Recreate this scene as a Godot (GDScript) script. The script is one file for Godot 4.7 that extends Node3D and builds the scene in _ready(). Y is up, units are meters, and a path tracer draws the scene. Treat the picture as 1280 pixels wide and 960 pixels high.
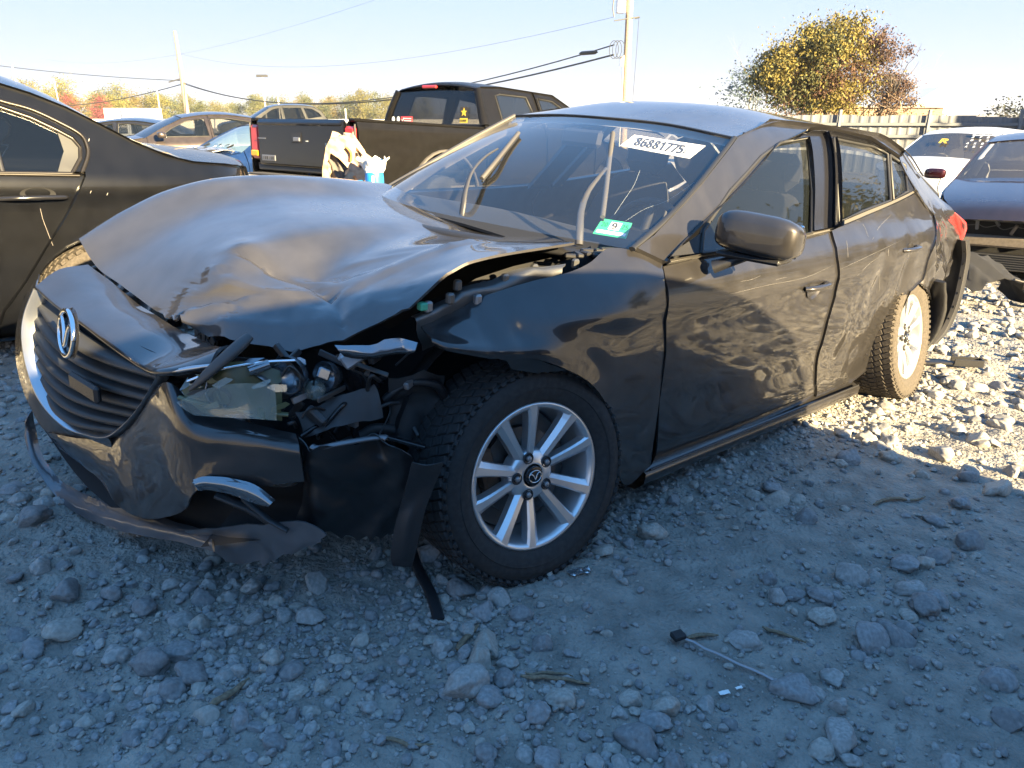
extends Node3D
# A row of wrecked cars on a gravel yard under a low sun.

var rng := RandomNumberGenerator.new()

# shapes measured for the hatchback, in its own forward, left, up
var hood_grid := [
	[.7,-.745,.74, .62,-.76,.8, .52,-.77,.84, .4,-.77,.88, .2,-.77,.91, 0,-.77,.93, -.2,-.76,.95, -.4,-.74,.96],
	[.75,-.69,.818, .675,-.69,.865, .591,-.68,.917, .458,-.66,.982, .294,-.63,1.029, .09,-.6,1.046, -.155,-.61,1.038, -.454,-.66,1.012],
	[.741,-.52,.749, .655,-.46,.806, .535,-.42,.881, .378,-.4,.947, .197,-.38,.983, -.02,-.37,.988, -.268,-.37,.986, -.551,-.4,.943],
	[.722,-.3,.725, .647,-.19,.788, .574,-.05,.867, .508,.07,.907, .333,.06,.942, .101,.05,.962, -.215,.02,.962, -.576,0,.927],
	[.706,-.08,.707, .653,.05,.775, .596,.17,.842, .48,.19,.853, .37,.25,.841, .275,.29,.906, .056,.28,.945, -.477,.26,.943],
	[.699,.08,.712, .59,.23,.785, .503,.34,.818, .422,.42,.832, .325,.44,.888, .149,.47,.95, -.002,.5,.976, -.382,.46,.964],
	[.698,.1,.708, .622,.3,.761, .538,.43,.773, .46,.54,.809, .385,.59,.866, .245,.62,.924, .086,.64,.982, -.291,.6,.982],
	[.68,.11,.696, .646,.3,.713, .559,.47,.717, .461,.6,.778, .357,.7,.862, .257,.72,.945, .135,.73,.982, -.261,.67,.99]]
var fender_grid := [
	[.302,.66,.811, .227,.69,.845, .134,.73,.882, .015,.765,.916, -.094,.8,.941, -.189,.795,.961, -.3,.77,.992, -.397,.8,.982, -.491,.83,.945],
	[.318,.7,.809, .255,.735,.823, .159,.78,.838, .049,.815,.851, -.074,.845,.867, -.165,.86,.878, -.251,.875,.884, -.362,.875,.888, -.45,.878,.899],
	[.328,.735,.802, .28,.775,.8, .174,.825,.793, .069,.85,.796, -.055,.873,.797, -.152,.887,.776, -.263,.888,.75, -.38,.886,.745, -.48,.885,.758],
	[.332,.765,.797, .302,.81,.79, .175,.85,.768, .082,.87,.766, -.045,.885,.74, -.161,.89,.692, -.26,.89,.626, -.381,.882,.588, -.517,.876,.589],
	[.323,.77,.788, .299,.815,.777, .156,.85,.745, .079,.87,.743, -.043,.89,.695, -.157,.895,.626, -.256,.89,.51, -.406,.865,.228, -.562,.855,.246]]
var front_door_line := [-.479,.94, -.463,.907, -.465,.787, -.502,.676, -.53,.501, -.639,.211, -.872,.213, -1.156,.209, -1.461,.218, -1.86,.24, -1.772,.323, -1.681,.495, -1.652,.637, -1.647,.749, -1.616,.853, -1.603,.911, -1.628,.973, -1.643,1.005, -1.364,.985, -1.024,.97, -.747,.96]
var rear_door_line := [-1.646,1.004, -1.631,.973, -1.606,.911, -1.62,.853, -1.651,.749, -1.656,.637, -1.685,.494, -1.777,.322, -1.867,.238, -2.227,.24, -2.372,.297, -2.449,.418, -2.501,.518, -2.536,.62, -2.54,.686, -2.679,.735, -2.697,.885, -2.899,1.033, -2.672,1.146, -2.337,1.1, -2.046,1.06, -1.741,1.02]
var quarter_line := [-2.722,.722, -2.727,.883, -2.97,1.029, -2.703,1.15, -2.782,1.201, -2.714,1.253, -2.583,1.295, -2.671,1.326, -2.839,1.216, -4.378,1.054, -4.546,.978, -4.586,.853, -4.71,.654, -4.774,.454, -4.853,.264, -3.012,.64]
var upper_rail_line := [-.493,.946, -.75,1.052, -1.012,1.158, -1.377,1.317, -1.729,1.386, -1.907,1.395, -2.306,1.377, -2.58,1.302, -2.684,1.333, -2.532,1.409, -2.471,1.458, -2.157,1.462, -1.884,1.443, -1.423,1.4, -1.096,1.33, -.774,1.17, -.473,1.025, -.375,.993]
var front_frame_line := [-.512,.945, -.761,1.044, -1.025,1.152, -1.382,1.307, -1.715,1.375, -1.863,1.38, -1.641,1.011, -1.487,1.004, -1.573,1.152, -1.67,1.351, -1.421,1.324, -1.24,1.271, -.968,1.152, -.756,1.03, -.711,.964, -.596,.96]
var front_glass_line := [-.713,.966, -.761,1.032, -.974,1.155, -1.248,1.274, -1.431,1.329, -1.68,1.355, -1.58,1.152, -1.488,1.001, -1.141,.978, -.823,.966]
var rear_frame_line := [-1.888,1.382, -1.946,1.384, -2.283,1.364, -2.56,1.293, -2.682,1.249, -2.74,1.201, -2.666,1.154, -2.369,1.118, -2.567,1.154, -2.651,1.267, -2.488,1.314, -2.322,1.344, -1.938,1.362, -1.745,1.026, -1.67,1.013]
var rear_glass_line := [-1.937,1.365, -2.326,1.347, -2.461,1.317, -2.332,1.113, -2.013,1.074, -1.754,1.038]
var quarter_glass_line := [-2.488,1.314, -2.655,1.271, -2.575,1.151, -2.369,1.118]
var rear_strip_line := [-1.754,1.038, -2.013,1.074, -2.328,1.114, -2.642,1.158, -2.672,1.146, -2.336,1.098, -2.045,1.059, -1.738,1.017]
var front_strip_line := [-.508,.954, -.752,.964, -1.03,.974, -1.487,1.004, -1.643,1.013, -1.642,1.003, -1.363,.984, -1.021,.967, -.745,.958, -.508,.945]
var sill_line := [-.703,.149, -.903,.186, -1.211,.171, -1.507,.186, -1.916,.211, -2.262,.222, -2.718,.068, -2.212,.054, -1.73,.041, -1.384,.037, -1.079,.034, -.758,.046]
var windshield_grid := [
	[-.502,-.72,.984, -.26,-.36,1, -.2,0,1, -.24,.36,1, -.371,.8,.993],
	[-.707,-.68,1.1, -.57,-.35,1.16, -.52,0,1.165, -.55,.35,1.15, -.571,.765,1.073],
	[-.917,-.63,1.224, -.86,-.33,1.275, -.83,0,1.28, -.87,.36,1.265, -.785,.721,1.175],
	[-1.124,-.57,1.343, -1.134,-.3,1.362, -1.115,0,1.365, -1.147,.3,1.359, -1.091,.638,1.33]]
var roof_grid := [
	[-1.124,-.57,1.346, -1.133,-.3,1.365, -1.114,0,1.369, -1.146,.3,1.362, -1.093,.636,1.333],
	[-1.5,-.575,1.4, -1.5,-.3,1.445, -1.5,0,1.455, -1.5,.3,1.445, -1.5,.565,1.403],
	[-1.9,-.575,1.4, -1.9,-.3,1.452, -1.9,0,1.465, -1.9,.3,1.452, -1.9,.552,1.408],
	[-2.4,-.56,1.37, -2.4,-.3,1.43, -2.4,0,1.445, -2.4,.3,1.43, -2.4,.55,1.4],
	[-2.77,-.6,1.335, -2.9,-.33,1.39, -2.95,0,1.4, -2.9,.33,1.39, -2.77,.6,1.335],
	[-3.05,-.62,1.215, -3.25,-.33,1.3, -3.35,0,1.325, -3.25,.33,1.3, -3.05,.62,1.215]]
var nose_grid := [
	[.768,-.55,.755, .746,-.42,.73, .726,-.22,.698, .702,0,.68, .671,.14,.668, .658,.3,.683, .688,.45,.743],
	[.859,-.515,.751, .839,-.35,.727, .82,-.155,.708, .799,.05,.692, .774,.195,.681, .766,.34,.699, .745,.475,.749],
	[.925,-.48,.719, .909,-.28,.695, .89,-.09,.69, .872,.1,.676, .852,.25,.666, .85,.38,.686, .777,.5,.726],
	[.933,-.47,.712, .914,-.27,.689, .896,-.08,.681, .875,.1,.665, .856,.25,.658, .849,.37,.676, .777,.49,.717]]
var bumper_grid := [
	[.961,-.47,.23, .916,-.25,.281, .875,-.05,.345, .856,.12,.452, .844,.36,.649, .798,.42,.597, .73,.53,.581, .652,.67,.577],
	[.957,-.46,.221, .917,-.22,.259, .882,-.02,.314, .861,.16,.396, .851,.41,.575, .82,.51,.564, .755,.61,.578, .677,.73,.575],
	[.949,-.45,.206, .912,-.19,.232, .889,.01,.261, .865,.19,.311, .85,.43,.467, .815,.525,.499, .753,.63,.527, .672,.735,.535],
	[.94,-.43,.185, .9,-.14,.186, .892,.03,.165, .873,.2,.198, .845,.42,.313, .829,.52,.422, .74,.64,.456, .666,.735,.489]]
var bumper_right_grid := [
	[.888,-.66,.715, .924,-.52,.713, .934,-.49,.7],
	[.944,-.66,.625, .957,-.55,.626, .959,-.51,.62],
	[.978,-.66,.513, .98,-.56,.53, .978,-.52,.535],
	[.991,-.63,.397, .986,-.54,.421, .978,-.49,.435],
	[.978,-.58,.281, .967,-.5,.321, .959,-.44,.348],
	[.957,-.47,.223, .942,-.4,.272, .938,-.33,.316],
	[.905,-.26,.252, .905,-.22,.289, .907,-.19,.32],
	[.879,-.03,.32, .881,-.03,.344, .887,-.03,.363]]
var grille_ring := [.933,-.47,.709, .962,-.5,.628, .978,-.5,.556, .981,-.48,.469, .976,-.42,.392, .959,-.36,.343, .934,-.27,.318, .905,-.17,.327, .884,-.05,.36, .867,.06,.428, .854,.2,.534, .851,.37,.677]
var grille_wing := [.851,.37,.679, .817,.45,.708, .781,.52,.733]
var emblem_at := [.957,0,.697]
var lip_grid := [
	[.969,-.64,.252, .969,-.66,.176, .972,-.59,.112, .956,-.47,.06, .912,-.28,.062, .86,-.05,.106, .807,.19,.161, .776,.42,.225],
	[.984,-.63,.241, .99,-.63,.174, .991,-.54,.1, .966,-.4,.048, .926,-.19,.062, .874,.04,.112, .824,.27,.174, .793,.48,.235],
	[.997,-.63,.214, .999,-.63,.155, 1.002,-.51,.083, .971,-.36,.026, .93,-.15,.039, .874,.08,.091, .825,.3,.157, .796,.5,.22]]
var splitter_grid := [
	[.819,.36,.223, .772,.5,.283, .718,.62,.336, .663,.73,.373, .635,.78,.355],
	[.796,.38,.2, .753,.5,.236, .705,.61,.277, .668,.71,.313, .65,.745,.32],
	[.775,.4,.175, .748,.48,.165, .711,.57,.191, .681,.67,.258, .652,.72,.299]]
var drl_grid := [
	[.845,.52,.445, .825,.545,.46, .785,.6,.467, .752,.65,.464, .724,.69,.431],
	[.845,.535,.443, .827,.56,.453, .792,.615,.458, .761,.66,.452, .735,.695,.43],
	[.833,.52,.421, .817,.54,.428, .79,.6,.436, .762,.65,.428, .732,.68,.42]]
var arch_liner_grid := [
	[.657,.7,.589, .654,.74,.571, .604,.77,.581, .518,.8,.588, .499,.82,.583, .439,.86,.53],
	[.65,.7,.514, .646,.74,.509, .593,.77,.507, .511,.8,.497, .478,.82,.485, .444,.86,.47],
	[.63,.68,.412, .635,.73,.415, .587,.76,.413, .514,.79,.393, .48,.81,.38, .445,.83,.367],
	[.653,.66,.331, .619,.7,.318, .575,.74,.313, .523,.77,.306, .488,.79,.308, .454,.8,.32]]
var strap_line := [.478,.9,.557, .4,.92,.545, .436,.9,.409, .457,.9,.303, .453,.88,.248, .497,.86,.259, .501,.86,.298, .495,.87,.391]
var black_bar := [.728,.6,.818, .77,.6,.786, .812,.57,.736, .841,.52,.682]
var wiper_arm_a := [-.394,.572,.967, -.415,.548,1.016, -.458,.508,1.069, -.532,.462,1.12, -.62,.425,1.164, -.694,.393,1.194]
var wiper_blade_a := [-.899,.231,1.312, -.736,.367,1.206, -.61,.474,1.121, -.515,.553,1.05]
var wiper_arm_b := [-.231,.164,1.003, -.241,.158,1.042, -.269,.131,1.085, -.348,.065,1.143, -.482,-.025,1.188, -.576,-.063,1.217]
var wiper_blade_b := [-.781,-.172,1.278, -.606,-.05,1.219, -.468,.043,1.169, -.389,.073,1.12]
var auction_label := [-.883,.287,1.269, -.973,.277,1.311, -1.088,.528,1.296, -.985,.536,1.248]
var green_tag := [-.456,.57,1.001, -.531,.54,1.043, -.577,.631,1.04, -.506,.669,.998]
var crack_a := [-.613,.204,1.168, -.583,.266,1.137, -.524,.341,1.091, -.46,.383,1.051, -.401,.451,1.006, -.355,.485,.977]
var crack_b := [-.817,.448,1.194, -.735,.493,1.145, -.653,.524,1.1, -.575,.553,1.057]
var crack_c := [-.737,.7,1.091, -.657,.692,1.057, -.572,.688,1.02, -.517,.686,.996]
var crack_d := [-.886,.639,1.174, -.751,.636,1.114, -.658,.61,1.08, -.575,.604,1.043]
var quarter_grid := [
	[-2.768,.6,1.329, -3.026,.625,1.211, -3.268,.66,1.108, -3.329,.735,1.051],
	[-2.583,.663,1.295, -2.752,.7,1.193, -3.005,.73,1.086, -3.366,.745,1.016],
	[-2.694,.739,1.148, -2.787,.765,1.089, -3.028,.775,1.007, -3.461,.75,.932],
	[-2.927,.779,1.031, -3.014,.79,.968, -3.201,.78,.893, -3.447,.755,.864],
	[-2.712,.879,.884, -2.871,.865,.818, -3.171,.82,.746, -3.446,.765,.778],
	[-2.7,.877,.728, -2.789,.88,.701, -3.092,.83,.633, -3.371,.785,.645],
	[-2.7,.876,.716, -2.838,.878,.658, -3.095,.84,.558, -3.279,.805,.535]]
var tail_lamp := [-3.336,.73,1.046, -3.382,.745,1.029, -3.488,.765,.989, -3.552,.765,.932, -3.537,.765,.867, -3.433,.75,.933]
var bumper_strip := [-3.456,.79,.884, -3.519,.8,.789, -3.531,.81,.671, -3.522,.82,.543, -3.502,.82,.432, -3.438,.82,.341, -3.309,.82,.284]
var bumper_inner := [-3.529,.74,.872, -3.566,.74,.727, -3.588,.74,.578, -3.525,.75,.462, -3.456,.76,.373, -3.354,.78,.291]
var lamp_housing := [
	[.854,.5,.678, .796,.53,.727, .735,.58,.752, .667,.6,.726],
	[.85,.51,.661, .791,.55,.693, .736,.6,.707, .667,.62,.692],
	[.838,.52,.646, .775,.56,.653, .727,.61,.658, .669,.63,.649],
	[.82,.53,.631, .769,.57,.624, .725,.62,.625, .672,.635,.61]]
var lamp_chrome := [
	[.659,.52,.715, .606,.54,.731, .529,.56,.717, .467,.58,.7],
	[.654,.55,.676, .595,.55,.671, .53,.57,.655, .483,.6,.643],
	[.636,.58,.625, .574,.58,.612, .529,.6,.603, .489,.62,.593]]
var lamp_lens := [
	[.761,.62,.771, .704,.64,.787, .64,.65,.788],
	[.734,.64,.735, .685,.66,.748, .626,.66,.738],
	[.695,.655,.673, .648,.67,.669, .594,.67,.678]]
var bay_dark := [
	[.801,.4,.671, .612,.42,.711, .377,.42,.722, .169,.45,.776, -.042,.5,.877, -.387,.62,.945],
	[.748,.38,.59, .584,.4,.587, .35,.42,.599, .156,.5,.665, -.048,.58,.758, -.299,.7,.935],
	[.62,.42,.474, .489,.44,.45, .332,.48,.466, .133,.52,.515, -.093,.62,.61, -.312,.74,.715],
	[.496,.45,.215, .424,.46,.196, .283,.5,.225, .055,.52,.251, -.175,.6,.367, -.443,.7,.461]]
var apron_grid := [
	[.318,.66,.831, .232,.68,.873, .131,.7,.916, .005,.72,.941, -.162,.73,.95],
	[.331,.7,.825, .247,.715,.862, .135,.73,.893, .016,.75,.922, -.127,.76,.935],
	[.277,.66,.729, .214,.68,.77, .09,.7,.782, -.027,.72,.796, -.167,.74,.809]]
var hanging_reinforcement := [
	[.541,.66,.785, .464,.68,.787, .383,.7,.79, .338,.72,.777],
	[.536,.67,.771, .465,.69,.762, .377,.71,.758, .35,.73,.764],
	[.519,.66,.753, .452,.68,.746, .382,.7,.748, .352,.72,.753]]
var side_bracket := [
	[.611,.62,.541, .574,.64,.558, .494,.66,.564, .412,.68,.576],
	[.613,.6,.578, .574,.62,.594, .483,.64,.603, .41,.66,.622],
	[.618,.58,.6, .569,.6,.612, .48,.62,.636, .412,.64,.656]]
var bay_panel := [
	[.358,.64,.669, .301,.66,.683, .22,.68,.657],
	[.354,.63,.596, .289,.65,.59, .207,.66,.565],
	[.354,.62,.487, .29,.64,.462, .226,.65,.43]]
var hose_a := [.373,.62,.597, .336,.64,.631, .299,.66,.646, .246,.68,.634, .214,.68,.597]
var hose_b := [.494,.58,.47, .433,.6,.498, .396,.62,.52, .324,.63,.495, .275,.64,.438]
var wire_a := [.663,.62,.716, .647,.63,.74, .626,.64,.716, .632,.64,.68, .656,.63,.673, .667,.62,.7]
var wire_b := [.472,.62,.7, .442,.63,.68, .425,.63,.633, .441,.63,.591]
var connector_at := [.318,.7,.868, .553,.62,.701, .478,.63,.734, .419,.64,.738, .579,.63,.598, .182,.66,.523, .32,.66,.646]
var mirror_at := [-.757,.985,1.039, -.792,.93,.926, -.693,.9,.909]
var handle_at := [-1.434,.905,.811, -2.39,.905,.905]
var lip_flap := [.156,.85,.745, .077,.868,.743, -.049,.885,.69, .054,.86,.693, .124,.845,.71]
var wheel_front := [.01,.788,.363, .99,-.133,-.053, .03,-.171,.985, .14,.976,.165]
var wheel_rear := [-2.655,.809,.417, .996,.077,-.036, .052,-.207,.977, -.068,.975,.21]
var door_scratches := [[-1.987,.961, -2.121,1.006, -2.299,1.055], [-1.963,.971, -1.969,1.02, -1.901,1.044], [-1.643,.864, -1.946,.905, -2.298,.949], [-.782,.836, -1.067,.847, -1.337,.852, -1.567,.882], [-1.749,.969, -1.715,.917, -1.719,.829], [-2.173,.98, -2.144,.905, -2.168,.82], [-1.234,.987, -1.389,.993, -1.589,.997], [-1.111,.86, -1.157,.863, -1.205,.865], [-1.817,.821, -1.915,.866, -2.018,.887], [-.878,.873, -.955,.875, -1.018,.884], [-2.043,.858, -2.121,.797, -2.163,.714]]
var bmw_roof_edge := [.656,1.264, .54,1.249, .405,1.201, .274,1.143, .108,1.053, -.043,.987, -.169,.961, -.371,.946, -.586,.919]
var bmw_door_gap := [.393,.895, .389,.884, .431,.817, .503,.702, .597,.549, .711,.388, .802,.246]
var bmw_trim_outer := [.668,1.213, .554,1.181, .439,1.127, .357,1.084, .34,1.033, .349,.978, .401,.895]
var bmw_trim_inner := [.675,1.18, .562,1.148, .46,1.094, .388,1.057, .368,1.021, .382,.974, .427,.902]
var bmw_glass := [.669,1.149, .568,1.114, .452,1.069, .428,1.019, .446,.979, .504,.908, .725,.901]
var bmw_misc := [.738,.898, .578,.896, .644,.791, .534,.791, .758,.77, .693,.788, .698,.176, .6,.408, .445,.562, -.614,.897]
var stone_spots := [-0.111,-1.409,0.060, 1.055,-1.968,0.059, 1.935,-2.631,0.058, 0.989,-1.671,0.058, 1.566,-2.193,0.052, -1.515,-2.061,0.050, 0.477,-2.172,0.050, 1.397,-2.097,0.050, 0.697,-1.474,0.048, 0.979,-2.431,0.048, -0.066,-1.562,0.047, 1.067,-1.696,0.047, -0.245,-1.948,0.047, 1.254,-1.537,0.047, -0.872,-1.451,0.046, -0.142,-1.783,0.045, 1.273,-2.051,0.045, 1.692,-2.471,0.045, 0.278,-1.289,0.044, -0.539,-1.643,0.044, 1.049,-2.323,0.044, -1.215,-1.706,0.043, 1.210,-1.910,0.043, 1.212,-1.821,0.042, 0.756,-1.327,0.042, -1.699,-2.248,0.041, -0.820,-1.498,0.041, 0.996,-2.528,0.041, -0.084,-1.498,0.041, -0.760,-1.421,0.040, 0.333,-1.340,0.039, -1.532,-2.150,0.039, 0.360,-1.383,0.039, -1.148,-1.565,0.039, 1.199,-1.401,0.037, -0.969,-1.484,0.036, 0.885,-1.762,0.036, -0.991,-1.664,0.036, -0.732,-1.773,0.036, 0.627,-1.642,0.036, 0.080,-1.209,0.036, 1.272,-1.865,0.036, -0.675,-1.297,0.036, 1.528,-2.354,0.035, 0.815,-1.518,0.035, -0.876,-1.622,0.035, 0.915,-1.851,0.035, -1.342,-1.808,0.035, -0.081,-1.687,0.035, -0.817,-1.607,0.034, 0.026,-1.674,0.034, -0.553,-1.779,0.034, -0.786,-1.372,0.034, -0.047,-1.373,0.034, -0.853,-1.720,0.033, 1.338,-2.060,0.033, 0.061,-1.335,0.033, -1.188,-1.506,0.033, 0.837,-1.865,0.033, 0.782,-1.845,0.033, 1.063,-2.457,0.032, 0.705,-1.292,0.032, -0.014,-1.501,0.032, -1.633,-2.175,0.032, 1.117,-1.727,0.032, 0.902,-2.472,0.032, 0.113,-1.378,0.032, -0.038,-1.741,0.031, -1.562,-2.220,0.031, 0.592,-2.405,0.030, -0.386,-1.555,0.030, 0.077,-1.570,0.030, 0.350,-1.224,0.030, -0.181,-1.553,0.030, 0.791,-1.931,0.029, -1.123,-1.671,0.029, -0.015,-1.423,0.029, 0.468,-1.419,0.029, -0.858,-1.780,0.029, 1.142,-1.992,0.029, -0.507,-1.223,0.029, 0.283,-2.011,0.029, -0.584,-1.467,0.028, 0.987,-1.274,0.028, 1.076,-1.595,0.028, -0.202,-1.815,0.028, -0.648,-1.712,0.028, -0.596,-1.273,0.028, 0.931,-1.617,0.027, -0.073,-1.775,0.027, 1.151,-1.795,0.027, 0.281,-1.401,0.027, -0.118,-1.534,0.027, 0.380,-2.098,0.027, -0.607,-1.643,0.027, -0.814,-1.236,0.026, 0.794,-1.418,0.026, -0.117,-1.621,0.026, -0.206,-1.580,0.025, -1.263,-1.560,0.025, 0.233,-1.219,0.025, 0.177,-1.216,0.025, 0.750,-1.456,0.025, -0.683,-1.424,0.025, -0.729,-1.382,0.025, -0.535,-1.433,0.025, -0.786,-1.742,0.025, -0.680,-1.625,0.025, 0.639,-2.418,0.024, -0.379,-1.213,0.024, -0.450,-1.398,0.024, -0.289,-1.809,0.024, -0.502,-1.375,0.024, -0.060,-1.221,0.024, -0.824,-1.362,0.024, -0.650,-1.431,0.024, 0.696,-2.537,0.024, 0.753,-1.267,0.024, -0.326,-1.348,0.024, -0.143,-1.484,0.023, -0.379,-1.670,0.023, -0.941,-1.279,0.023, -0.736,-1.525,0.023, -1.091,-1.305,0.023, -0.939,-1.552,0.023, 0.026,-1.226,0.022, 0.225,-1.269,0.022, 0.438,-2.302,0.022, -0.575,-1.437,0.022, -0.492,-1.299,0.021, -0.587,-1.697,0.021, 0.509,-1.358,0.021, -0.353,-1.731,0.021, -1.123,-1.309,0.021, 0.252,-1.356,0.021, -0.456,-1.329,0.021, -0.561,-1.268,0.020, -0.413,-1.931,0.020, -0.976,-1.359,0.020, 0.968,-1.863,0.020, -0.737,-1.471,0.020, -0.720,-1.579,0.020, -0.860,-1.333,0.020, -0.431,-1.482,0.019, -0.522,-1.261,0.019, -0.815,-1.268,0.019, -0.344,-1.438,0.019, -0.444,-1.270,0.018, -0.444,-1.268,0.018, -0.127,-1.317,0.018, -0.753,-1.234,0.018, -0.562,-1.597,0.017, -0.564,-1.593,0.017, -0.592,-1.548,0.017, -0.095,-1.298,0.017, -1.071,-1.500,0.017, -0.944,-1.356,0.017, -0.155,-1.389,0.016, -0.464,-1.327,0.016, 0.147,-1.539,0.016, -1.191,-1.801,0.016, -1.035,-1.526,0.016, -1.051,-1.507,0.016, -0.283,-1.390,0.016, -0.073,-1.333,0.013]


const EXPOSURE := 7.6


func _ready() -> void:
	var cam := Camera3D.new()
	cam.name = "camera"
	add_child(cam)
	cam.position = Vector3(0, 1.4103, 0)
	cam.rotation = Vector3(-0.35075, 0, 0)
	cam.fov = 54.7267
	cam.near = .05
	cam.far = 3000.0
	cam.current = true

	var env := Environment.new()
	env.background_mode = Environment.BG_SKY
	var sky := ProceduralSkyMaterial.new()
	sky.sky_top_color = lin(.245 / EXPOSURE, .68 / EXPOSURE, 1.45 / EXPOSURE)
	sky.sky_horizon_color = lin(.98 / EXPOSURE, 1.0 / EXPOSURE, 1.06 / EXPOSURE)
	sky.sky_curve = .16
	sky.ground_bottom_color = lin(.3 / EXPOSURE, .27 / EXPOSURE, .22 / EXPOSURE)
	sky.ground_horizon_color = lin(.8 / EXPOSURE, .78 / EXPOSURE, .72 / EXPOSURE)
	sky.sun_angle_max = 30.0
	sky.energy_multiplier = 1.0
	env.sky = Sky.new()
	env.sky.sky_material = sky
	env.tonemap_mode = Environment.TONE_MAPPER_LINEAR
	env.tonemap_exposure = EXPOSURE
	env.fog_enabled = true
	env.fog_density = .0003
	env.fog_light_color = Color(.90, .94, 1.0)
	env.sdfgi_enabled = true
	env.ssao_enabled = true
	env.ssil_enabled = true
	var around := WorldEnvironment.new()
	around.name = "environment"
	around.environment = env
	add_child(around)

	var sun := DirectionalLight3D.new()
	sun.name = "sun"
	sun.light_energy = 1.6
	sun.light_color = Color(1.0, .895, .69)
	sun.light_angular_distance = .5
	sun.shadow_enabled = true
	add_child(sun)
	# the sun stands low behind the photographer's right shoulder
	sun.basis = Basis.looking_at(-Vector3(0.6364, 0.3090, 0.7068).normalized(), Vector3.UP)

	make_materials()
	build_ground()
	build_backdrop()
	build_fence()
	build_hero()
	build_neighbours()
	build_debris()
	build_stones()

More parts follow.
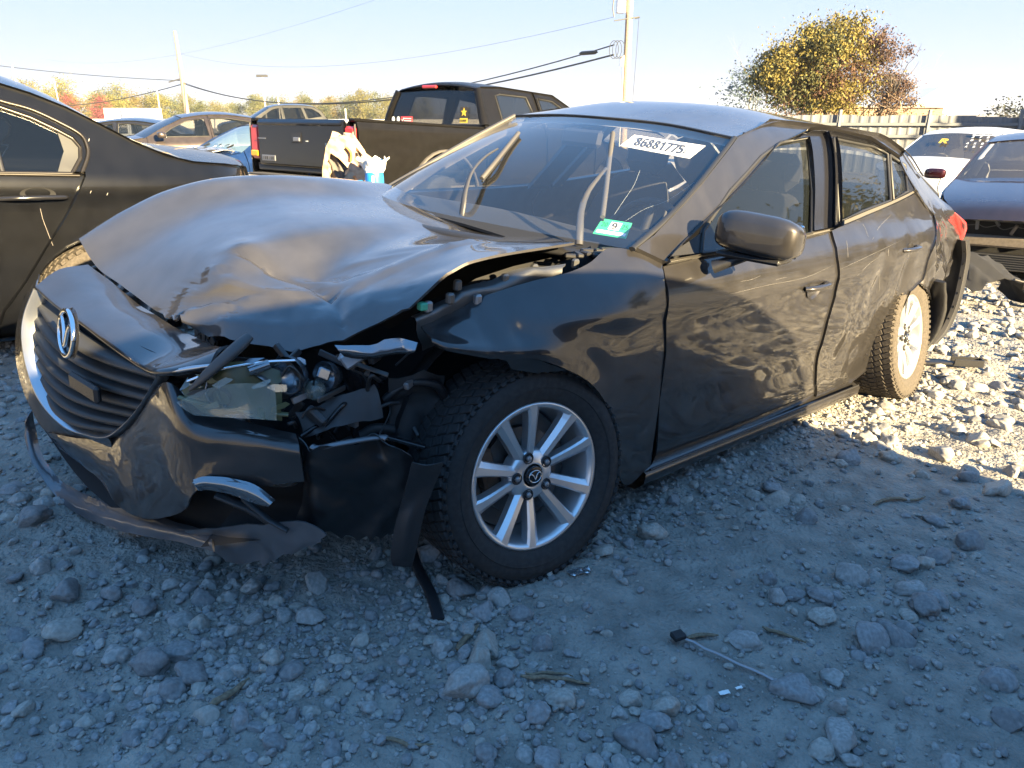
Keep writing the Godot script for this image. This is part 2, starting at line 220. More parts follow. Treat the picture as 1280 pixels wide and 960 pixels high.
# ---------------------------------------------------------------- mesh building
class MB:
	var v := PackedVector3Array()
	var n := PackedVector3Array()
	var uv := PackedVector2Array()
	var ix := PackedInt32Array()

	func put(p: Vector3, q: Vector3, t := Vector2.ZERO) -> int:
		v.append(p)
		n.append(q)
		uv.append(t)
		return v.size() - 1

	func tri(a: int, b: int, c: int) -> void:
		var g := (v[c] - v[a]).cross(v[b] - v[a])
		if g.dot(n[a] + n[b] + n[c]) < 0.0:
			ix.append_array(PackedInt32Array([a, c, b]))
		else:
			ix.append_array(PackedInt32Array([a, b, c]))

	func face(ps: Array) -> void:
		# a flat convex polygon
		var q: Vector3 = Vector3.ZERO
		for k in range(1, ps.size() - 1):
			q += (ps[k + 1] - ps[0]).cross(ps[k] - ps[0])
		if q.length() < 1e-12:
			return
		q = q.normalized()
		var f := v.size()
		for p in ps:
			put(p, q, Vector2(p.x + p.z * .37, p.y + p.z * .61))
		for k in range(1, ps.size() - 1):
			ix.append_array(PackedInt32Array([f, f + k, f + k + 1]))

	func face_out(ps: Array, mid: Vector3) -> void:
		var q: Vector3 = (ps[2] - ps[0]).cross(ps[1] - ps[0])
		var c: Vector3 = (ps[0] + ps[1] + ps[2]) / 3.0
		if q.dot(c - mid) < 0.0:
			ps = ps.duplicate()
			ps.reverse()
		face(ps)

	func grid(P: Array, closed := false, thick := 0.0) -> void:
		# rows of points, smooth; thick > 0 adds a back and a rim
		var R := P.size()
		var C: int = P[0].size()
		var N := []
		for i in R:
			var row := PackedVector3Array()
			for j in C:
				var j0 := j - 1
				var j1 := j + 1
				if closed:
					j0 = (j - 1 + C - 1) % (C - 1)
					j1 = (j + 1) % (C - 1)
				else:
					j0 = maxi(j0, 0)
					j1 = mini(j1, C - 1)
				var i0 := maxi(i - 1, 0)
				var i1 := mini(i + 1, R - 1)
				var q: Vector3 = (P[i][j1] - P[i][j0]).cross(P[i1][j] - P[i0][j])
				if q.length() < 1e-14:
					q = Vector3.UP
				row.append(q.normalized())
			N.append(row)
		var f := v.size()
		for i in R:
			for j in C:
				put(P[i][j], N[i][j], Vector2(float(j) / (C - 1), float(i) / (R - 1)))
		for i in R - 1:
			for j in C - 1:
				var a := f + i * C + j
				tri(a, a + 1, a + C + 1)
				tri(a, a + C + 1, a + C)
		if thick > 0.0:
			var b := v.size()
			for i in R:
				for j in C:
					put(P[i][j] - N[i][j] * thick, -N[i][j], Vector2(float(j) / (C - 1), float(i) / (R - 1)))
			for i in R - 1:
				for j in C - 1:
					var a := b + i * C + j
					tri(a, a + 1, a + C + 1)
					tri(a, a + C + 1, a + C)
			for j in C - 1:
				for i in [0, R - 1]:
					face([P[i][j], P[i][j + 1], P[i][j + 1] - N[i][j + 1] * thick, P[i][j] - N[i][j] * thick])
			for i in R - 1:
				for j in [0, C - 1]:
					face([P[i][j], P[i + 1][j], P[i + 1][j] - N[i + 1][j] * thick, P[i][j] - N[i][j] * thick])

	func box(c: Vector3, s: Vector3, b := Basis.IDENTITY, bev := 0.0) -> void:
		var h := s * .5
		bev = minf(bev, minf(h.x, minf(h.y, h.z)) * .9)
		var P := {}
		for k in 8:
			var sg := Vector3(1 if k & 1 else -1, 1 if k & 2 else -1, 1 if k & 4 else -1)
			for a in 3:
				var p := sg * (h - Vector3.ONE * bev)
				p[a] = sg[a] * h[a]
				P[k * 3 + a] = c + b * p
		var bits := [1, 2, 4]
		for a in 3:
			var m1: int = bits[(a + 1) % 3]
			var m2: int = bits[(a + 2) % 3]
			for s0 in [0, bits[a]]:
				face_out([P[s0 * 3 + a], P[(s0 + m1) * 3 + a], P[(s0 + m1 + m2) * 3 + a], P[(s0 + m2) * 3 + a]], c)
		if bev <= 0.0:
			return
		for a in 3:
			var d := (a + 1) % 3
			var e := (a + 2) % 3
			for s0 in [0, bits[a]]:
				for s1 in [0, bits[d]]:
					var k0: int = s0 + s1
					var k1: int = k0 + bits[e]
					face_out([P[k0 * 3 + a], P[k1 * 3 + a], P[k1 * 3 + d], P[k0 * 3 + d]], c)
		for k in 8:
			face_out([P[k * 3], P[k * 3 + 1], P[k * 3 + 2]], c)

	func tube(ps: Array, r, sides := 8, flat := 1.0, caps := true) -> void:
		# r: a number or one radius per point; flat squashes the section across its second axis
		var up := Vector3.UP
		var t0: Vector3 = (ps[1] - ps[0]).normalized()
		if absf(t0.dot(up)) > .9:
			up = Vector3.RIGHT
		var rows := []
		for k in ps.size():
			var t: Vector3 = (ps[mini(k + 1, ps.size() - 1)] - ps[maxi(k - 1, 0)]).normalized()
			var x := up.cross(t).normalized()
			var y := t.cross(x).normalized()
			up = y
			var rr: float = r if not r is Array else r[k]
			var row := []
			for j in sides + 1:
				var a := TAU * j / sides
				row.append(ps[k] + (x * cos(a) + y * sin(a) * flat) * rr)
			rows.append(row)
		grid(rows, true)
		if caps:
			for row in [rows[0], rows[-1]]:
				face(row.slice(0, sides))

	func lathe(prof: Array, segs: int, xf := Transform3D.IDENTITY) -> void:
		# profile points are (radius, along z)
		var rows := []
		for p in prof:
			var row := []
			for j in segs + 1:
				var a := TAU * j / segs
				row.append(xf * Vector3(p.x * cos(a), p.x * sin(a), p.y))
			rows.append(row)
		grid(rows, true)

	func prism(poly: PackedVector2Array, depth: float, xf := Transform3D.IDENTITY) -> void:
		var t := Geometry2D.triangulate_polygon(poly)
		for s in [0.0, depth]:
			var q := (xf.basis.z * (1.0 if s > 0.0 else -1.0)).normalized()
			var f := v.size()
			for p in poly:
				put(xf * Vector3(p.x, p.y, s), q, p)
			for k in range(0, t.size(), 3):
				tri(f + t[k], f + t[k + 1], f + t[k + 2])
		for k in poly.size():
			var a := poly[k]
			var b := poly[(k + 1) % poly.size()]
			face([xf * Vector3(a.x, a.y, 0), xf * Vector3(b.x, b.y, 0), xf * Vector3(b.x, b.y, depth), xf * Vector3(a.x, a.y, depth)])

	func surf(outer: PackedVector2Array, holes: Array, cell: float, f: Callable, thick := 0.0) -> void:
		# the part of the surface f(p) that lies inside the outline and outside the holes
		var lo := outer[0]
		var hi := outer[0]
		for p in outer:
			lo = lo.min(p)
			hi = hi.max(p)
		var e := .004
		var nrm := func(p: Vector2) -> Vector3:
			var q: Vector3 = (f.call(p + Vector2(e, 0)) - f.call(p - Vector2(e, 0))).cross(f.call(p + Vector2(0, e)) - f.call(p - Vector2(0, e)))
			return q.normalized()
		var nx := int(ceil((hi.x - lo.x) / cell))
		var ny := int(ceil((hi.y - lo.y) / cell))
		for i in nx:
			for j in ny:
				var a := lo + Vector2(i, j) * cell
				var sq := PackedVector2Array([a, a + Vector2(cell, 0), a + Vector2(cell, cell), a + Vector2(0, cell)])
				var pieces := Geometry2D.intersect_polygons(outer, sq)
				for hole in holes:
					var left: Array[PackedVector2Array] = []
					for pc in pieces:
						left.append_array(Geometry2D.clip_polygons(pc, hole))
					pieces = left
				for pc in pieces:
					var t := Geometry2D.triangulate_polygon(pc)
					if t.is_empty():
						continue
					var k0 := v.size()
					for p in pc:
						put(f.call(p), nrm.call(p), p)
					for k in range(0, t.size(), 3):
						tri(k0 + t[k], k0 + t[k + 1], k0 + t[k + 2])
		if thick != 0.0:
			for ring in [outer] + holes:
				for k in ring.size():
					var p: Vector2 = ring[k]
					var q: Vector2 = ring[(k + 1) % ring.size()]
					var m := int(ceil(p.distance_to(q) / cell))
					for s in m:
						var p0 := p.lerp(q, float(s) / m)
						var p1 := p.lerp(q, float(s + 1) / m)
						var n0: Vector3 = nrm.call(p0) * thick
						var n1: Vector3 = nrm.call(p1) * thick
						var A: Vector3 = f.call(p0)
						var B: Vector3 = f.call(p1)
						face([A, B, B + n1, A + n0])

	func done() -> ArrayMesh:
		var a := []
		a.resize(Mesh.ARRAY_MAX)
		a[Mesh.ARRAY_VERTEX] = v
		a[Mesh.ARRAY_NORMAL] = n
		a[Mesh.ARRAY_TEX_UV] = uv
		a[Mesh.ARRAY_INDEX] = ix
		var m := ArrayMesh.new()
		m.add_surface_from_arrays(Mesh.PRIMITIVE_TRIANGLES, a)
		return m


func cr(a: Vector3, b: Vector3, c: Vector3, d: Vector3, t: float) -> Vector3:
	return b.cubic_interpolate(c, a, d, t)


func cr_line(ps: Array, m: int) -> Array:
	var out := []
	var k := ps.size()
	for i in m + 1:
		var s := float(i) / m * (k - 1)
		var j := mini(int(s), k - 2)
		var p0: Vector3 = ps[j - 1] if j > 0 else ps[0] * 2.0 - ps[1]
		var p3: Vector3 = ps[j + 2] if j < k - 2 else ps[k - 1] * 2.0 - ps[k - 2]
		out.append(cr(p0, ps[j], ps[j + 1], p3, s - j))
	return out


func patch(ctrl: Array, per_row: int, per_col: int) -> Array:
	# a smooth surface through a grid of points
	var rows := []
	for r in ctrl:
		rows.append(cr_line(r, (r.size() - 1) * per_col))
	var cols := []
	for j in rows[0].size():
		var line := []
		for r in rows:
			line.append(r[j])
		cols.append(cr_line(line, (ctrl.size() - 1) * per_row))
	var out := []
	for i in cols[0].size():
		var row := []
		for j in cols.size():
			row.append(cols[j][i])
		out.append(row)
	return out


func car(x: float, y: float, z: float) -> Vector3:
	# forward, left, up of a vehicle -> its node's axes
	return Vector3(x, z, -y)


func pts3(a: Array) -> Array:
	var out := []
	for k in range(0, a.size(), 3):
		out.append(car(a[k], a[k + 1], a[k + 2]))
	return out


func grid3(rows: Array) -> Array:
	var out := []
	for r in rows:
		out.append(pts3(r))
	return out


func pts2(a: Array) -> PackedVector2Array:
	var out := PackedVector2Array()
	for k in range(0, a.size(), 2):
		out.append(Vector2(a[k], a[k + 1]))
	return out


func circle2(c: Vector2, r: float, m := 36) -> PackedVector2Array:
	var out := PackedVector2Array()
	for k in m:
		out.append(c + Vector2.from_angle(TAU * k / m) * r)
	return out


func lut(xs: Array, ys: Array, m := 240, blur := 5) -> Array:
	# smoothed table lookup: [first, last, values]
	var val := PackedFloat32Array()
	for k in m:
		var x: float = lerpf(xs[0], xs[-1], float(k) / (m - 1))
		var j := 0
		while j < xs.size() - 2 and x > xs[j + 1]:
			j += 1
		val.append(lerpf(ys[j], ys[j + 1], (x - xs[j]) / (xs[j + 1] - xs[j])))
	for pass_ in 2:
		var w := val.duplicate()
		for k in range(1, m - 1):
			var b := mini(blur, mini(k, m - 1 - k))
			var s := 0.0
			for q in range(-b, b + 1):
				s += val[k + q]
			w[k] = s / (2 * b + 1)
		val = w
	return [xs[0], xs[-1], val]


func look(t: Array, x: float) -> float:
	var val: PackedFloat32Array = t[2]
	var s := clampf((x - t[0]) / (t[1] - t[0]), 0.0, 1.0) * (val.size() - 1)
	var j := mini(int(s), val.size() - 2)
	return lerpf(val[j], val[j + 1], s - j)


# ---------------------------------------------------------------- the scene's objects
var taken := {}


func numbered(called: String) -> String:
	if not taken.has(called):
		taken[called] = 0
		return called
	taken[called] += 1
	return "%s_%03d" % [called, taken[called]]


func thing(called: String, label: String, category: String, xf := Transform3D.IDENTITY, group := "") -> Node3D:
	var o := Node3D.new()
	o.name = numbered(called)
	add_child(o)
	o.transform = xf
	o.set_meta("label", label)
	o.set_meta("category", category)
	if group:
		o.set_meta("group", group)
	return o


func one(called: String, label: String, category: String, m: Mesh, material: Material, xf := Transform3D.IDENTITY, group := "") -> MeshInstance3D:
	var o := MeshInstance3D.new()
	o.name = numbered(called)
	o.mesh = m
	o.material_override = material
	add_child(o)
	o.transform = xf
	o.set_meta("label", label)
	o.set_meta("category", category)
	if group:
		o.set_meta("group", group)
	return o


func part(called: String, m, material: Material, parent: Node3D, xf := Transform3D.IDENTITY) -> MeshInstance3D:
	var o := MeshInstance3D.new()
	o.name = called
	o.mesh = m.done() if m is MB else m
	o.material_override = material
	parent.add_child(o, true)
	o.transform = xf
	return o


func structure(called: String, m: Mesh, material: Material) -> MeshInstance3D:
	var o := MeshInstance3D.new()
	o.name = called
	o.mesh = m
	o.material_override = material
	add_child(o)
	o.set_meta("kind", "structure")
	return o


func box_mesh(c: Vector3, s: Vector3, bev := .004, b := Basis.IDENTITY) -> MB:
	var m := MB.new()
	m.box(c, s, b, bev)
	return m


func tube_mesh(ps: Array, r, sides := 8, flat := 1.0) -> MB:
	var m := MB.new()
	m.tube(ps, r, sides, flat)
	return m


# ---------------------------------------------------------------- materials
var M := {}


func noise_tex(freq: float, seed_: int, lo: float, hi: float, type := FastNoiseLite.TYPE_SIMPLEX_SMOOTH, octaves := 4, size := 512, a := 0.0, b := 1.0) -> NoiseTexture2D:
	var f := FastNoiseLite.new()
	f.seed = seed_
	f.noise_type = type
	f.frequency = freq
	f.fractal_octaves = octaves
	var t := NoiseTexture2D.new()
	t.width = size
	t.height = size
	t.seamless = true
	t.noise = f
	var g := Gradient.new()
	g.offsets = PackedFloat32Array([a, b])
	g.colors = PackedColorArray([Color(lo, lo, lo), Color(hi, hi, hi)])
	t.color_ramp = g
	return t


func lin(r: float, g: float, b: float) -> Color:
	return Color(r, g, b).linear_to_srgb()


func plain(r: float, g: float, b: float, rough := .6, metal := 0.0) -> StandardMaterial3D:
	var m := StandardMaterial3D.new()
	m.albedo_color = lin(r, g, b)
	m.roughness = rough
	m.metallic = metal
	return m


func triplanar(m: StandardMaterial3D, scale: float, world := false) -> StandardMaterial3D:
	m.uv1_triplanar = true
	m.uv1_world_triplanar = world
	m.uv1_scale = Vector3.ONE * scale
	return m


func paint(r: float, g: float, b: float, metal := .5, rough := .4, dust := true) -> StandardMaterial3D:
	var m := plain(r, g, b, rough, metal)
	m.clearcoat_enabled = true
	m.clearcoat = 1.0
	m.clearcoat_roughness = .045
	m.metallic_specular = .15
	if dust:
		triplanar(m, 1.1)
		m.albedo_texture = tex_dust
		m.roughness_texture = tex_dust_rough
		m.roughness = 1.0 if false else rough * 1.25
	return m


var tex_dust: Texture2D
var tex_dust_rough: Texture2D
var tex_stone: Texture2D


func make_materials() -> void:
	tex_dust = noise_tex(.012, 3, .80, 1.0, FastNoiseLite.TYPE_SIMPLEX_SMOOTH, 6)
	tex_dust_rough = noise_tex(.02, 9, .72, 1.0, FastNoiseLite.TYPE_SIMPLEX_SMOOTH, 5)
	tex_stone = noise_tex(.03, 61, .70, 1.0, FastNoiseLite.TYPE_SIMPLEX_SMOOTH, 6)
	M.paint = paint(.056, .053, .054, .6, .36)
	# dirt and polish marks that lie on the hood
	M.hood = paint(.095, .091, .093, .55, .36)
	M.gray_plastic = plain(.035, .036, .038, .55)
	M.black_plastic = triplanar(plain(.016, .016, .018, .58), 6.0)
	M.black_plastic.roughness_texture = noise_tex(.05, 4, .6, 1.0)
	M.black_gloss = plain(.012, .012, .014, .18)
	M.void = plain(.008, .008, .009, .9)
	M.rubber = triplanar(plain(.030, .030, .031, .82), 4.0)
	M.rubber.albedo_texture = noise_tex(.02, 12, .62, 1.0)
	M.dusty_rubber = triplanar(plain(.095, .08, .065, .95), 4.0)
	M.dusty_rubber.albedo_texture = noise_tex(.03, 15, .6, 1.0)
	M.seal = plain(.02, .02, .021, .5)
	M.trim_dusty = plain(.085, .08, .075, .6, .2)
	M.alloy = plain(.62, .63, .65, .30, .8)
	M.alloy_dull = plain(.30, .30, .31, .5, .8)
	M.chrome = plain(.70, .71, .73, .12, 1.0)
	M.steel_dark = plain(.12, .12, .12, .45, .7)
	M.rust = triplanar(plain(.12, .07, .045, .85), 5.0)
	M.glass = plain(.01, .012, .012, .02)
	M.glass.transparency = BaseMaterial3D.TRANSPARENCY_ALPHA
	M.glass.albedo_color.a = .55
	M.windshield = plain(.09, .095, .10, .03)
	M.windshield.transparency = BaseMaterial3D.TRANSPARENCY_ALPHA
	M.windshield.albedo_color.a = .09
	M.tint = plain(.004, .005, .006, .03)
	M.tint.transparency = BaseMaterial3D.TRANSPARENCY_ALPHA
	M.tint.albedo_color.a = .72
	M.lens = plain(.30, .34, .30, .08)
	M.lens.transparency = BaseMaterial3D.TRANSPARENCY_ALPHA
	M.lens.albedo_color.a = .3
	M.amber_housing = plain(.095, .098, .045, .3)
	M.lens_red = plain(.45, .02, .02, .12)
	M.lens_red.clearcoat_enabled = true
	M.lens_amber = plain(.75, .32, .02, .15)
	M.white_lens = plain(.22, .24, .26, .10, .8)
	M.white_paper = plain(.78, .78, .76, .6)
	M.ink = plain(.03, .03, .032, .7)
	M.green_sticker = plain(.04, .42, .22, .5)
	M.red_sticker = plain(.55, .06, .07, .5)
	M.yellow_ink = plain(.80, .55, .05, .5)
	M.seat = triplanar(plain(.040, .040, .042, .92), 8.0)
	M.dash = plain(.014, .014, .015, .7)
	M.seat_light = plain(.33, .31, .27, .9)
	M.liner = plain(.42, .40, .37, .95)
	M.bare_metal = plain(.24, .25, .27, .25, .9)
	M.wood = triplanar(plain(.30, .22, .14, .85), 5.0)
	M.wood.albedo_texture = noise_tex(.03, 21, .6, 1.0)
	M.dust_mark = plain(.46, .42, .38, .95)
	M.satin = plain(.45, .47, .50, .28, .9)
	M.lip = triplanar(plain(.05, .05, .055, .5), 3.0)
	M.lip.albedo_texture = tex_dust
	M.green_plastic = plain(.05, .35, .22, .5)
	M.wiper = plain(.045, .045, .05, .5)
	M.roof = paint(.105, .10, .10, .5, .42)
	M.dark_green = plain(.01, .15, .08, .6)
	M.crack = plain(.5, .54, .54, .5)
	M.cable = plain(.03, .035, .04, .7)
	var g := triplanar(plain(.34, .315, .275, .97), .8, true)
	g.albedo_texture = noise_tex(.008, 51, .70, 1.0, FastNoiseLite.TYPE_SIMPLEX_SMOOTH, 7, 1024)
	g.heightmap_enabled = true
	g.heightmap_scale = 1.1
	g.heightmap_texture = noise_tex(.05, 52, 0.0, 1.0, FastNoiseLite.TYPE_SIMPLEX_SMOOTH, 6, 1024)
	M.ground = g
	M.stone = []
	for k in 4:
		var c: Array = [[.40, .385, .36], [.33, .325, .32], [.44, .41, .36], [.27, .265, .26]][k]
		var st := triplanar(plain(c[0], c[1], c[2], .92), 5.0, true)
		st.albedo_texture = tex_stone
		st.heightmap_enabled = true
		st.heightmap_scale = .15
		st.heightmap_texture = tex_stone
		M.stone.append(st)
	M.bronze_trim = plain(.036, .032, .029, .35, .5)
	M.tint_brown = plain(.05, .045, .04, .05)
	M.tint_brown.transparency = BaseMaterial3D.TRANSPARENCY_ALPHA
	M.tint_brown.albedo_color.a = .88
	M.windshield_pale = plain(.2, .3, .36, .05)
	M.windshield_pale.transparency = BaseMaterial3D.TRANSPARENCY_ALPHA
	M.windshield_pale.albedo_color.a = .5
	M.bumper_dusty = plain(.36, .32, .26, .6, .3)
	M.dusty_metal = triplanar(plain(.15, .125, .10, .7, .2), 4.0)
	M.dusty_metal.albedo_texture = tex_dust
	M.tan = triplanar(plain(.55, .40, .27, .85), 3.0)
	M.tan.albedo_texture = tex_dust
	M.seat_grey = plain(.10, .09, .085, .9)
	M.orange_cloth = plain(.50, .20, .06, .8)
	M.blue_plastic = plain(.02, .22, .58, .4)
	M.foil = plain(.7, .72, .74, .25, .9)
	M.tint_dark = plain(.004, .005, .006, .03)
	M.tint_dark.transparency = BaseMaterial3D.TRANSPARENCY_ALPHA
	M.tint_dark.albedo_color.a = .97
	M.lip_paint = paint(.15, .15, .16, .5, .42)
	M.black_sheet = triplanar(plain(.007, .0075, .009, .42), 5.0)
	M.black_sheet.roughness_texture = tex_dust_rough
	M.lamp_shell = plain(.055, .065, .03, .35)
	M.gloss_black = plain(.004, .004, .005, .10)
	M.scratch = plain(.16, .155, .15, .7)
	M.lens_clear = plain(.62, .66, .60, .05)
	M.lens_clear.transparency = BaseMaterial3D.TRANSPARENCY_ALPHA
	M.lens_clear.albedo_color.a = .12
	M.flare = plain(.075, .068, .06, .7)


# ---------------------------------------------------------------- wheels
func wheel(parent: Node3D, xf: Transform3D, R: float, rim: float, W: float, style: String, tyre_mat: Material, rim_mat: Material) -> Node3D:
	# the wheel's own z points outward; its middle is in the middle of the tyre
	var w := Node3D.new()
	w.name = "wheel"
	parent.add_child(w, true)
	w.transform = xf
	var h := W * .5
	var t := MB.new()
	var fine := style == "hero"
	var segs := 72 if fine else 32
	t.lathe([Vector2(rim - .012, h * .80), Vector2(rim + .004, h * .90), Vector2(rim + .012, h * .97), Vector2(rim + (R - rim) * .30, h * 1.07), Vector2(rim + (R - rim) * .55, h * 1.10), Vector2(rim + (R - rim) * .78, h * 1.03), Vector2(R - .022, h * .93), Vector2(R - .010, h * .83), Vector2(R - .006, h * .4), Vector2(R - .005, 0), Vector2(R - .006, -h * .4), Vector2(R - .010, -h * .83), Vector2(R - .022, -h * .93), Vector2(rim + (R - rim) * .55, -h * 1.08), Vector2(rim - .012, -h * .85)], segs)
	if fine:
		for q in [.42, .86]:
			var rr = rim + (R - rim) * q
			var z := h * (1.095 if q < .5 else .995)
			t.lathe([Vector2(rr - .003, z - .003), Vector2(rr, z + .0022), Vector2(rr + .003, z - .003)], segs)
	part("tyre", t, tyre_mat, w)
	if fine or style == "mid":
		var tr := MB.new()
		var m := 66 if fine else 44
		for k in m:
			for row in [-2, -1, 0, 1, 2]:
				var a: float = TAU * (k + .5 * (row & 1)) / m
				var z: float = row * h * .40
				var r2: float = R - (.003 if absi(row) < 2 else .006)
				var b := Basis(Vector3(0, 0, 1), a) * Basis(Vector3.RIGHT, .42 * signf(row) + (.2 if row == 0 else 0.0))
				var sz := Vector3(.010, TAU * R / m * .76, h * (.34 if absi(row) < 2 else .40))
				tr.box(Vector3(cos(a) * (r2 - .003), sin(a) * (r2 - .003), z), sz, b, .0015)
				if absi(row) == 2:
					var zz: float = signf(row) * h * .97
					tr.box(Vector3(cos(a) * (R - .022), sin(a) * (R - .022), zz), Vector3(.026, TAU * R / m * .5, .010), Basis(Vector3(0, 0, 1), a) * Basis(Vector3.UP, -.9 * signf(row)), .001)
		part("tread", tr, tyre_mat, w)
	var b := MB.new()
	var f := h * .86
	b.lathe([Vector2(rim + .001, f - .004), Vector2(rim + .003, f + .006), Vector2(rim - .004, f + .009), Vector2(rim - .014, f + .004), Vector2(rim - .018, f - .012), Vector2(rim - .030, f - .05), Vector2(rim - .034, -h * .5), Vector2(rim - .02, -h * .85)], segs)
	part("rim", b, rim_mat, w)
	if style == "plain":
		var d := MB.new()
		d.lathe([Vector2(.001, f * .55), Vector2(.05, f * .55), Vector2(.06, f * .4), Vector2(rim - .02, f * .5)], 24)
		part("wheel_disc", d, rim_mat, w)
		return w
	var hub := MB.new()
	hub.lathe([Vector2(.034, f - .012), Vector2(.040, f - .010), Vector2(.066, f - .016), Vector2(.078, f - .028), Vector2(.080, f - .06)], segs)
	part("hub", hub, rim_mat, w)
	for k in 10:
		var pair := k / 2
		var base := TAU * pair / 5.0 + PI / 2 + .24
		var s := 1.0 if k & 1 else -1.0
		var a0 := base + s * .29
		var a1 := base + s * .282
		var sp := MB.new()
		var secs := []
		for q in 7:
			var u := q / 6.0
			var r := lerpf(.052, rim - .004, u)
			var a := lerpf(a0, a1, u)
			var z := f + lerpf(-.016, .0085, pow(u, 1.5)) + .005 * sin(u * PI)
			var wd := lerpf(.0150, .0205, pow(u, 1.3)) * (1.0 + .28 * pow(u, 8.0))
			var c := Vector3(cos(a) * r, sin(a) * r, 0)
			var tang := Vector3(-sin(a), cos(a), 0)
			var inn := -s * tang
			# a crest nearer the pair's inner side, a flank falling outward
			secs.append([c + inn * wd + Vector3(0, 0, z - .036), c + inn * wd + Vector3(0, 0, z - .006), c + inn * (wd * .72) + Vector3(0, 0, z), c - inn * (wd * .25) + Vector3(0, 0, z - .001), c - inn * wd + Vector3(0, 0, z - .013), c - inn * wd + Vector3(0, 0, z - .036)])
		for q in 6:
			for e in 5:
				sp.face_out([secs[q][e], secs[q][e + 1], secs[q + 1][e + 1], secs[q + 1][e]], secs[3][0])
		part("spoke", sp, rim_mat, w)
	for k in 5:
		var a := TAU * k / 5.0 + PI / 2 + .24
		var c := Vector3(cos(a) * .057, sin(a) * .057, 0)
		var cup := MB.new()
		cup.lathe([Vector2(.0175, f - .0125), Vector2(.0165, f - .0085), Vector2(.0145, f - .0085), Vector2(.0135, f - .0115), Vector2(.0002, f - .0115)], 20, Transform3D(Basis.IDENTITY, c))
		part("lug_pocket", cup, M.black_plastic, w)
		var nut := MB.new()
		nut.lathe([Vector2(.0088, f - .02), Vector2(.0088, f - .006), Vector2(.0066, f - .002), Vector2(.0002, f - .0015)], 6, Transform3D(Basis.IDENTITY, c))
		part("lug_nut", nut, M.alloy_dull, w)
	var cap := MB.new()
	cap.lathe([Vector2(.0295, f - .012), Vector2(.0290, f - .006), Vector2(.0265, f - .004), Vector2(.0002, f - .003)], 32)
	var cp := part("centre_cap", cap, M.black_gloss, w)
	if fine:
		part("emblem", winged_mark(.019, .0016), M.chrome, cp, Transform3D(Basis.IDENTITY, Vector3(0, 0, f - .001)))
	var disc := MB.new()
	disc.lathe([Vector2(.075, f - .075), Vector2(.13, f - .075), Vector2(.132, f - .078), Vector2(.132, f - .095), Vector2(.07, f - .1)], 40)
	disc.lathe([Vector2(.0002, f - .10), Vector2(rim - .036, f - .105)], 32)
	part("brake_disc", disc, M.steel_dark, w)
	var cal := MB.new()
	cal.box(Vector3(-.115, .03, f - .085), Vector3(.05, .13, .05), Basis(Vector3(0, 0, 1), .2), .008)
	part("brake_caliper", cal, M.rust, w)
	return w


func winged_mark(r: float, t: float) -> MB:
	# an upright oval ring with a spread-wing mark in it
	var m := MB.new()
	var ring := []
	for k in 41:
		var a := TAU * k / 40.0
		ring.append(Vector3(cos(a) * r * 1.12, sin(a) * r * .92, 0))
	m.tube(ring, t, 8, 1.0, false)
	var wing := [Vector3(-1.0, .42, 0), Vector3(-.62, .46, 0), Vector3(-.30, .12, 0), Vector3(0, -.50, 0), Vector3(.30, .12, 0), Vector3(.62, .46, 0), Vector3(1.0, .42, 0)]
	var ps := []
	for p in wing:
		ps.append(p * r)
	m.tube(cr_line(ps, 24), t * 1.15, 8)
	return m


func left_basis() -> Basis:
	return Basis(Vector3(-1, 0, 0), Vector3(0, 1, 0), Vector3(0, 0, -1))


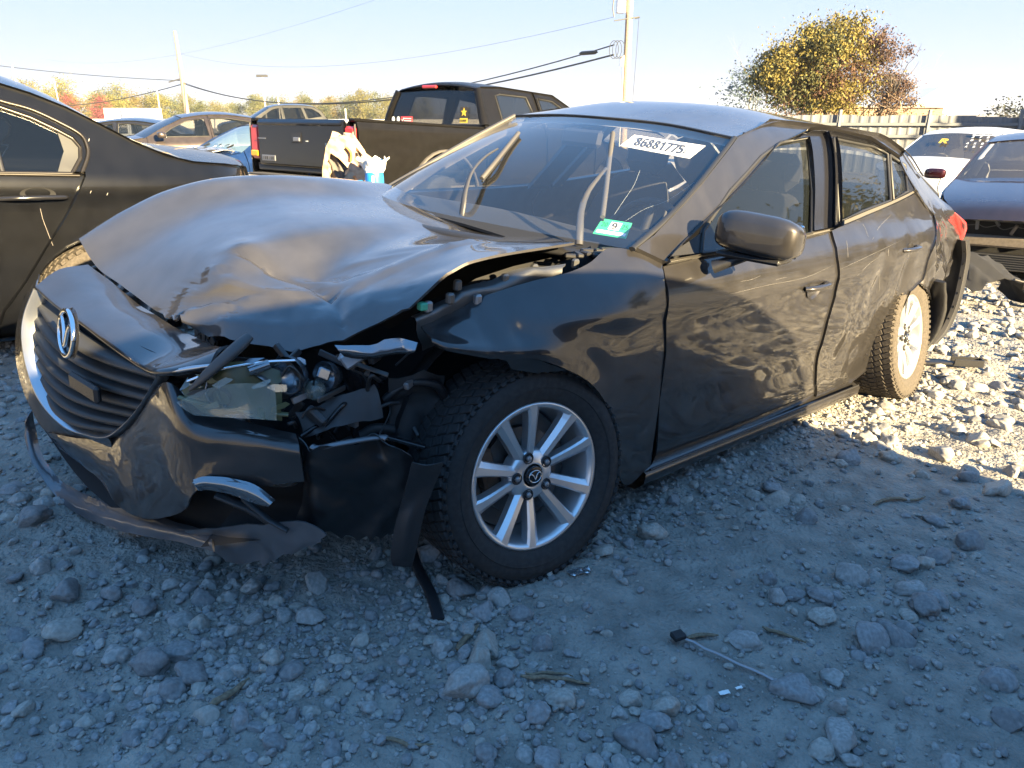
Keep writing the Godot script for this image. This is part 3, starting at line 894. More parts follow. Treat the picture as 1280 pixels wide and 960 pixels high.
# ---------------------------------------------------------------- vehicles that stand behind and beside
func vehicle(o: Node3D, s: Dictionary) -> void:
	var yf: Callable = s.yf
	var cell: float = s.get("cell", .12)
	var thick: float = s.get("thick", .02)
	var holes := []
	for wx in s.wheels:
		holes.append(circle2(Vector2(wx, s.get("arch_z", s.wheel_r)), s.get("arch_r", s.wheel_r + .045)))
	var wins := []
	for w in s.windows:
		wins.append(w)
	for side in s.get("sides", [1, -1]):
		var f := func(p: Vector2) -> Vector3: return car(p.x, side * yf.call(p), p.y)
		var panels: Array = s.get("panels", []).duplicate()
		for cut in s.get("cuts", []):
			panels.append([cut[0], PackedVector2Array([Vector2(cut[1], -1), Vector2(cut[2], -1), Vector2(cut[2] + cut[3], 3), Vector2(cut[1] + cut[4], 3)])])
		for cut in panels:
			for pc in Geometry2D.intersect_polygons(s.side, cut[1]):
				for q in Geometry2D.offset_polygon(pc, s.get("inset", -.0025)):
					var outs: Array = [q]
					var inner := []
					for hole in holes + wins:
						var next := []
						for w in outs:
							var res := Geometry2D.clip_polygons(w, hole)
							var ring := false
							for e in res:
								ring = ring or Geometry2D.is_polygon_clockwise(e)
							if ring:
								inner.append(hole)
								next.append(w)
							else:
								next.append_array(res)
						outs = next
					for w in outs:
						var m := MB.new()
						m.surf(w, inner, cell, f, -thick * side)
						if m.v.size() > 0:
							part(cut[0], m, s.paint, o)
		for wk in wins.size():
			var w: PackedVector2Array = wins[wk]
			var m := MB.new()
			var fi := func(p: Vector2) -> Vector3: return car(p.x, side * (yf.call(p) - .008), p.y)
			var wide := Geometry2D.offset_polygon(w, .012)
			m.surf(wide[0], [], cell, fi)
			part("side_window", m, s.glass if not s.has("back_glass") or wk == 0 else s.back_glass, o)
			var tr := MB.new()
			var ring := []
			for p in w:
				ring.append(f.call(p))
			ring.append(ring[0])
			tr.tube(ring, s.get("trim_r", .009), 6, 1.0, false)
			part("window_trim", tr, s.get("trim", M.seal), o)
		for k in s.wheels.size():
			var c := car(s.wheels[k], side * s.track, s.wheel_r + s.get("wheel_dz", 0.0))
			wheel(o, Transform3D(left_basis() if side > 0 else Basis.IDENTITY, c), s.wheel_r, s.get("rim_r", .205), .21, s.get("wheel_style", "plain"), s.get("tyre", M.rubber), s.get("rim_mat", M.alloy_dull))
			var lin_ := MB.new()
			lin_.lathe([Vector2(s.get("arch_r", s.wheel_r + .045) + .004, .0), Vector2(s.get("arch_r", s.wheel_r + .045) + .004, -.28), Vector2(.05, -.28)], 28, Transform3D(left_basis() if side > 0 else Basis.IDENTITY, car(s.wheels[k], side * (s.track + .085), s.get("arch_z", s.wheel_r))))
			part("wheel_arch_liner", lin_, M.black_plastic, o)
	# the surfaces that span from side to side
	for run in s.top:
		var mat_: Material = run[1] if run[1] is Material else s.glass if run[1] == "glass" else s.paint
		var st: Array = run[2]
		var rows := []
		for q in st:
			var y: float = yf.call(Vector2(q[0], q[1])) - .001
			var row := []
			for k in 13:
				var t := k / 6.0 - 1.0
				var bul: float = q[2] if q.size() > 2 else .03
				var fwd: float = q[3] if q.size() > 3 else 0.0
				row.append(car(q[0] + fwd * (1.0 - t * t), -t * y, q[1] + bul * (1.0 - t * t)))
			rows.append(row)
		var m := MB.new()
		if rows.size() > 2:
			rows = patch(rows, 3, 1)
		m.grid(rows, false, 0.0 if mat_ == s.glass else .012)
		part(run[0], m, mat_, o)
	# floor and seats
	var fl: Array = s.floor
	part("floor_pan", box_mesh(car((fl[0] + fl[1]) * .5, 0, fl[2]), Vector3(absf(fl[1] - fl[0]), .05, s.track * 2.0 - .12), .01), M.void, o)
	for sx in s.get("seats", []):
		for side in [1, -1]:
			var seat_m := MB.new()
			seat_m.box(car(sx, side * .36, .58), Vector3(.5, .18, .5), Basis(Vector3(0, 0, 1), .1), .05)
			seat_m.box(car(sx - .28, side * .36, .88), Vector3(.16, .66, .48), Basis(Vector3(0, 0, 1), .22), .06)
			var st_ := part("seat", seat_m, s.get("seat_mat", M.seat), o)
			part("headrest", box_mesh(car(sx - .37, side * .36, 1.24), Vector3(.10, .16, .26), .045, Basis(Vector3(0, 0, 1), .15)), s.get("seat_mat", M.seat), st_)
	if s.has("dash"):
		part("dashboard", box_mesh(car(s.dash, 0, .82), Vector3(.4, .22, s.track * 2.0 - .2), .06), M.dash, o)


func mirror(parent: Node3D, at: Vector3, size: Vector3, material: Material, b := Basis.IDENTITY) -> void:
	# a rounded housing with its glass
	var rows := []
	for i in 13:
		var th := PI * i / 12.0
		var row := []
		for j in 25:
			var a := TAU * j / 24.0
			var e := .56
			var p := Vector3(signf(sin(th)) * pow(absf(sin(th)), e) * signf(cos(a)) * pow(absf(cos(a)), e), signf(cos(th)) * pow(absf(cos(th)), e), pow(absf(sin(th)), e) * signf(sin(a)) * pow(absf(sin(a)), e))
			if p.y < 0.0:
				p.y *= .72
			p.y += .16 * p.x * (1.0 if p.y > 0.0 else .0)
			row.append(at + b * (p * size * .5))
		rows.append(row)
	var m := MB.new()
	m.grid(rows, true)
	var h := part("side_mirror", m, material, parent)
	part("mirror_glass", box_mesh(at + b * Vector3(-size.x * .47, 0, 0), Vector3(.012, size.y * .72, size.z * .8), .004, b), M.chrome, h)


func sedan_y(half: float, nose: float, tail: float, zk := 1.0) -> Callable:
	# half width over (x, z) of an ordinary saloon, x from the front axle
	var tz := lut([.1, .2, .3, .5, .72, .82, .9, .97, 1.1, 1.25, 1.38, 1.46], [.80, .92, .965, .992, 1.0, .995, .95, .895, .82, .73, .63, .50])
	var tx := lut([tail - .02, tail + .08, tail + .25, tail + .6, -1.0, nose - .7, nose - .35, nose - .12, nose, nose + .02], [.66, .80, .92, .985, 1.0, .985, .90, .74, .56, .5])
	return func(p: Vector2) -> float: return half * look(tz, p.y / zk) * look(tx, p.x)


func sedan(o: Node3D, paint_: Material, glass: Material, extra := {}) -> Dictionary:
	# a plain four-door saloon: nose at .92, tail at -3.75, front axle 0, rear axle -2.75
	var s := {"yf": sedan_y(.90, .92, -3.75), "paint": paint_, "glass": glass, "wheels": [0.0, -2.75], "wheel_r": .325, "track": .76,
		"side": PackedVector2Array([Vector2(.90, .28), Vector2(.915, .5), Vector2(.88, .66), Vector2(.70, .76), Vector2(.3, .87), Vector2(-.42, .97), Vector2(-.8, 1.17), Vector2(-1.2, 1.345), Vector2(-1.6, 1.40), Vector2(-2.1, 1.405), Vector2(-2.6, 1.34), Vector2(-3.0, 1.17), Vector2(-3.28, 1.03), Vector2(-3.65, .99), Vector2(-3.74, .90), Vector2(-3.74, .5), Vector2(-3.68, .28), Vector2(-3.0, .20), Vector2(0, .18)]),
		"windows": [PackedVector2Array([Vector2(-.72, 1.0), Vector2(-.95, 1.15), Vector2(-1.25, 1.29), Vector2(-1.62, 1.345), Vector2(-1.66, 1.0)]), PackedVector2Array([Vector2(-1.76, 1.0), Vector2(-1.74, 1.348), Vector2(-2.1, 1.345), Vector2(-2.5, 1.28), Vector2(-2.82, 1.12), Vector2(-2.86, 1.03)])],
		"cuts": [["fender", -.52, 1.2, 0.0, .1], ["front_door", -1.71, -.52, .1, 0.0], ["rear_door", -2.55, -1.71, 0.0, -.2], ["quarter_panel", -4.2, -2.55, -.2, 0.0]],
		"top": [["front_bumper", "paint", [[.90, .28, 0, .04], [.915, .5, 0, .05], [.88, .66, .01, .06]]], ["hood", "paint", [[.87, .67, .01, .06], [.70, .77, .05, .04], [.3, .875, .05, .0], [-.41, .975, .04, .10]]], ["windshield", "glass", [[-.43, .97, .02, .18], [-.8, 1.17, .03, .12], [-1.19, 1.34, .05, .05]]], ["roof", "paint", [[-1.2, 1.345, .05, .05], [-1.6, 1.40, .055], [-2.1, 1.405, .055], [-2.6, 1.34, .05, -.02]]], ["rear_window", "glass", [[-2.61, 1.335, .05, -.02], [-3.0, 1.17, .03, -.04], [-3.27, 1.03, .02, -.05]]], ["trunk_lid", "paint", [[-3.28, 1.03, .02, -.05], [-3.65, .99, .02, -.03], [-3.74, .90, .01, -.03]]], ["rear_bumper", "paint", [[-3.74, .895, .01, -.03], [-3.74, .5, 0, -.04], [-3.68, .28, 0, -.04]]]],
		"floor": [.6, -3.5, .25], "seats": [-1.35], "dash": -.55}
	s.merge(extra, true)
	vehicle(o, s)
	return s


# ---------------------------------------------------------------- the crashed hatchback
var side_tz: Array
var side_tx: Array
var crush := FastNoiseLite.new()


func bump(x: float, z: float, cx: float, cz: float, rx: float, rz: float, amp: float) -> float:
	var d := pow((x - cx) / rx, 2.0) + pow((z - cz) / rz, 2.0)
	return amp * exp(-d)


func side_y(x: float, z: float, dents := true) -> float:
	var k := clampf((z - .7) / .25, 0, 1)
	var zz := z - k * .055 * clampf((-x - .5) / 2.0, 0, 1) * clampf((1.45 - z) / .4, 0, 1)
	var y := look(side_tz, zz) + look(side_tx, x)
	if z < .97:
		# the hollow above the sill and the wedge along the flank
		y -= .012 * exp(-pow((z - .42) / .09, 2.0)) * clampf((-x - .5) / .3, 0, 1)
		y += .006 * exp(-pow((z - .80 - .03 * (-x - .5)) / .035, 2.0)) * clampf((-x - .5) / .3, 0, 1)
	if dents:
		y += crush.get_noise_2d(x * 1.0, z * 1.6) * .0016 * clampf((1.0 - z) / .1, 0, 1)
		if x < -1.75:
			var w := clampf((-1.75 - x) / .5, 0, 1) * clampf((1.08 - z) / .2, 0, 1)
			y += w * crush.get_noise_2d(x * 3.6 + 40.0, z * 3.2) * .011
			y += bump(x, z, -2.12, .80, .10, .16, -.013) + bump(x, z, -2.30, .58, .22, .10, -.012)
			y += bump(x, z, -2.42, .76, .05, .16, -.016) + bump(x, z, -2.62, .86, .10, .07, -.016) + bump(x, z, -2.22, .40, .28, .05, .010)
			y += bump(x, z, -1.95, .55, .05, .20, -.006)
	return y


func mirror_side(side: int) -> Callable:
	return func(p: Vector2) -> Vector3: return car(p.x, side * side_y(p.x, p.y, side > 0), p.y)


func side_panel(called: String, line: Array, parent: Node3D, material: Material, side := 1, inset := .0025, deep := 0.0, cell := .035, thick := .018) -> MeshInstance3D:
	var m := MB.new()
	var f := mirror_side(side)
	var g := func(p: Vector2) -> Vector3:
		var q: Vector3 = f.call(p)
		return Vector3(q.x, q.y, q.z + side * deep)
	var poly := pts2(line)
	if inset != 0.0:
		poly = Geometry2D.offset_polygon(poly, -inset)[0]
	m.surf(poly, [], cell, g, -thick * side)
	return part(called, m, material, parent)


func crumple(ctrl: Array, called: String, parent: Node3D, material: Material, amp := .008, thick := .003, per := 4, ragged := 0.0) -> MeshInstance3D:
	# a sheet through the points with torn, buckled relief
	var rows := patch(grid3(ctrl), per, per)
	for i in rows.size():
		for j in rows[i].size():
			var p: Vector3 = rows[i][j]
			rows[i][j] = p + Vector3(crush.get_noise_3d(p.x * 9, p.y * 9, p.z * 9), crush.get_noise_3d(p.x * 9 + 50, p.y * 9, p.z * 9), crush.get_noise_3d(p.x * 9, p.y * 9 + 50, p.z * 9)) * amp * 2.0
	if ragged > 0.0:
		# torn edges
		var tear := RandomNumberGenerator.new()
		tear.seed = 300 + rows.size()
		var C: int = rows[0].size()
		for i in rows.size():
			rows[i][C - 1] = rows[i][C - 1].lerp(rows[i][C - 2], tear.randf_range(-1.0, 1.0) * ragged)
			if i == rows.size() - 1:
				for j in C:
					rows[i][j] = rows[i][j].lerp(rows[i - 1][j], tear.randf_range(-1.0, .9) * ragged)
	var m := MB.new()
	m.grid(rows, false, thick)
	return part(called, m, material, parent)


func fold(p: Vector3, line: Array, width: float, depth: float) -> float:
	# how far a crease along a polyline (x, y in car axes) presses the sheet down
	var best := 9.0
	for k in line.size() - 1:
		var c := Geometry2D.get_closest_point_to_segment(Vector2(p.x, -p.z), line[k], line[k + 1])
		best = minf(best, c.distance_to(Vector2(p.x, -p.z)))
	return depth * exp(-best / width)


func text_on(words: String, corner: Vector3, right: Vector3, up: Vector3, height: float, material: Material, parent: Node3D, called := "lettering", font := "Droid Sans", width := 0.0, bold := false) -> MeshInstance3D:
	# flat raised letters whose lower left corner is at corner
	var t := TextMesh.new()
	var sf := SystemFont.new()
	sf.font_names = PackedStringArray([font])
	if bold:
		sf.font_weight = 700
	t.font = sf
	t.text = words
	t.font_size = 32
	t.pixel_size = height / 24.0
	t.depth = .0006
	t.horizontal_alignment = HORIZONTAL_ALIGNMENT_LEFT
	t.vertical_alignment = VERTICAL_ALIGNMENT_BOTTOM
	var box := t.get_aabb()
	var r := right.normalized()
	var u := (up - r * up.dot(r)).normalized()
	var n := r.cross(u)
	var o := MeshInstance3D.new()
	o.name = called
	o.mesh = t
	o.material_override = material
	parent.add_child(o, true)
	var sx := 1.0 if width <= 0.0 else width / maxf(box.size.x, .0001)
	var sy := height / maxf(box.size.y, .0001)
	var b := Basis(r * sx, u * sy, n)
	o.transform = Transform3D(b, corner - b * Vector3(box.position.x, box.position.y, box.position.z + box.size.z * .5))
	return o


func sticker(called: String, q: Array, material: Material, parent: Node3D, t := .0015) -> MeshInstance3D:
	# a thin sheet with four corners
	var n: Vector3 = (q[1] - q[0]).cross(q[3] - q[0]).normalized() * t
	var m := MB.new()
	n = -n
	var mid: Vector3 = (q[0] + q[1] + q[2] + q[3]) * .25
	m.face_out([q[0], q[1], q[2], q[3]], mid - n)
	m.face_out([q[0] - n, q[1] - n, q[2] - n, q[3] - n], mid)
	for k in 4:
		m.face([q[k], q[(k + 1) % 4], q[(k + 1) % 4] - n, q[k] - n])
	return part(called, m, material, parent)


func wheel_xf(w: Array) -> Transform3D:
	var fw := car(w[3], w[4], w[5])
	var up := car(w[6], w[7], w[8])
	var out := car(w[9], w[10], w[11]).normalized()
	up = (up - out * up.dot(out)).normalized()
	return Transform3D(Basis(up.cross(out), up, out), car(w[0], w[1], w[2]))


func build_hero() -> void:
	crush.seed = 11
	crush.frequency = .9
	crush.fractal_octaves = 2
	side_tz = lut([.10, .18, .24, .30, .40, .52, .65, .76, .83, .88, .92, .96, 1.0, 1.10, 1.20, 1.30, 1.36, 1.41, 1.45], [.70, .79, .825, .845, .862, .875, .886, .893, .896, .888, .862, .825, .80, .755, .708, .655, .615, .56, .44], 300, 4)
	side_tx = lut([-3.62, -3.5, -3.35, -3.15, -2.9, -2.6, -2.2, -1.6, -1.0, -.4, 0, .25, .5, .7, .85, .95], [-.50, -.30, -.17, -.085, -.03, -.006, 0, 0, 0, -.004, 0, -.02, -.08, -.17, -.28, -.45], 300, 8)
	var o := thing("crashed_hatchback", "dark brown-grey hatchback with a crumpled hood and torn open left front corner", "car", Transform3D(Basis(Vector3(-0.734193, 0.064323, 0.675887), Vector3(0.082070, 0.996610, -0.005695), -Vector3(0.673962, -0.051288, 0.736984)), Vector3(-0.536420, 0.099541, -2.559148)))
	var P: Material = M.paint

	# hood: buckled sheet with its folds
	var rows := patch(grid3(hood_grid), 8, 8)
	# the buckled front keeps flat facets between its kinks
	var hg3 := grid3(hood_grid)
	for i in rows.size():
		for j in rows[i].size():
			var a := mini(i / 8, hg3.size() - 2)
			var b := mini(j / 8, hg3[0].size() - 2)
			var fi := i / 8.0 - a
			var fj = j / 8.0 - b
			var flat_p: Vector3 = (hg3[a][b] as Vector3).lerp(hg3[a][b + 1], fj).lerp((hg3[a + 1][b] as Vector3).lerp(hg3[a + 1][b + 1], fj), fi)
			rows[i][j] = rows[i][j].lerp(flat_p, .80 * smoothstep(14.0, 25.0, float(i)) * (1.0 - smoothstep(36.0, 46.0, float(j))))
	var crease := [Vector2(.52, .09), Vector2(.465, .19), Vector2(.42, .31), Vector2(.415, .42)]
	var crease2 := [Vector2(.415, .42), Vector2(.44, .50), Vector2(.47, .58)]
	var ridge := [Vector2(.42, .45), Vector2(.30, .475), Vector2(.14, .50), Vector2(-.02, .53)]
	var lip := [Vector2(.69, .09), Vector2(.62, .20), Vector2(.53, .30), Vector2(.46, .36)]
	for i in rows.size():
		for j in rows[i].size():
			var p: Vector3 = rows[i][j]
			var d := -fold(p, crease, .009, .034) - fold(p, crease2, .007, .016) + fold(p, ridge, .010, .013) + fold(p, lip, .009, .022) + bump(p.x, -p.z, .52, .10, .07, .07, .020) - bump(p.x, -p.z, .28, .22, .13, .13, .018)
			if i > 8 and j < rows[i].size() - 10:
				d += crush.get_noise_3d(p.x * 5.0, 3.0, p.z * 5.0) * .0012 + crush.get_noise_3d(p.x * 2.0, 9.0, p.z * 2.0) * .0025
			if p.distance_to(car(.44, .50, .80)) < .22:
				d += crush.get_noise_3d(p.x * 14.0, 7.0, p.z * 14.0) * .006
			if p.distance_to(car(.67, .12, .72)) < .16:
				d += crush.get_noise_3d(p.x * 16.0, 17.0, p.z * 16.0) * .016
			rows[i][j] = p + Vector3(0, d, 0)
	var hm := MB.new()
	hm.grid(rows, false, .007)
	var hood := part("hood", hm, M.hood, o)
	hood.set_meta("label", "crumpled hood with a sharp fold and dirt streaks")
	# streaks of dirt and bare metal on the sheet
	var scr := RandomNumberGenerator.new()
	scr.seed = 77
	for k in 22:
		var i0 := scr.randi_range(8, 26)
		var j0 := scr.randi_range(4, 22)
		if k > 15:
			i0 = scr.randi_range(30, 42)
			j0 = scr.randi_range(24, 44)
		var ps := []
		var len_ := scr.randi_range(3, 6)
		var slant := scr.randf_range(.1, .7)
		for q in len_ + 1:
			var jj := mini(j0 + q, rows[0].size() - 1)
			var ii := i0 - slant * q
			var a := int(ii)
			var pp: Vector3 = rows[a][jj].lerp(rows[a + 1][jj], ii - a)
			ps.append(pp + Vector3(0, .0008, 0))
		var rad := []
		for q in ps.size():
			rad.append(scr.randf_range(.003, .011) * (1.0 if k < 16 else .45) * sin(PI * (q + .6) / (ps.size() + .2)))
		part("dirt_streak", tube_mesh(ps, rad, 6, .12), M.dust_mark, hood)

	# fender with its wheel arch
	rows = patch(grid3(fender_grid), 6, 6)
	var dent := [Vector2(.20, .79), Vector2(.165, .70)]
	for i in rows.size():
		for j in rows[i].size():
			var p: Vector3 = rows[i][j]
			var d := bump(p.x, p.y, .19, .84, .016, .09, -.016) + bump(p.x, p.y, .10, .80, .03, .035, -.016) + bump(p.x, p.y, .28, .84, .05, .04, .008)
			if p.x > .0:
				d += crush.get_noise_3d(p.x * 5, p.y * 5, 31.0) * .003
			d += bump(p.x, p.y, -.20, .83, .25, .03, .012)
			rows[i][j] = p - Vector3(0, 0, d)
	var fm := MB.new()
	fm.grid(rows, false, .006)
	var fen := part("fender", fm, P, o)
	fen.set_meta("label", "dented left fender torn loose at its front")
	var rim_line := []
	for p in rows[-1]:
		rim_line.append(p + Vector3(0, .004, .012))
	part("arch_lip", tube_mesh(rim_line.slice(6, 40), .010, 8, .6), M.black_plastic, fen)
	var flap := MB.new()
	var fl := pts3(lip_flap)
	flap.face_out([fl[0], fl[1], fl[3], fl[4]], fl[0] + Vector3(0, 0, 1))
	flap.face_out([fl[1], fl[2], fl[3]], fl[0] + Vector3(0, 0, 1))
	part("torn_edge", flap, P, fen)

	# doors and frames
	var fd := side_panel("front_door", front_door_line, o, P, 1, .0008, 0.0, .035, .008)
	var rd := side_panel("rear_door", rear_door_line, o, P, 1, .0008, 0.0, .035, .008)
	rd.set_meta("label", "rear left door with shallow dents")
	side_panel("door_frame", front_frame_line, fd, M.black_gloss, 1, .001, .004)
	side_panel("belt_strip", front_strip_line, fd, M.trim_dusty, 1, .001, -.004)
	side_panel("side_window", front_glass_line, fd, M.glass, 1, 0.0, .012, .06, 0.0)
	side_panel("door_frame", rear_frame_line, rd, M.black_gloss, 1, .001, .004)
	side_panel("belt_strip", rear_strip_line, rd, M.trim_dusty, 1, .001, -.004)
	side_panel("side_window", rear_glass_line, rd, M.glass, 1, 0.0, .012, .06, 0.0)
	side_panel("quarter_window", quarter_glass_line, rd, M.glass, 1, 0.0, .012, .06, 0.0)
	var rail_line := upper_rail_line.duplicate()
	for k in range(1, rail_line.size(), 2):
		rail_line[k] = minf(rail_line[k], lerpf(1.402, 1.335, smoothstep(-2.4, -2.77, rail_line[k - 1])))
	side_panel("roof_side_rail", rail_line, o, P, 1, .0005)
	for pl in [[front_glass_line, fd], [rear_glass_line, rd], [quarter_glass_line, rd]]:
		var q := pts2(pl[0])
		var ring := []
		var f := mirror_side(1)
		for k in q.size() + 1:
			var pp: Vector3 = f.call(q[k % q.size()])
			ring.append(pp + Vector3(0, 0, .002))
		part("window_seal", tube_mesh(ring, .008, 6), M.seal, pl[1])
	for q in [[handle_at[0], handle_at[1], handle_at[2], fd], [handle_at[3], handle_at[4], handle_at[5], rd]]:
		var x0: float = q[0]
		var z0: float = q[2]
		var ys := side_y(x0, z0)
		var cup := MB.new()
		var rr := []
		for i in 7:
			var row := []
			for j in 21:
				var a := TAU * j / 20.0
				var r := 1.0 - i / 6.0
				row.append(car(x0 + .055 * cos(a) * r, ys + .0015 - .016 * (1.0 - r * r), z0 - .012 + .040 * sin(a) * r))
			rr.append(row)
		cup.grid(rr, true)
		part("handle_cup", cup, M.alloy_dull if q[3] == null else P, q[3])
		var hp := cr_line([car(x0 + .085, ys + .004, z0 - .004), car(x0 + .06, ys + .024, z0), car(x0, ys + .034, z0 + .004), car(x0 - .06, ys + .026, z0 + .006), car(x0 - .085, ys + .004, z0 + .006)], 14)
		part("handle", tube_mesh(hp, .0145, 10, .72), P, q[3])
	for q in door_scratches:
		var ps := []
		for k in range(0, q.size(), 2):
			ps.append(car(q[k], side_y(q[k], q[k + 1]) + .0006, q[k + 1]))
		part("scratch", tube_mesh(cr_line(ps, 12), [.0002, .0005, .0008, .0004, .0008, .0005, .0009, .0004, .0008, .0006, .0005, .0004, .0002], 4, .5), M.scratch, rd if q[0] < -1.7 else fd)
	# the triangle ahead of the door glass
	var tri_m := MB.new()
	var tf := mirror_side(1)
	tri_m.surf(PackedVector2Array([Vector2(-.53, .965), Vector2(-.755, 1.03), Vector2(-.715, .968)]), [], .05, tf, -.004)
	part("mirror_sail", tri_m, M.black_plastic, fd)
	# left mirror
	var mc := car(mirror_at[0], mirror_at[1], mirror_at[2])
	mirror(fd, mc + Vector3(0, .006, -.01), Vector3(.16, .148, .270), P, Basis(Vector3.UP, .20) * Basis(Vector3.RIGHT, -.05))
	part("mirror_foot", tube_mesh([car(-.70, .885, .935), car(-.72, .92, .955), car(-.75, .96, .985)], [.035, .030, .035], 10, .6), M.black_plastic, fd)
	part("mirror_skirt", box_mesh(mc + Vector3(-.005, -.055, 0), Vector3(.13, .018, .21), .008, Basis(Vector3.UP, .18)), M.black_plastic, fd)

	# sill and the dark body behind the gaps
	var sill := MB.new()
	var srows := []
	for k in 11:
		var x := lerpf(-.58, -2.34, k / 10.0)
		srows.append([car(x, .80, .215), car(x, .838, .20), car(x, .835, .16), car(x, .80, .125), car(x, .70, .115)])
	sill.grid(srows)
	part("sill", sill, P, o)
	part("sill_trim", tube_mesh([car(-.60, .838, .212), car(-2.3, .842, .218)], .005, 6), M.black_plastic, o)
	part("door_jamb", box_mesh(car(-1.62, .70, .62), Vector3(.16, .95, .08), .02), M.void, o)
	part("door_jamb", box_mesh(car(-.52, .74, .58), Vector3(.10, .75, .06), .02), M.void, o)
	part("inner_side", box_mesh(car(-1.55, .735, .53), Vector3(2.0, .74, .06), .01), M.black_plastic, o)

	# rear quarter, lamp and the bumper that hangs off
	rows = patch(grid3(quarter_grid), 7, 8)
	for i in rows.size():
		for j in rows[i].size():
			var p: Vector3 = rows[i][j]
			var w := clampf((1.14 - p.y) / .25, 0.1, 1.0)
			var d := w * (crush.get_noise_3d(p.x * 5, p.y * 5, 60.0) * .022 + absf(crush.get_noise_3d(p.x * 9, p.y * 7, 80.0)) * -.020)
			rows[i][j] = p - Vector3(0, 0, d)
	var qm := MB.new()
	qm.grid(rows, false, .006)
	var qp := part("quarter_panel", qm, P, o)
	qp.set_meta("label", "crushed rear quarter with sharp creases")
	var tl := pts3(tail_lamp)
	var lm := MB.new()
	var lc := Vector3.ZERO
	for p in tl:
		lc += p / tl.size()
	var lrows := [[], [], []]
	for k in tl.size() + 1:
		var p: Vector3 = tl[k % tl.size()]
		lrows[0].append(p)
		lrows[1].append(p.lerp(lc, .35) + Vector3(.01, 0, -.022))
		lrows[2].append(lc + Vector3(.01, 0, -.026))
	lm.grid(lrows, true)
	part("tail_light", lm, M.lens_red, o)
	var bs := cr_line(pts3(bumper_strip), 26)
	var bi := cr_line(pts3(bumper_inner), 26)
	var bm := MB.new()
	var br := []
	for k in bs.size():
		var out_: Vector3 = bs[k]
		br.append([bi[k], bi[k].lerp(out_, .5) + Vector3(-.06, 0, .10), out_ + Vector3(-.01, 0, .03), out_, out_ + Vector3(.002, 0, -.014), out_ + Vector3(-.05, 0, -.02)])
	bm.grid(br, false, .004)
	part("rear_bumper_cover", bm, M.black_plastic, o)
	var edge := MB.new()
	var er := []
	for k in bs.size():
		er.append([bs[k] + Vector3(.004, 0, .004), bs[k] + Vector3(.003, 0, -.020)])
	edge.grid(er, false, .003)
	var be := part("bumper_edge", edge, M.trim_dusty, o)
	for k in range(3, 20, 3):
		part("clip_hole", box_mesh(bs[k] + Vector3(.004, 0, -.008), Vector3(.008, .016, .009), .002), M.void, be)
	part("wheel_well", box_mesh(car(-3.1, .52, .55), Vector3(.9, .6, .2), .06), M.void, o)
	part("arch_flap", tube_mesh(cr_line([car(-2.98, .86, .70), car(-3.05, .87, .55), car(-3.06, .86, .38), car(-3.0, .84, .26)], 12), [.05, .05, .055, .055, .06, .06, .06, .06, .055, .05, .045, .04, .03], 8, .25), M.black_plastic, o)

	# glass and roof
	rows = patch(grid3(windshield_grid), 5, 5)
	var wm := MB.new()
	wm.grid(rows)
	var ws := part("windshield", wm, M.windshield, o)
	ws.set_meta("label", "dusty cracked windshield")
	var band := []
	for i in rows.size():
		band.append(rows[i][-1] + Vector3(0, .003, -.004))
	part("windshield_seal", tube_mesh(band, .012, 8, .6), M.seal, ws)
	band = []
	for i in rows.size():
		band.append(rows[i][0] + Vector3(0, .003, .004))
	part("windshield_seal", tube_mesh(band, .014, 8, .6), M.trim_dusty, ws)
	band = []
	for j in rows[0].size():
		band.append(rows[-1][j] + Vector3(0, .002, 0))
	part("windshield_seal", tube_mesh(band, .007, 8, .6), M.seal, ws)
	var rr2 := patch(grid3(roof_grid), 6, 5)
	var rm := MB.new()
	rm.grid(rr2, false, .008)
	part("roof", rm, M.roof, o)
	var molding := []
	for i in range(1, rr2.size()):
		molding.append(rr2[i][-1] + Vector3(0, .006, -.010))
	part("roof_molding", tube_mesh(molding, .0045, 8, .7), P, o)
	# far side: pillar, doors, closed with the same shapes
	var far := 0
	for l in [front_door_line, rear_door_line]:
		side_panel(["front_door", "rear_door"][far], l, o, P, -1, .0025, 0.0, .07)
		far += 1
	for l in [front_frame_line, rear_frame_line]:
		side_panel("door_frame", l, o, M.black_gloss, -1, .001, 0.0, .07).position.y = -.03
	for l in [front_glass_line, rear_glass_line, quarter_glass_line]:
		side_panel("side_window", l, o, M.glass, -1, 0.0, .01, .09, 0.0)
	var far_rail := PackedVector2Array()
	for pc in Geometry2D.intersect_polygons(pts2(rail_line), PackedVector2Array([Vector2(-4, 0), Vector2(-1.25, 0), Vector2(-1.25, 2), Vector2(-4, 2)])):
		far_rail = pc
	var frm := MB.new()
	frm.surf(far_rail, [], .08, mirror_side(-1))
	part("roof_side_rail", frm, P, o)
	var pl2 := []
	for i in rows.size():
		pl2.append(rows[i][0])
	var pil := []
	for i in pl2.size():
		pil.append([pl2[i] + Vector3(0, 0, .0), pl2[i] + Vector3(.02, -.035, .02), pl2[i] + Vector3(.03, -.09, .02)])
	var pim := MB.new()
	pim.grid(pil, false, .004)
	part("far_pillar", pim, P, o)
	var fq := []
	for r in grid3(quarter_grid):
		var row := []
		for p in r:
			row.append(Vector3(p.x, p.y, -p.z))
		fq.append(row)
	var fqm := MB.new()
	fqm.grid(patch(fq, 3, 3), false, .006)
	part("quarter_panel", fqm, P, o)
	# far fender
	var ff := []
	for r in grid3(fender_grid):
		var row := []
		for p in r:
			row.append(Vector3(p.x, p.y, -p.z))
		ff.append(row)
	var ffm := MB.new()
	ffm.grid(patch(ff, 3, 3), false, .006)
	part("fender", ffm, P, o)
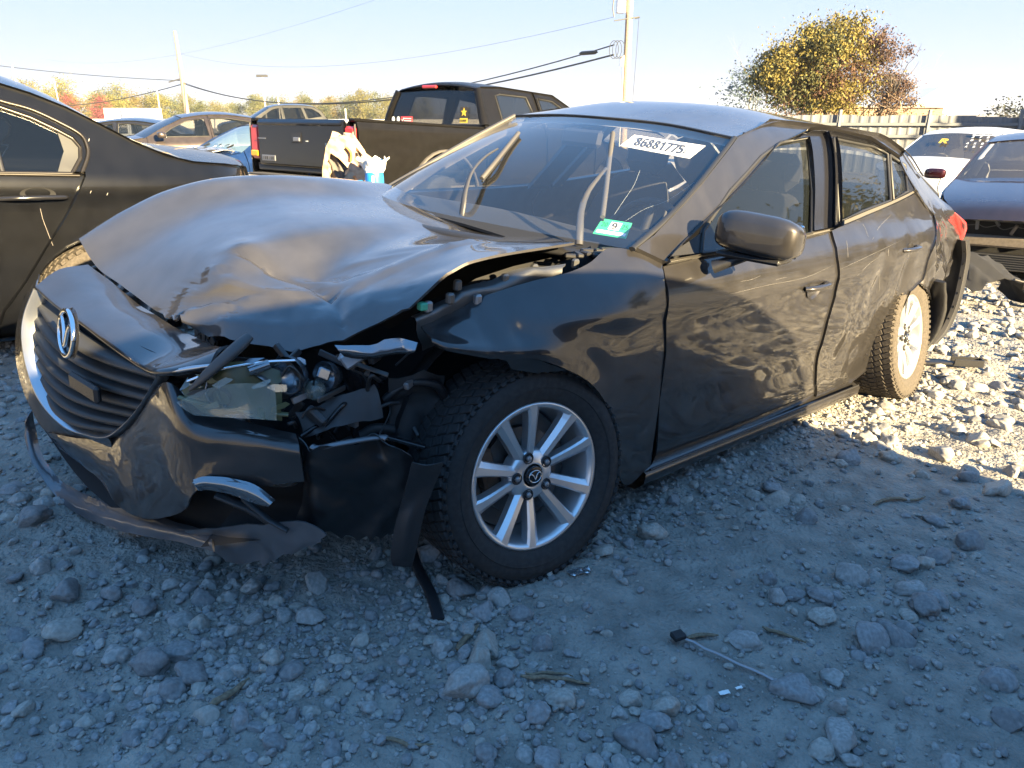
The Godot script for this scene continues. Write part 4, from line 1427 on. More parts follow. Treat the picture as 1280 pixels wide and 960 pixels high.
	# hatch and tail
	var hatch := [[-3.2, .52, 1.25], [-3.36, .62, 1.13], [-3.50, .69, 1.0], [-3.55, .72, .85], [-3.53, .74, .60], [-3.60, .74, .5], [-3.56, .72, .28]]
	var hr := []
	for q in hatch:
		var row := []
		for k in 9:
			var t := k / 4.0 - 1.0
			row.append(car(q[0] - .06 * (1.0 - t * t), -t * q[1], q[2] + (.05 * (1.0 - t * t) if q[2] > 1.0 else 0.0)))
		hr.append(row)
	var hg := MB.new()
	hg.grid(patch(hr.slice(0, 3), 4, 2))
	part("rear_window", hg, M.tint, o)
	var hb := MB.new()
	hb.grid(patch(hr.slice(2, 7), 4, 2), false, .008)
	part("tailgate", hb, P, o)

	# cabin
	part("floor_pan", box_mesh(car(-1.6, 0, .22), Vector3(3.4, .06, 1.5), .02), M.void, o)
	part("firewall", box_mesh(car(-.38, 0, .55), Vector3(.06, .72, 1.40), .02), M.void, o)
	var dm := MB.new()
	dm.grid(patch([[car(-.30, .66, .93), car(-.28, 0, .96), car(-.30, -.66, .93)], [car(-.62, .66, .96), car(-.60, 0, .98), car(-.62, -.66, .96)], [car(-.82, .66, .88), car(-.80, 0, .90), car(-.82, -.66, .88)], [car(-.80, .66, .62), car(-.78, 0, .62), car(-.80, -.66, .62)]], 5, 5), false, .01)
	part("dashboard", dm, M.dash, o)
	var sw := MB.new()
	var ring2 := []
	var swb := Basis(Vector3(0, 0, 1), -1.15)
	for k in 33:
		var a := TAU * k / 32.0
		ring2.append(car(-.98, .36, .90) + swb * Vector3(cos(a) * .185, 0, sin(a) * .185))
	sw.tube(ring2, .016, 8, 1.0, false)
	for a in [0.0, PI, PI * .5]:
		sw.tube([car(-.98, .36, .90) + swb * Vector3(cos(a) * .17, 0, sin(a) * .17), car(-.98, .36, .90)], .018, 8)
	sw.box(car(-.98, .36, .90), Vector3(.14, .05, .16), swb, .02)
	part("steering_wheel", sw, M.dash, o)
	for sd in [1, -1]:
		var sm := MB.new()
		sm.box(car(-1.45, sd * .37, .50), Vector3(.52, .17, .52), Basis(Vector3(0, 0, 1), .12), .06)
		var bk := []
		for q in [[-1.66, .55, .25], [-1.74, .75, .265], [-1.82, .95, .25], [-1.88, 1.08, .17], [-1.89, 1.11, .10]]:
			var row := []
			for k in 17:
				var a := TAU * k / 16.0
				row.append(car(q[0] + .075 * cos(a) * (1.0 if cos(a) < 0 else .75), sd * .37 + q[2] * sin(a), q[1]))
			bk.append(row)
		sm.grid(patch(bk, 3, 1), true)
		var seat := part("front_seat", sm, M.seat, o)
		var hd := MB.new()
		hd.box(car(-1.92, sd * .37, 1.20), Vector3(.11, .17, .27), Basis(Vector3(0, 0, 1), .15), .05)
		hd.tube([car(-1.89, sd * .37 + .05, 1.05), car(-1.91, sd * .37 + .05, 1.16)], .006, 6)
		hd.tube([car(-1.89, sd * .37 - .05, 1.05), car(-1.91, sd * .37 - .05, 1.16)], .006, 6)
		part("headrest", hd, M.seat, seat)
	part("rear_bench", box_mesh(car(-2.35, 0, .52), Vector3(.5, .2, 1.2), .06), M.seat, o)
	part("rear_backrest", box_mesh(car(-2.72, 0, .82), Vector3(.16, .6, 1.2), .06, Basis(Vector3(0, 0, 1), .3)), M.seat, o)
	var lnr := MB.new()
	var lr := []
	for r in patch(grid3(roof_grid).slice(0, 5), 2, 2):
		var row := []
		for p in r:
			row.append(p - Vector3(0, .035, 0))
		lr.append(row)
	lnr.grid(lr)
	part("headliner", lnr, M.liner, o)
	part("rear_view_mirror", box_mesh(car(-.98, 0, 1.28), Vector3(.03, .07, .22), .014, Basis(Vector3(0, 0, 1), .2)), M.dash, o)
	part("sun_visor", box_mesh(car(-1.34, .32, 1.345), Vector3(.14, .014, .36), .006, Basis(Vector3(0, 0, 1), .2)), M.liner, o)

	# nose: panel above the grille, grille and its frame
	rows = patch(grid3(nose_grid), 5, 6)
	for i in rows.size():
		for j in rows[i].size():
			var p: Vector3 = rows[i][j]
			rows[i][j] = p + Vector3(0, crush.get_noise_3d(p.x * 4, 5.0, p.z * 4) * .003, 0)
	var nm := MB.new()
	nm.grid(rows, false, .008)
	part("nose_panel", nm, P, o)
	var gr := pts3(grille_ring)
	var gl := cr_line(gr, 66)
	var fr := MB.new()
	var frows := []
	for k in gl.size():
		var p: Vector3 = gl[k]
		var c := car(.93, -.08, .55)
		var inw := (c - p)
		inw.x = 0.0
		inw = inw.normalized()
		frows.append([p - inw * .010 + Vector3(-.02, 0, 0), p - inw * .008 + Vector3(.014, 0, 0), p - inw * .002 + Vector3(.012, 0, 0), p + inw * .011 + Vector3(-.010, 0, 0), p + inw * .012 + Vector3(-.03, 0, 0)])
	fr.grid(frows)
	part("grille_surround", fr, M.satin, o)
	var gw := cr_line(pts3(grille_wing), 10)
	part("surround_wing", tube_mesh(gw, [.010, .011, .011, .011, .011, .010, .010, .009, .008, .007, .006], 8, .6), M.satin, o)
	var bk2 := MB.new()
	var back := []
	for k in range(0, 34):
		var a: Vector3 = gl[k]
		var b: Vector3 = gl[gl.size() - 1 - k]
		var row := []
		for q in 9:
			var t := q / 8.0
			row.append(a.lerp(b, t) + Vector3(-.075 + .05 * sin(PI * t), 0, 0))
		back.append(row)
	bk2.grid(back)
	part("grille_back", bk2, M.void, o)
	for lv in 7:
		var z := lerpf(.65, .385, lv / 6.0)
		var A: Vector3 = gl[0]
		var B: Vector3 = gl[-1]
		for k in range(0, 40):
			if gl[k].y >= z:
				A = gl[k]
		for k in range(gl.size() - 1, 38, -1):
			if gl[k].y >= z:
				B = gl[k]
		A.y = z
		B.y = z
		var bar := []
		for q in 15:
			var t := q / 14.0
			var p := A.lerp(B, t) + Vector3(-.028 + .05 * sin(PI * t), -.02 * sin(PI * t), 0)
			bar.append([p + Vector3(-.035, .020, 0), p + Vector3(.004, .012, 0), p + Vector3(.014, .000, 0), p + Vector3(.006, -.010, 0), p + Vector3(-.035, -.008, 0)])
		var bmz := MB.new()
		bmz.grid(bar)
		part("grille_bar", bmz, M.gray_plastic, o)
	part("plate_holder", box_mesh(car(.945, .02, .545), Vector3(.02, .05, .17), .008, Basis(Vector3.UP, .14)), M.black_plastic, o)
	var ec := car(emblem_at[0] + .012, emblem_at[1], emblem_at[2])
	var eb := Basis(Vector3.UP, PI / 2 - .02) * Basis(Vector3.RIGHT, -.16)
	var em := part("emblem", winged_mark(.066, .0070), M.chrome, o, Transform3D(eb, ec))
	var dk := MB.new()
	dk.lathe([Vector2(.070, -.014), Vector2(.064, -.005), Vector2(.0002, -.005)], 30)
	part("emblem_disc", dk, M.black_gloss, em)
	# bumper
	crumple(bumper_grid, "front_bumper", o, P, .0012, .004, 7)
	crumple(bumper_right_grid, "bumper_corner", o, P, .001, .004, 5)
	crumple(lip_grid, "bumper_lip", o, M.lip_paint, .002, .005, 5)
	crumple(splitter_grid, "splitter", o, M.lip_paint, .004, .004, 5, .9)
	var intake := MB.new()
	intake.grid(patch([pts3([.88, -.60, .40, .84, -.25, .40, .78, .1, .42, .74, .45, .44]), pts3([.86, -.60, .22, .82, -.25, .20, .76, .1, .20, .72, .45, .24]), pts3([.95, -.62, .19, .91, -.28, .10, .85, .08, .11, .74, .46, .20])], 4, 4))
	part("lower_intake", intake, M.void, o)
	for k in 3:
		var z := .31 - .05 * k
		part("intake_bar", tube_mesh(cr_line([car(.945 - .01 * k, -.50, z), car(.925, -.34, z - .01), car(.88, -.12, z - .02)], 10), .007, 6), M.black_plastic, o)
	var dr := crumple(drl_grid, "fog_light", o, M.white_lens, .001, .006, 5)
	for k in 7:
		var a := Vector2(lerpf(.03, .97, k / 6.0), 0)
		var rws := patch(grid3(drl_grid), 2, 4)
		var col := int(a.x * (rws[0].size() - 1))
		part("lens_rib", tube_mesh([rws[0][col] + Vector3(.003, 0, -.003), rws[-1][col] + Vector3(.003, 0, -.003)], .003, 6), M.chrome, dr)
	var rec := MB.new()
	rec.grid(patch([pts3([.80, .50, .42, .73, .58, .43, .66, .66, .44, .60, .70, .50]), pts3([.72, .46, .32, .66, .52, .33, .60, .60, .34, .55, .66, .36]), pts3([.82, .46, .22, .74, .56, .26, .67, .66, .30, .60, .72, .34])], 4, 4))
	part("fog_light_pocket", rec, M.void, o)
	part("fog_light_bracket", tube_mesh([car(.80, .53, .40), car(.74, .58, .37), car(.70, .63, .33)], [.016, .022, .012], 6, .5), M.black_plastic, o)
	part("fog_light_bracket", tube_mesh([car(.76, .60, .41), car(.72, .65, .36), car(.69, .69, .34)], .012, 6, .5), M.black_plastic, o)
	var al0 := crumple(arch_liner_grid, "arch_liner", o, M.black_sheet, .010, .003, 5, .9)
	var lip2 := []
	for p in patch(grid3(arch_liner_grid), 1, 5)[0]:
		lip2.append(p + Vector3(-.012, .0, .0))
	part("liner_edge", tube_mesh(lip2.slice(4, 20), .011, 8, .5), M.lip_paint, al0)
	var st := pts3(strap_line)
	var sm2 := MB.new()
	var srow := [[st[0], st[0].lerp(st[1], .5) + Vector3(.012, 0, -.012), st[1]], [st[7].lerp(st[0], .5), st[7].lerp(st[1], .55), st[2].lerp(st[1], .5)], [st[7], st[7].lerp(st[2], .5) + Vector3(.01, 0, -.014), st[2]], [st[6], st[6].lerp(st[3], .5) + Vector3(.006, 0, -.01), st[3]], [st[5], st[5].lerp(st[4], .5), st[4]]]
	sm2.grid(patch(srow, 4, 4), false, .003)
	part("liner_strip", sm2, M.black_plastic, o)
	# broken headlight
	var lh := crumple(lamp_housing, "headlight_housing", o, M.lamp_shell, .006, .003, 4)
	lh.set_meta("label", "shattered headlight housing, yellowed")
	var lrows2 := patch(grid3(lamp_housing), 4, 4)
	var crows := patch(grid3(lamp_chrome), 4, 4)
	for k in 22:
		var from: Array = lrows2 if k < 12 else crows
		var p: Vector3 = from[scr.randi() % from.size()][scr.randi() % from[0].size()] + Vector3(scr.randf_range(-.01, .025), scr.randf_range(-.01, .02), scr.randf_range(-.03, .0))
		var poly := PackedVector2Array()
		var cnt := 4 + scr.randi() % 3
		for q in cnt:
			poly.append(Vector2.from_angle(TAU * q / cnt + scr.randf_range(-.3, .3)) * scr.randf_range(.007, .019) * Vector2(1.9, .62))
		var bz := Basis(Vector3.UP, scr.randf_range(1.5, 2.9)) * Basis(Vector3.RIGHT, scr.randf_range(-.9, .1)) * Basis(Vector3(0, 0, 1), scr.randf_range(-.35, .5))
		var sm3 := MB.new()
		sm3.prism(poly, .0022, Transform3D(bz, p))
		part("lens_shard", sm3, [M.amber_housing, M.lens, M.lens, M.amber_housing, M.lens, M.gray_plastic, M.bare_metal, M.white_lens][scr.randi() % 8] if k < 12 else [M.gray_plastic, M.bare_metal, M.lens, M.black_gloss, M.gray_plastic][scr.randi() % 5], lh)
	for q in [[.60, .565, .695, .050, .45], [.51, .59, .68, .040, .2], [.70, .585, .690, .036, .7], [.775, .555, .672, .024, .8]]:
		var bowl := MB.new()
		bowl.lathe([Vector2(q[3], .03), Vector2(q[3] * .94, .012), Vector2(q[3] * .62, -.012), Vector2(q[3] * .2, -.022), Vector2(.0002, -.022)], 24, Transform3D(Basis(Vector3.UP, PI / 2 + q[4]) * Basis(Vector3.RIGHT, -.25 + q[4] * .5), car(q[0], q[1], q[2])))
		part("headlight_reflector", bowl, M.bare_metal, lh)
	var shell := []
	for row in grid3(lamp_housing):
		var rr3 := []
		for k in row.size():
			rr3.append(row[k] + Vector3(.030, .006 + .004 * k, -.034))
		shell.append(rr3)
	var shm := MB.new()
	shm.grid(patch(shell.slice(1, 4), 4, 5), false, .0025)
	part("headlight_lens", shm, M.lens_clear, lh).set_meta("label", "clear headlight lens, broken off along its top")
	for k in 6:
		var t := k / 5.0
		part("lens_rib", tube_mesh(cr_line([car(.81 - .11 * t, .545 + .05 * t, .705 - .01 * t), car(.815 - .11 * t, .55 + .05 * t, .675), car(.80 - .11 * t, .55 + .055 * t, .645 - .01 * t)], 6), .0035, 5), M.amber_housing if k % 2 else M.bare_metal, lh)
	part("lamp_bezel", tube_mesh(cr_line([car(.86, .50, .66), car(.80, .555, .645), car(.74, .60, .635), car(.66, .645, .625)], 16), .009, 8, .5), M.amber_housing, lh)
	part("lamp_bezel", tube_mesh(cr_line([car(.84, .51, .70), car(.78, .56, .735), car(.70, .60, .75), car(.62, .60, .742)], 16), .007, 8, .5), M.chrome, lh)
	part("headlight_tube", tube_mesh([car(.735, .605, .735), car(.69, .615, .748)], .012, 10), M.white_lens, lh)
	var proj := SphereMesh.new()
	proj.radius = .026
	proj.height = .052
	part("projector_lens", proj, M.lens, lh, Transform3D(Basis.IDENTITY, car(.565, .60, .655)))
	part("bent_trim_bar", tube_mesh(cr_line(pts3(black_bar), 12), [.016, .019, .021, .022, .022, .022, .021, .020, .019, .017, .014, .010, .006], 8, .5), M.gray_plastic, o)
	crumple(bay_dark, "engine_bay", o, M.void, .02, .003, 3)
	crumple(apron_grid, "inner_fender", o, M.steel_dark, .006, .003, 4)
	crumple(hanging_reinforcement, "fender_bracket", o, M.bare_metal, .006, .003, 4)
	crumple(side_bracket, "radiator_bracket", o, M.gray_plastic, .008, .003, 4)
	crumple(bay_panel, "splash_panel", o, M.gray_plastic, .014, .003, 4)
	part("hose", tube_mesh(cr_line(pts3(hose_a), 20), .012, 8), M.black_plastic, o)
	part("hose", tube_mesh(cr_line(pts3(hose_b), 20), .014, 8), M.gray_plastic, o)
	part("wire", tube_mesh(cr_line(pts3(wire_a), 24), .003, 6), M.seal, o)
	part("wire", tube_mesh(cr_line(pts3(wire_b), 18), .003, 6), M.seal, o)
	var cs := pts3(connector_at)
	part("connector", box_mesh(cs[0], Vector3(.022, .020, .022), .003), M.green_plastic, o)
	for k in range(1, cs.size()):
		var bz := Basis(Vector3(scr.randf() - .5, 1, scr.randf() - .5).normalized(), scr.randf() * 3.0)
		part("broken_bracket", box_mesh(cs[k], Vector3(scr.randf_range(.03, .07), scr.randf_range(.02, .05), scr.randf_range(.012, .03)), .004, bz), [M.gray_plastic, M.bare_metal, M.alloy_dull, M.black_plastic][k % 4], o)
	for k in 30:
		var t := scr.randf()
		var c := car(lerpf(.66, .24, t) + scr.randf_range(-.06, .06), lerpf(.55, .68, t) + scr.randf_range(-.05, .03), scr.randf_range(.48, .74))
		var bz := Basis(Vector3(scr.randf() - .5, scr.randf() - .5, scr.randf() - .5).normalized(), scr.randf() * 6.0)
		part("broken_piece", box_mesh(c, Vector3(scr.randf_range(.03, .13), scr.randf_range(.005, .022), scr.randf_range(.004, .018)), .002, bz), [M.gray_plastic, M.black_plastic, M.black_plastic, M.steel_dark, M.alloy_dull, M.black_gloss][k % 6], o)
	for k in 9:
		var a3 := car(scr.randf_range(.30, .62), scr.randf_range(.52, .66), scr.randf_range(.50, .72))
		var b3 := a3 + Vector3(scr.randf_range(-.14, .14), scr.randf_range(-.10, .06), scr.randf_range(-.05, .05))
		part("wire", tube_mesh(cr_line([a3, a3.lerp(b3, .4) + Vector3(scr.randf_range(-.03, .03), scr.randf_range(.01, .05), -.02), b3], 12), scr.randf_range(.002, .006), 6), [M.seal, M.gray_plastic, M.black_gloss][k % 3], o)
	var can := MB.new()
	can.lathe([Vector2(.0002, .07), Vector2(.045, .07), Vector2(.05, .06), Vector2(.05, -.05), Vector2(.0002, -.05)], 20, Transform3D(Basis(Vector3.RIGHT, -PI / 2 + .3) * Basis(Vector3.UP, .3), car(.42, .56, .66)))
	part("horn_housing", can, M.black_gloss, o)
	for k in 14:
		var x := lerpf(.30, -.30, k / 13.0)
		part("apron_bolt", box_mesh(car(x, .70 + .03 * (k & 1), .865 + .05 * (.3 - x) / .6 + .02 * (k % 3)), Vector3(.022, .03, .02), .005), M.alloy_dull if k % 3 == 0 else M.steel_dark, o)
	# the cowl at the foot of the windshield
	part("cowl", tube_mesh(cr_line([car(-.28, -.62, .97), car(-.15, -.3, .955), car(-.12, 0, .95), car(-.16, .3, .955), car(-.30, .62, .955), car(-.42, .76, .95)], 20), .03, 8, .5), M.black_plastic, o)
	for k in 9:
		part("cowl_debris", box_mesh(car(-.22 - .022 * k, .70 + .008 * (k % 3), .965 + .004 * (k % 4)), Vector3(scr.randf_range(.02, .06), .012, .02), .003, Basis(Vector3.UP, scr.randf() * 3.0)), M.black_plastic, o)
	# wipers
	for w in [[wiper_arm_a, wiper_blade_a], [wiper_arm_b, wiper_blade_b]]:
		var wa := part("wiper_arm", tube_mesh(cr_line(pts3(w[0]), 18), [.013, .013, .013, .013, .013, .012, .012, .011, .011, .010, .010, .009, .009, .008, .008, .007, .007, .006, .006], 8, .6), M.wiper, o)
		part("wiper_blade", tube_mesh(cr_line(pts3(w[1]), 12), .009, 8, .8), M.trim_dusty, wa)
		var rb := []
		for p in cr_line(pts3(w[1]), 12):
			rb.append(p - Vector3(.004, .012, 0))
		part("rubber", tube_mesh(rb, .004, 6), M.seal, wa)
	# labels on the glass
	var q := pts3(auction_label)
	sticker("auction_label", q, M.white_paper, ws)
	var ur: Vector3 = q[3] - q[0]
	var uu: Vector3 = q[1] - q[0]
	var nn := ur.cross(uu).normalized() * .0012
	for k in 3:
		text_on("86881775", q[0] + ur * (.150 + .004 * k) + uu * .16 + nn * (1.0 + .3 * k), ur, uu, uu.length() * .68, M.ink, ws, "lettering", "Droid Sans", ur.length() * .69, true)
	text_on("F", q[0] + ur * .86 + uu * .17 + nn, ur, uu, uu.length() * .34, M.ink, ws, "lettering", "Droid Sans", ur.length() * .05)
	text_on("NJ", q[0] + ur * .085 + uu * .66 + nn, ur, uu, uu.length() * .18, M.ink, ws, "lettering", "Droid Sans", ur.length() * .035)
	q = pts3(green_tag)
	sticker("inspection_tag", q, M.green_sticker, ws)
	ur = q[3] - q[0]
	uu = q[1] - q[0]
	nn = ur.cross(uu).normalized() * .0012
	sticker("tag_field", [q[0] + ur * .34 + uu * .38 + nn, q[0] + ur * .34 + uu * .86 + nn, q[0] + ur * .66 + uu * .86 + nn, q[0] + ur * .66 + uu * .38 + nn], M.white_paper, ws, .0005)
	text_on("9", q[0] + ur * .42 + uu * .43 + nn * 2.0, ur, uu, uu.length() * .38, M.ink, ws, "lettering", "Droid Sans", ur.length() * .16, true)
	text_on("20", q[0] + ur * .10 + uu * .52 + nn, ur, uu, uu.length() * .26, M.dark_green, ws, "lettering", "Droid Sans", ur.length() * .18)
	text_on("25", q[0] + ur * .72 + uu * .52 + nn, ur, uu, uu.length() * .26, M.dark_green, ws, "lettering", "Droid Sans", ur.length() * .18)
	sticker("tag_strip", [q[0] + ur * .06 + uu * .10 + nn, q[0] + ur * .06 + uu * .28 + nn, q[0] + ur * .94 + uu * .28 + nn, q[0] + ur * .94 + uu * .10 + nn], M.white_paper, ws, .0005)
	for c in [crack_b, crack_d]:
		part("crack", tube_mesh(cr_line(pts3(c), 14), .0004, 4, .4), M.crack, ws)

	# wheels
	wheel(o, wheel_xf(wheel_front), .326, .2165, .205, "hero", M.rubber, M.alloy)
	wheel(o, wheel_xf(wheel_rear), .326, .2165, .205, "hero", M.dusty_rubber, M.alloy)
	wheel(o, Transform3D(Basis.IDENTITY, car(0.0, -.775, .345)), .326, .2165, .205, "mid", M.rubber, M.alloy)
	wheel(o, Transform3D(Basis.IDENTITY, car(-2.7, -.775, .40)), .326, .2165, .205, "mid", M.rubber, M.alloy)
	var al := MB.new()
	al.lathe([Vector2(.36, -.11), Vector2(.355, -.16), Vector2(.1, -.20)], 36, Transform3D(left_basis(), car(.0, .76, .42)))
	part("wheel_well", al, M.void, o)
	al = MB.new()
	al.lathe([Vector2(.37, .02), Vector2(.375, -.10), Vector2(.36, -.2), Vector2(.1, -.22)], 36, Transform3D(left_basis(), car(-2.72, .76, .45)))
	part("wheel_well", al, M.void, o)


# ---------------------------------------------------------------- ground
var relief := FastNoiseLite.new()
var relief2 := FastNoiseLite.new()


func ground_base(x: float, z: float) -> float:
	return .1 - .81 * tanh(x / 15.0) * (1.0 if x > 0.0 else 1.0 - smoothstep(3.5, 8.0, -z)) - .08 * smoothstep(5.0, 9.0, -z) * (1.0 if x < 0.0 else 0.0)


func ground_y(x: float, z: float) -> float:
	var near := 1.0 - smoothstep(9.0, 22.0, Vector2(x, z + 3.0).length())
	var y := ground_base(x, z)
	if near > 0.0:
		var out_ := Vector2(maxf(maxf(-2.6 - x, x - 4.2), 0.0), maxf(maxf(-5.2 - z, z + .7), 0.0)).length()
		y += near * (relief.get_noise_2d(x * .55, z * .55) * .045 + relief.get_noise_2d(x * 2.6 + 30.0, z * 2.6) * .018 * (1.0 - smoothstep(1.0, 5.0, out_)))
		if out_ < 1.2:
			y += (1.0 - smoothstep(.2, 1.2, out_)) * (relief2.get_noise_2d(x * 9.0, z * 9.0) * .0085 + absf(relief2.get_noise_2d(x * 3.6, z * 5.0 + 9.0)) * .012 + relief2.get_noise_2d(x * 26.0, z * 26.0) * .0032)
		# the wheels have settled to their own level
		for c in [Vector2(.03, -1.95), Vector2(2.0, -3.75)]:
			var d := Vector2(x, z).distance_to(c)
			if d < .5:
				y = lerpf(ground_base(x, z) + (.028 if c.x < 1.0 else .012), y, smoothstep(.14, .5, d))
	return y


func spaced(lo: float, hi: float, step: float, far: float) -> PackedFloat32Array:
	var a := PackedFloat32Array()
	var x := lo
	while x < hi:
		a.append(x)
		x += step
	var s := step
	var b := PackedFloat32Array()
	var l := lo
	while l > -far:
		s *= 1.14
		l -= s
		b.append(l)
	b.reverse()
	s = step
	while x < far:
		a.append(x)
		s *= 1.14
		x += s
	b.append_array(a)
	return b


func build_ground() -> void:
	relief.seed = 5
	relief.frequency = 1.0
	relief2.seed = 23
	relief2.frequency = 1.0
	relief2.fractal_octaves = 3
	var xs := spaced(-2.6, 4.2, .021, 900.0)
	var zs := spaced(-5.2, -.7, .019, 900.0)
	var v := PackedVector3Array()
	var n := PackedVector3Array()
	var ix := PackedInt32Array()
	var W := xs.size()
	for z in zs:
		for x in xs:
			v.append(Vector3(x, ground_y(x, z), z))
	var H := zs.size()
	for j in H:
		for i in W:
			var a := v[j * W + mini(i + 1, W - 1)] - v[j * W + maxi(i - 1, 0)]
			var b := v[mini(j + 1, H - 1) * W + i] - v[maxi(j - 1, 0) * W + i]
			n.append(b.cross(a).normalized())
	for j in H - 1:
		for i in W - 1:
			var k := j * W + i
			ix.append_array(PackedInt32Array([k, k + 1, k + W + 1, k, k + W + 1, k + W]))
	var arr := []
	arr.resize(Mesh.ARRAY_MAX)
	arr[Mesh.ARRAY_VERTEX] = v
	arr[Mesh.ARRAY_NORMAL] = n
	arr[Mesh.ARRAY_INDEX] = ix
	var m := ArrayMesh.new()
	m.add_surface_from_arrays(Mesh.PRIMITIVE_TRIANGLES, arr)
	structure("ground", m, M.ground)


# ---------------------------------------------------------------- trees, poles and what stands far off
func leaf_crown(seed_: int, blobs: Array, count: int, leaf: float, droop := 0.0) -> MB:
	# many small leaf faces spread through overlapping clumps: blobs are [centre, radii]
	var r := RandomNumberGenerator.new()
	r.seed = seed_
	var m := MB.new()
	var clumps := []
	for b in blobs:
		var c: Vector3 = b[0]
		var rad: Vector3 = b[1]
		for k in int(b[2]):
			var d := Vector3(r.randfn(), r.randfn(), r.randfn()).normalized() * pow(r.randf(), .42)
			clumps.append([c + d * rad, r.randf_range(.55, 1.2)])
	for k in count:
		var cl: Array = clumps[r.randi() % clumps.size()]
		var s: float = leaf * 4.2 * cl[1]
		var p: Vector3 = cl[0] + Vector3(r.randfn() * s, r.randfn() * s * .62, r.randfn() * s)
		var a := Vector3(r.randfn(), r.randfn() * .5 - droop, r.randfn()).normalized()
		var q := a.cross(Vector3(r.randfn(), r.randfn(), r.randfn())).normalized()
		var l := leaf * r.randf_range(.6, 1.35)
		m.face([p - q * l * .36, p + a * l * .9, p + q * l * .36, p - a * l * .55])
	return m


func limbs(seed_: int, height: float, girth: float, spread: float, levels := 3, kids := 4, lean := 0.0) -> MB:
	var r := RandomNumberGenerator.new()
	r.seed = seed_
	var m := MB.new()
	var todo := [[Vector3.ZERO, Vector3(lean, 1, 0).normalized(), height, girth, levels]]
	while todo:
		var t: Array = todo.pop_back()
		var ps := [t[0]]
		var rad := [t[3]]
		var d: Vector3 = t[1]
		for k in 4:
			d = (d + Vector3(r.randfn(), r.randf() * .5, r.randfn()) * .16).normalized()
			ps.append(ps[-1] + d * float(t[2]) / 4.0)
			rad.append(float(t[3]) * lerpf(1.0, .45, (k + 1) / 4.0))
		m.tube(ps, rad, 6 if t[4] > 1 else 4)
		if t[4] > 1:
			for k in kids:
				var at: int = 1 + r.randi() % 4
				var nd := (d + Vector3(r.randfn(), r.randf() * .6, r.randfn()) * spread).normalized()
				todo.append([ps[at], nd, float(t[2]) * r.randf_range(.45, .7), float(rad[at]) * .62, t[4] - 1])
	return m


func foliage(r: float, g: float, b: float) -> StandardMaterial3D:
	r *= .62
	g *= .62
	b *= .62
	var m := triplanar(plain(r, g, b, .75), .6)
	m.albedo_texture = tex_leaf
	m.backlight_enabled = true
	m.backlight = lin(r * .7, g * .7, b * .5)
	return m


var tex_leaf: Texture2D


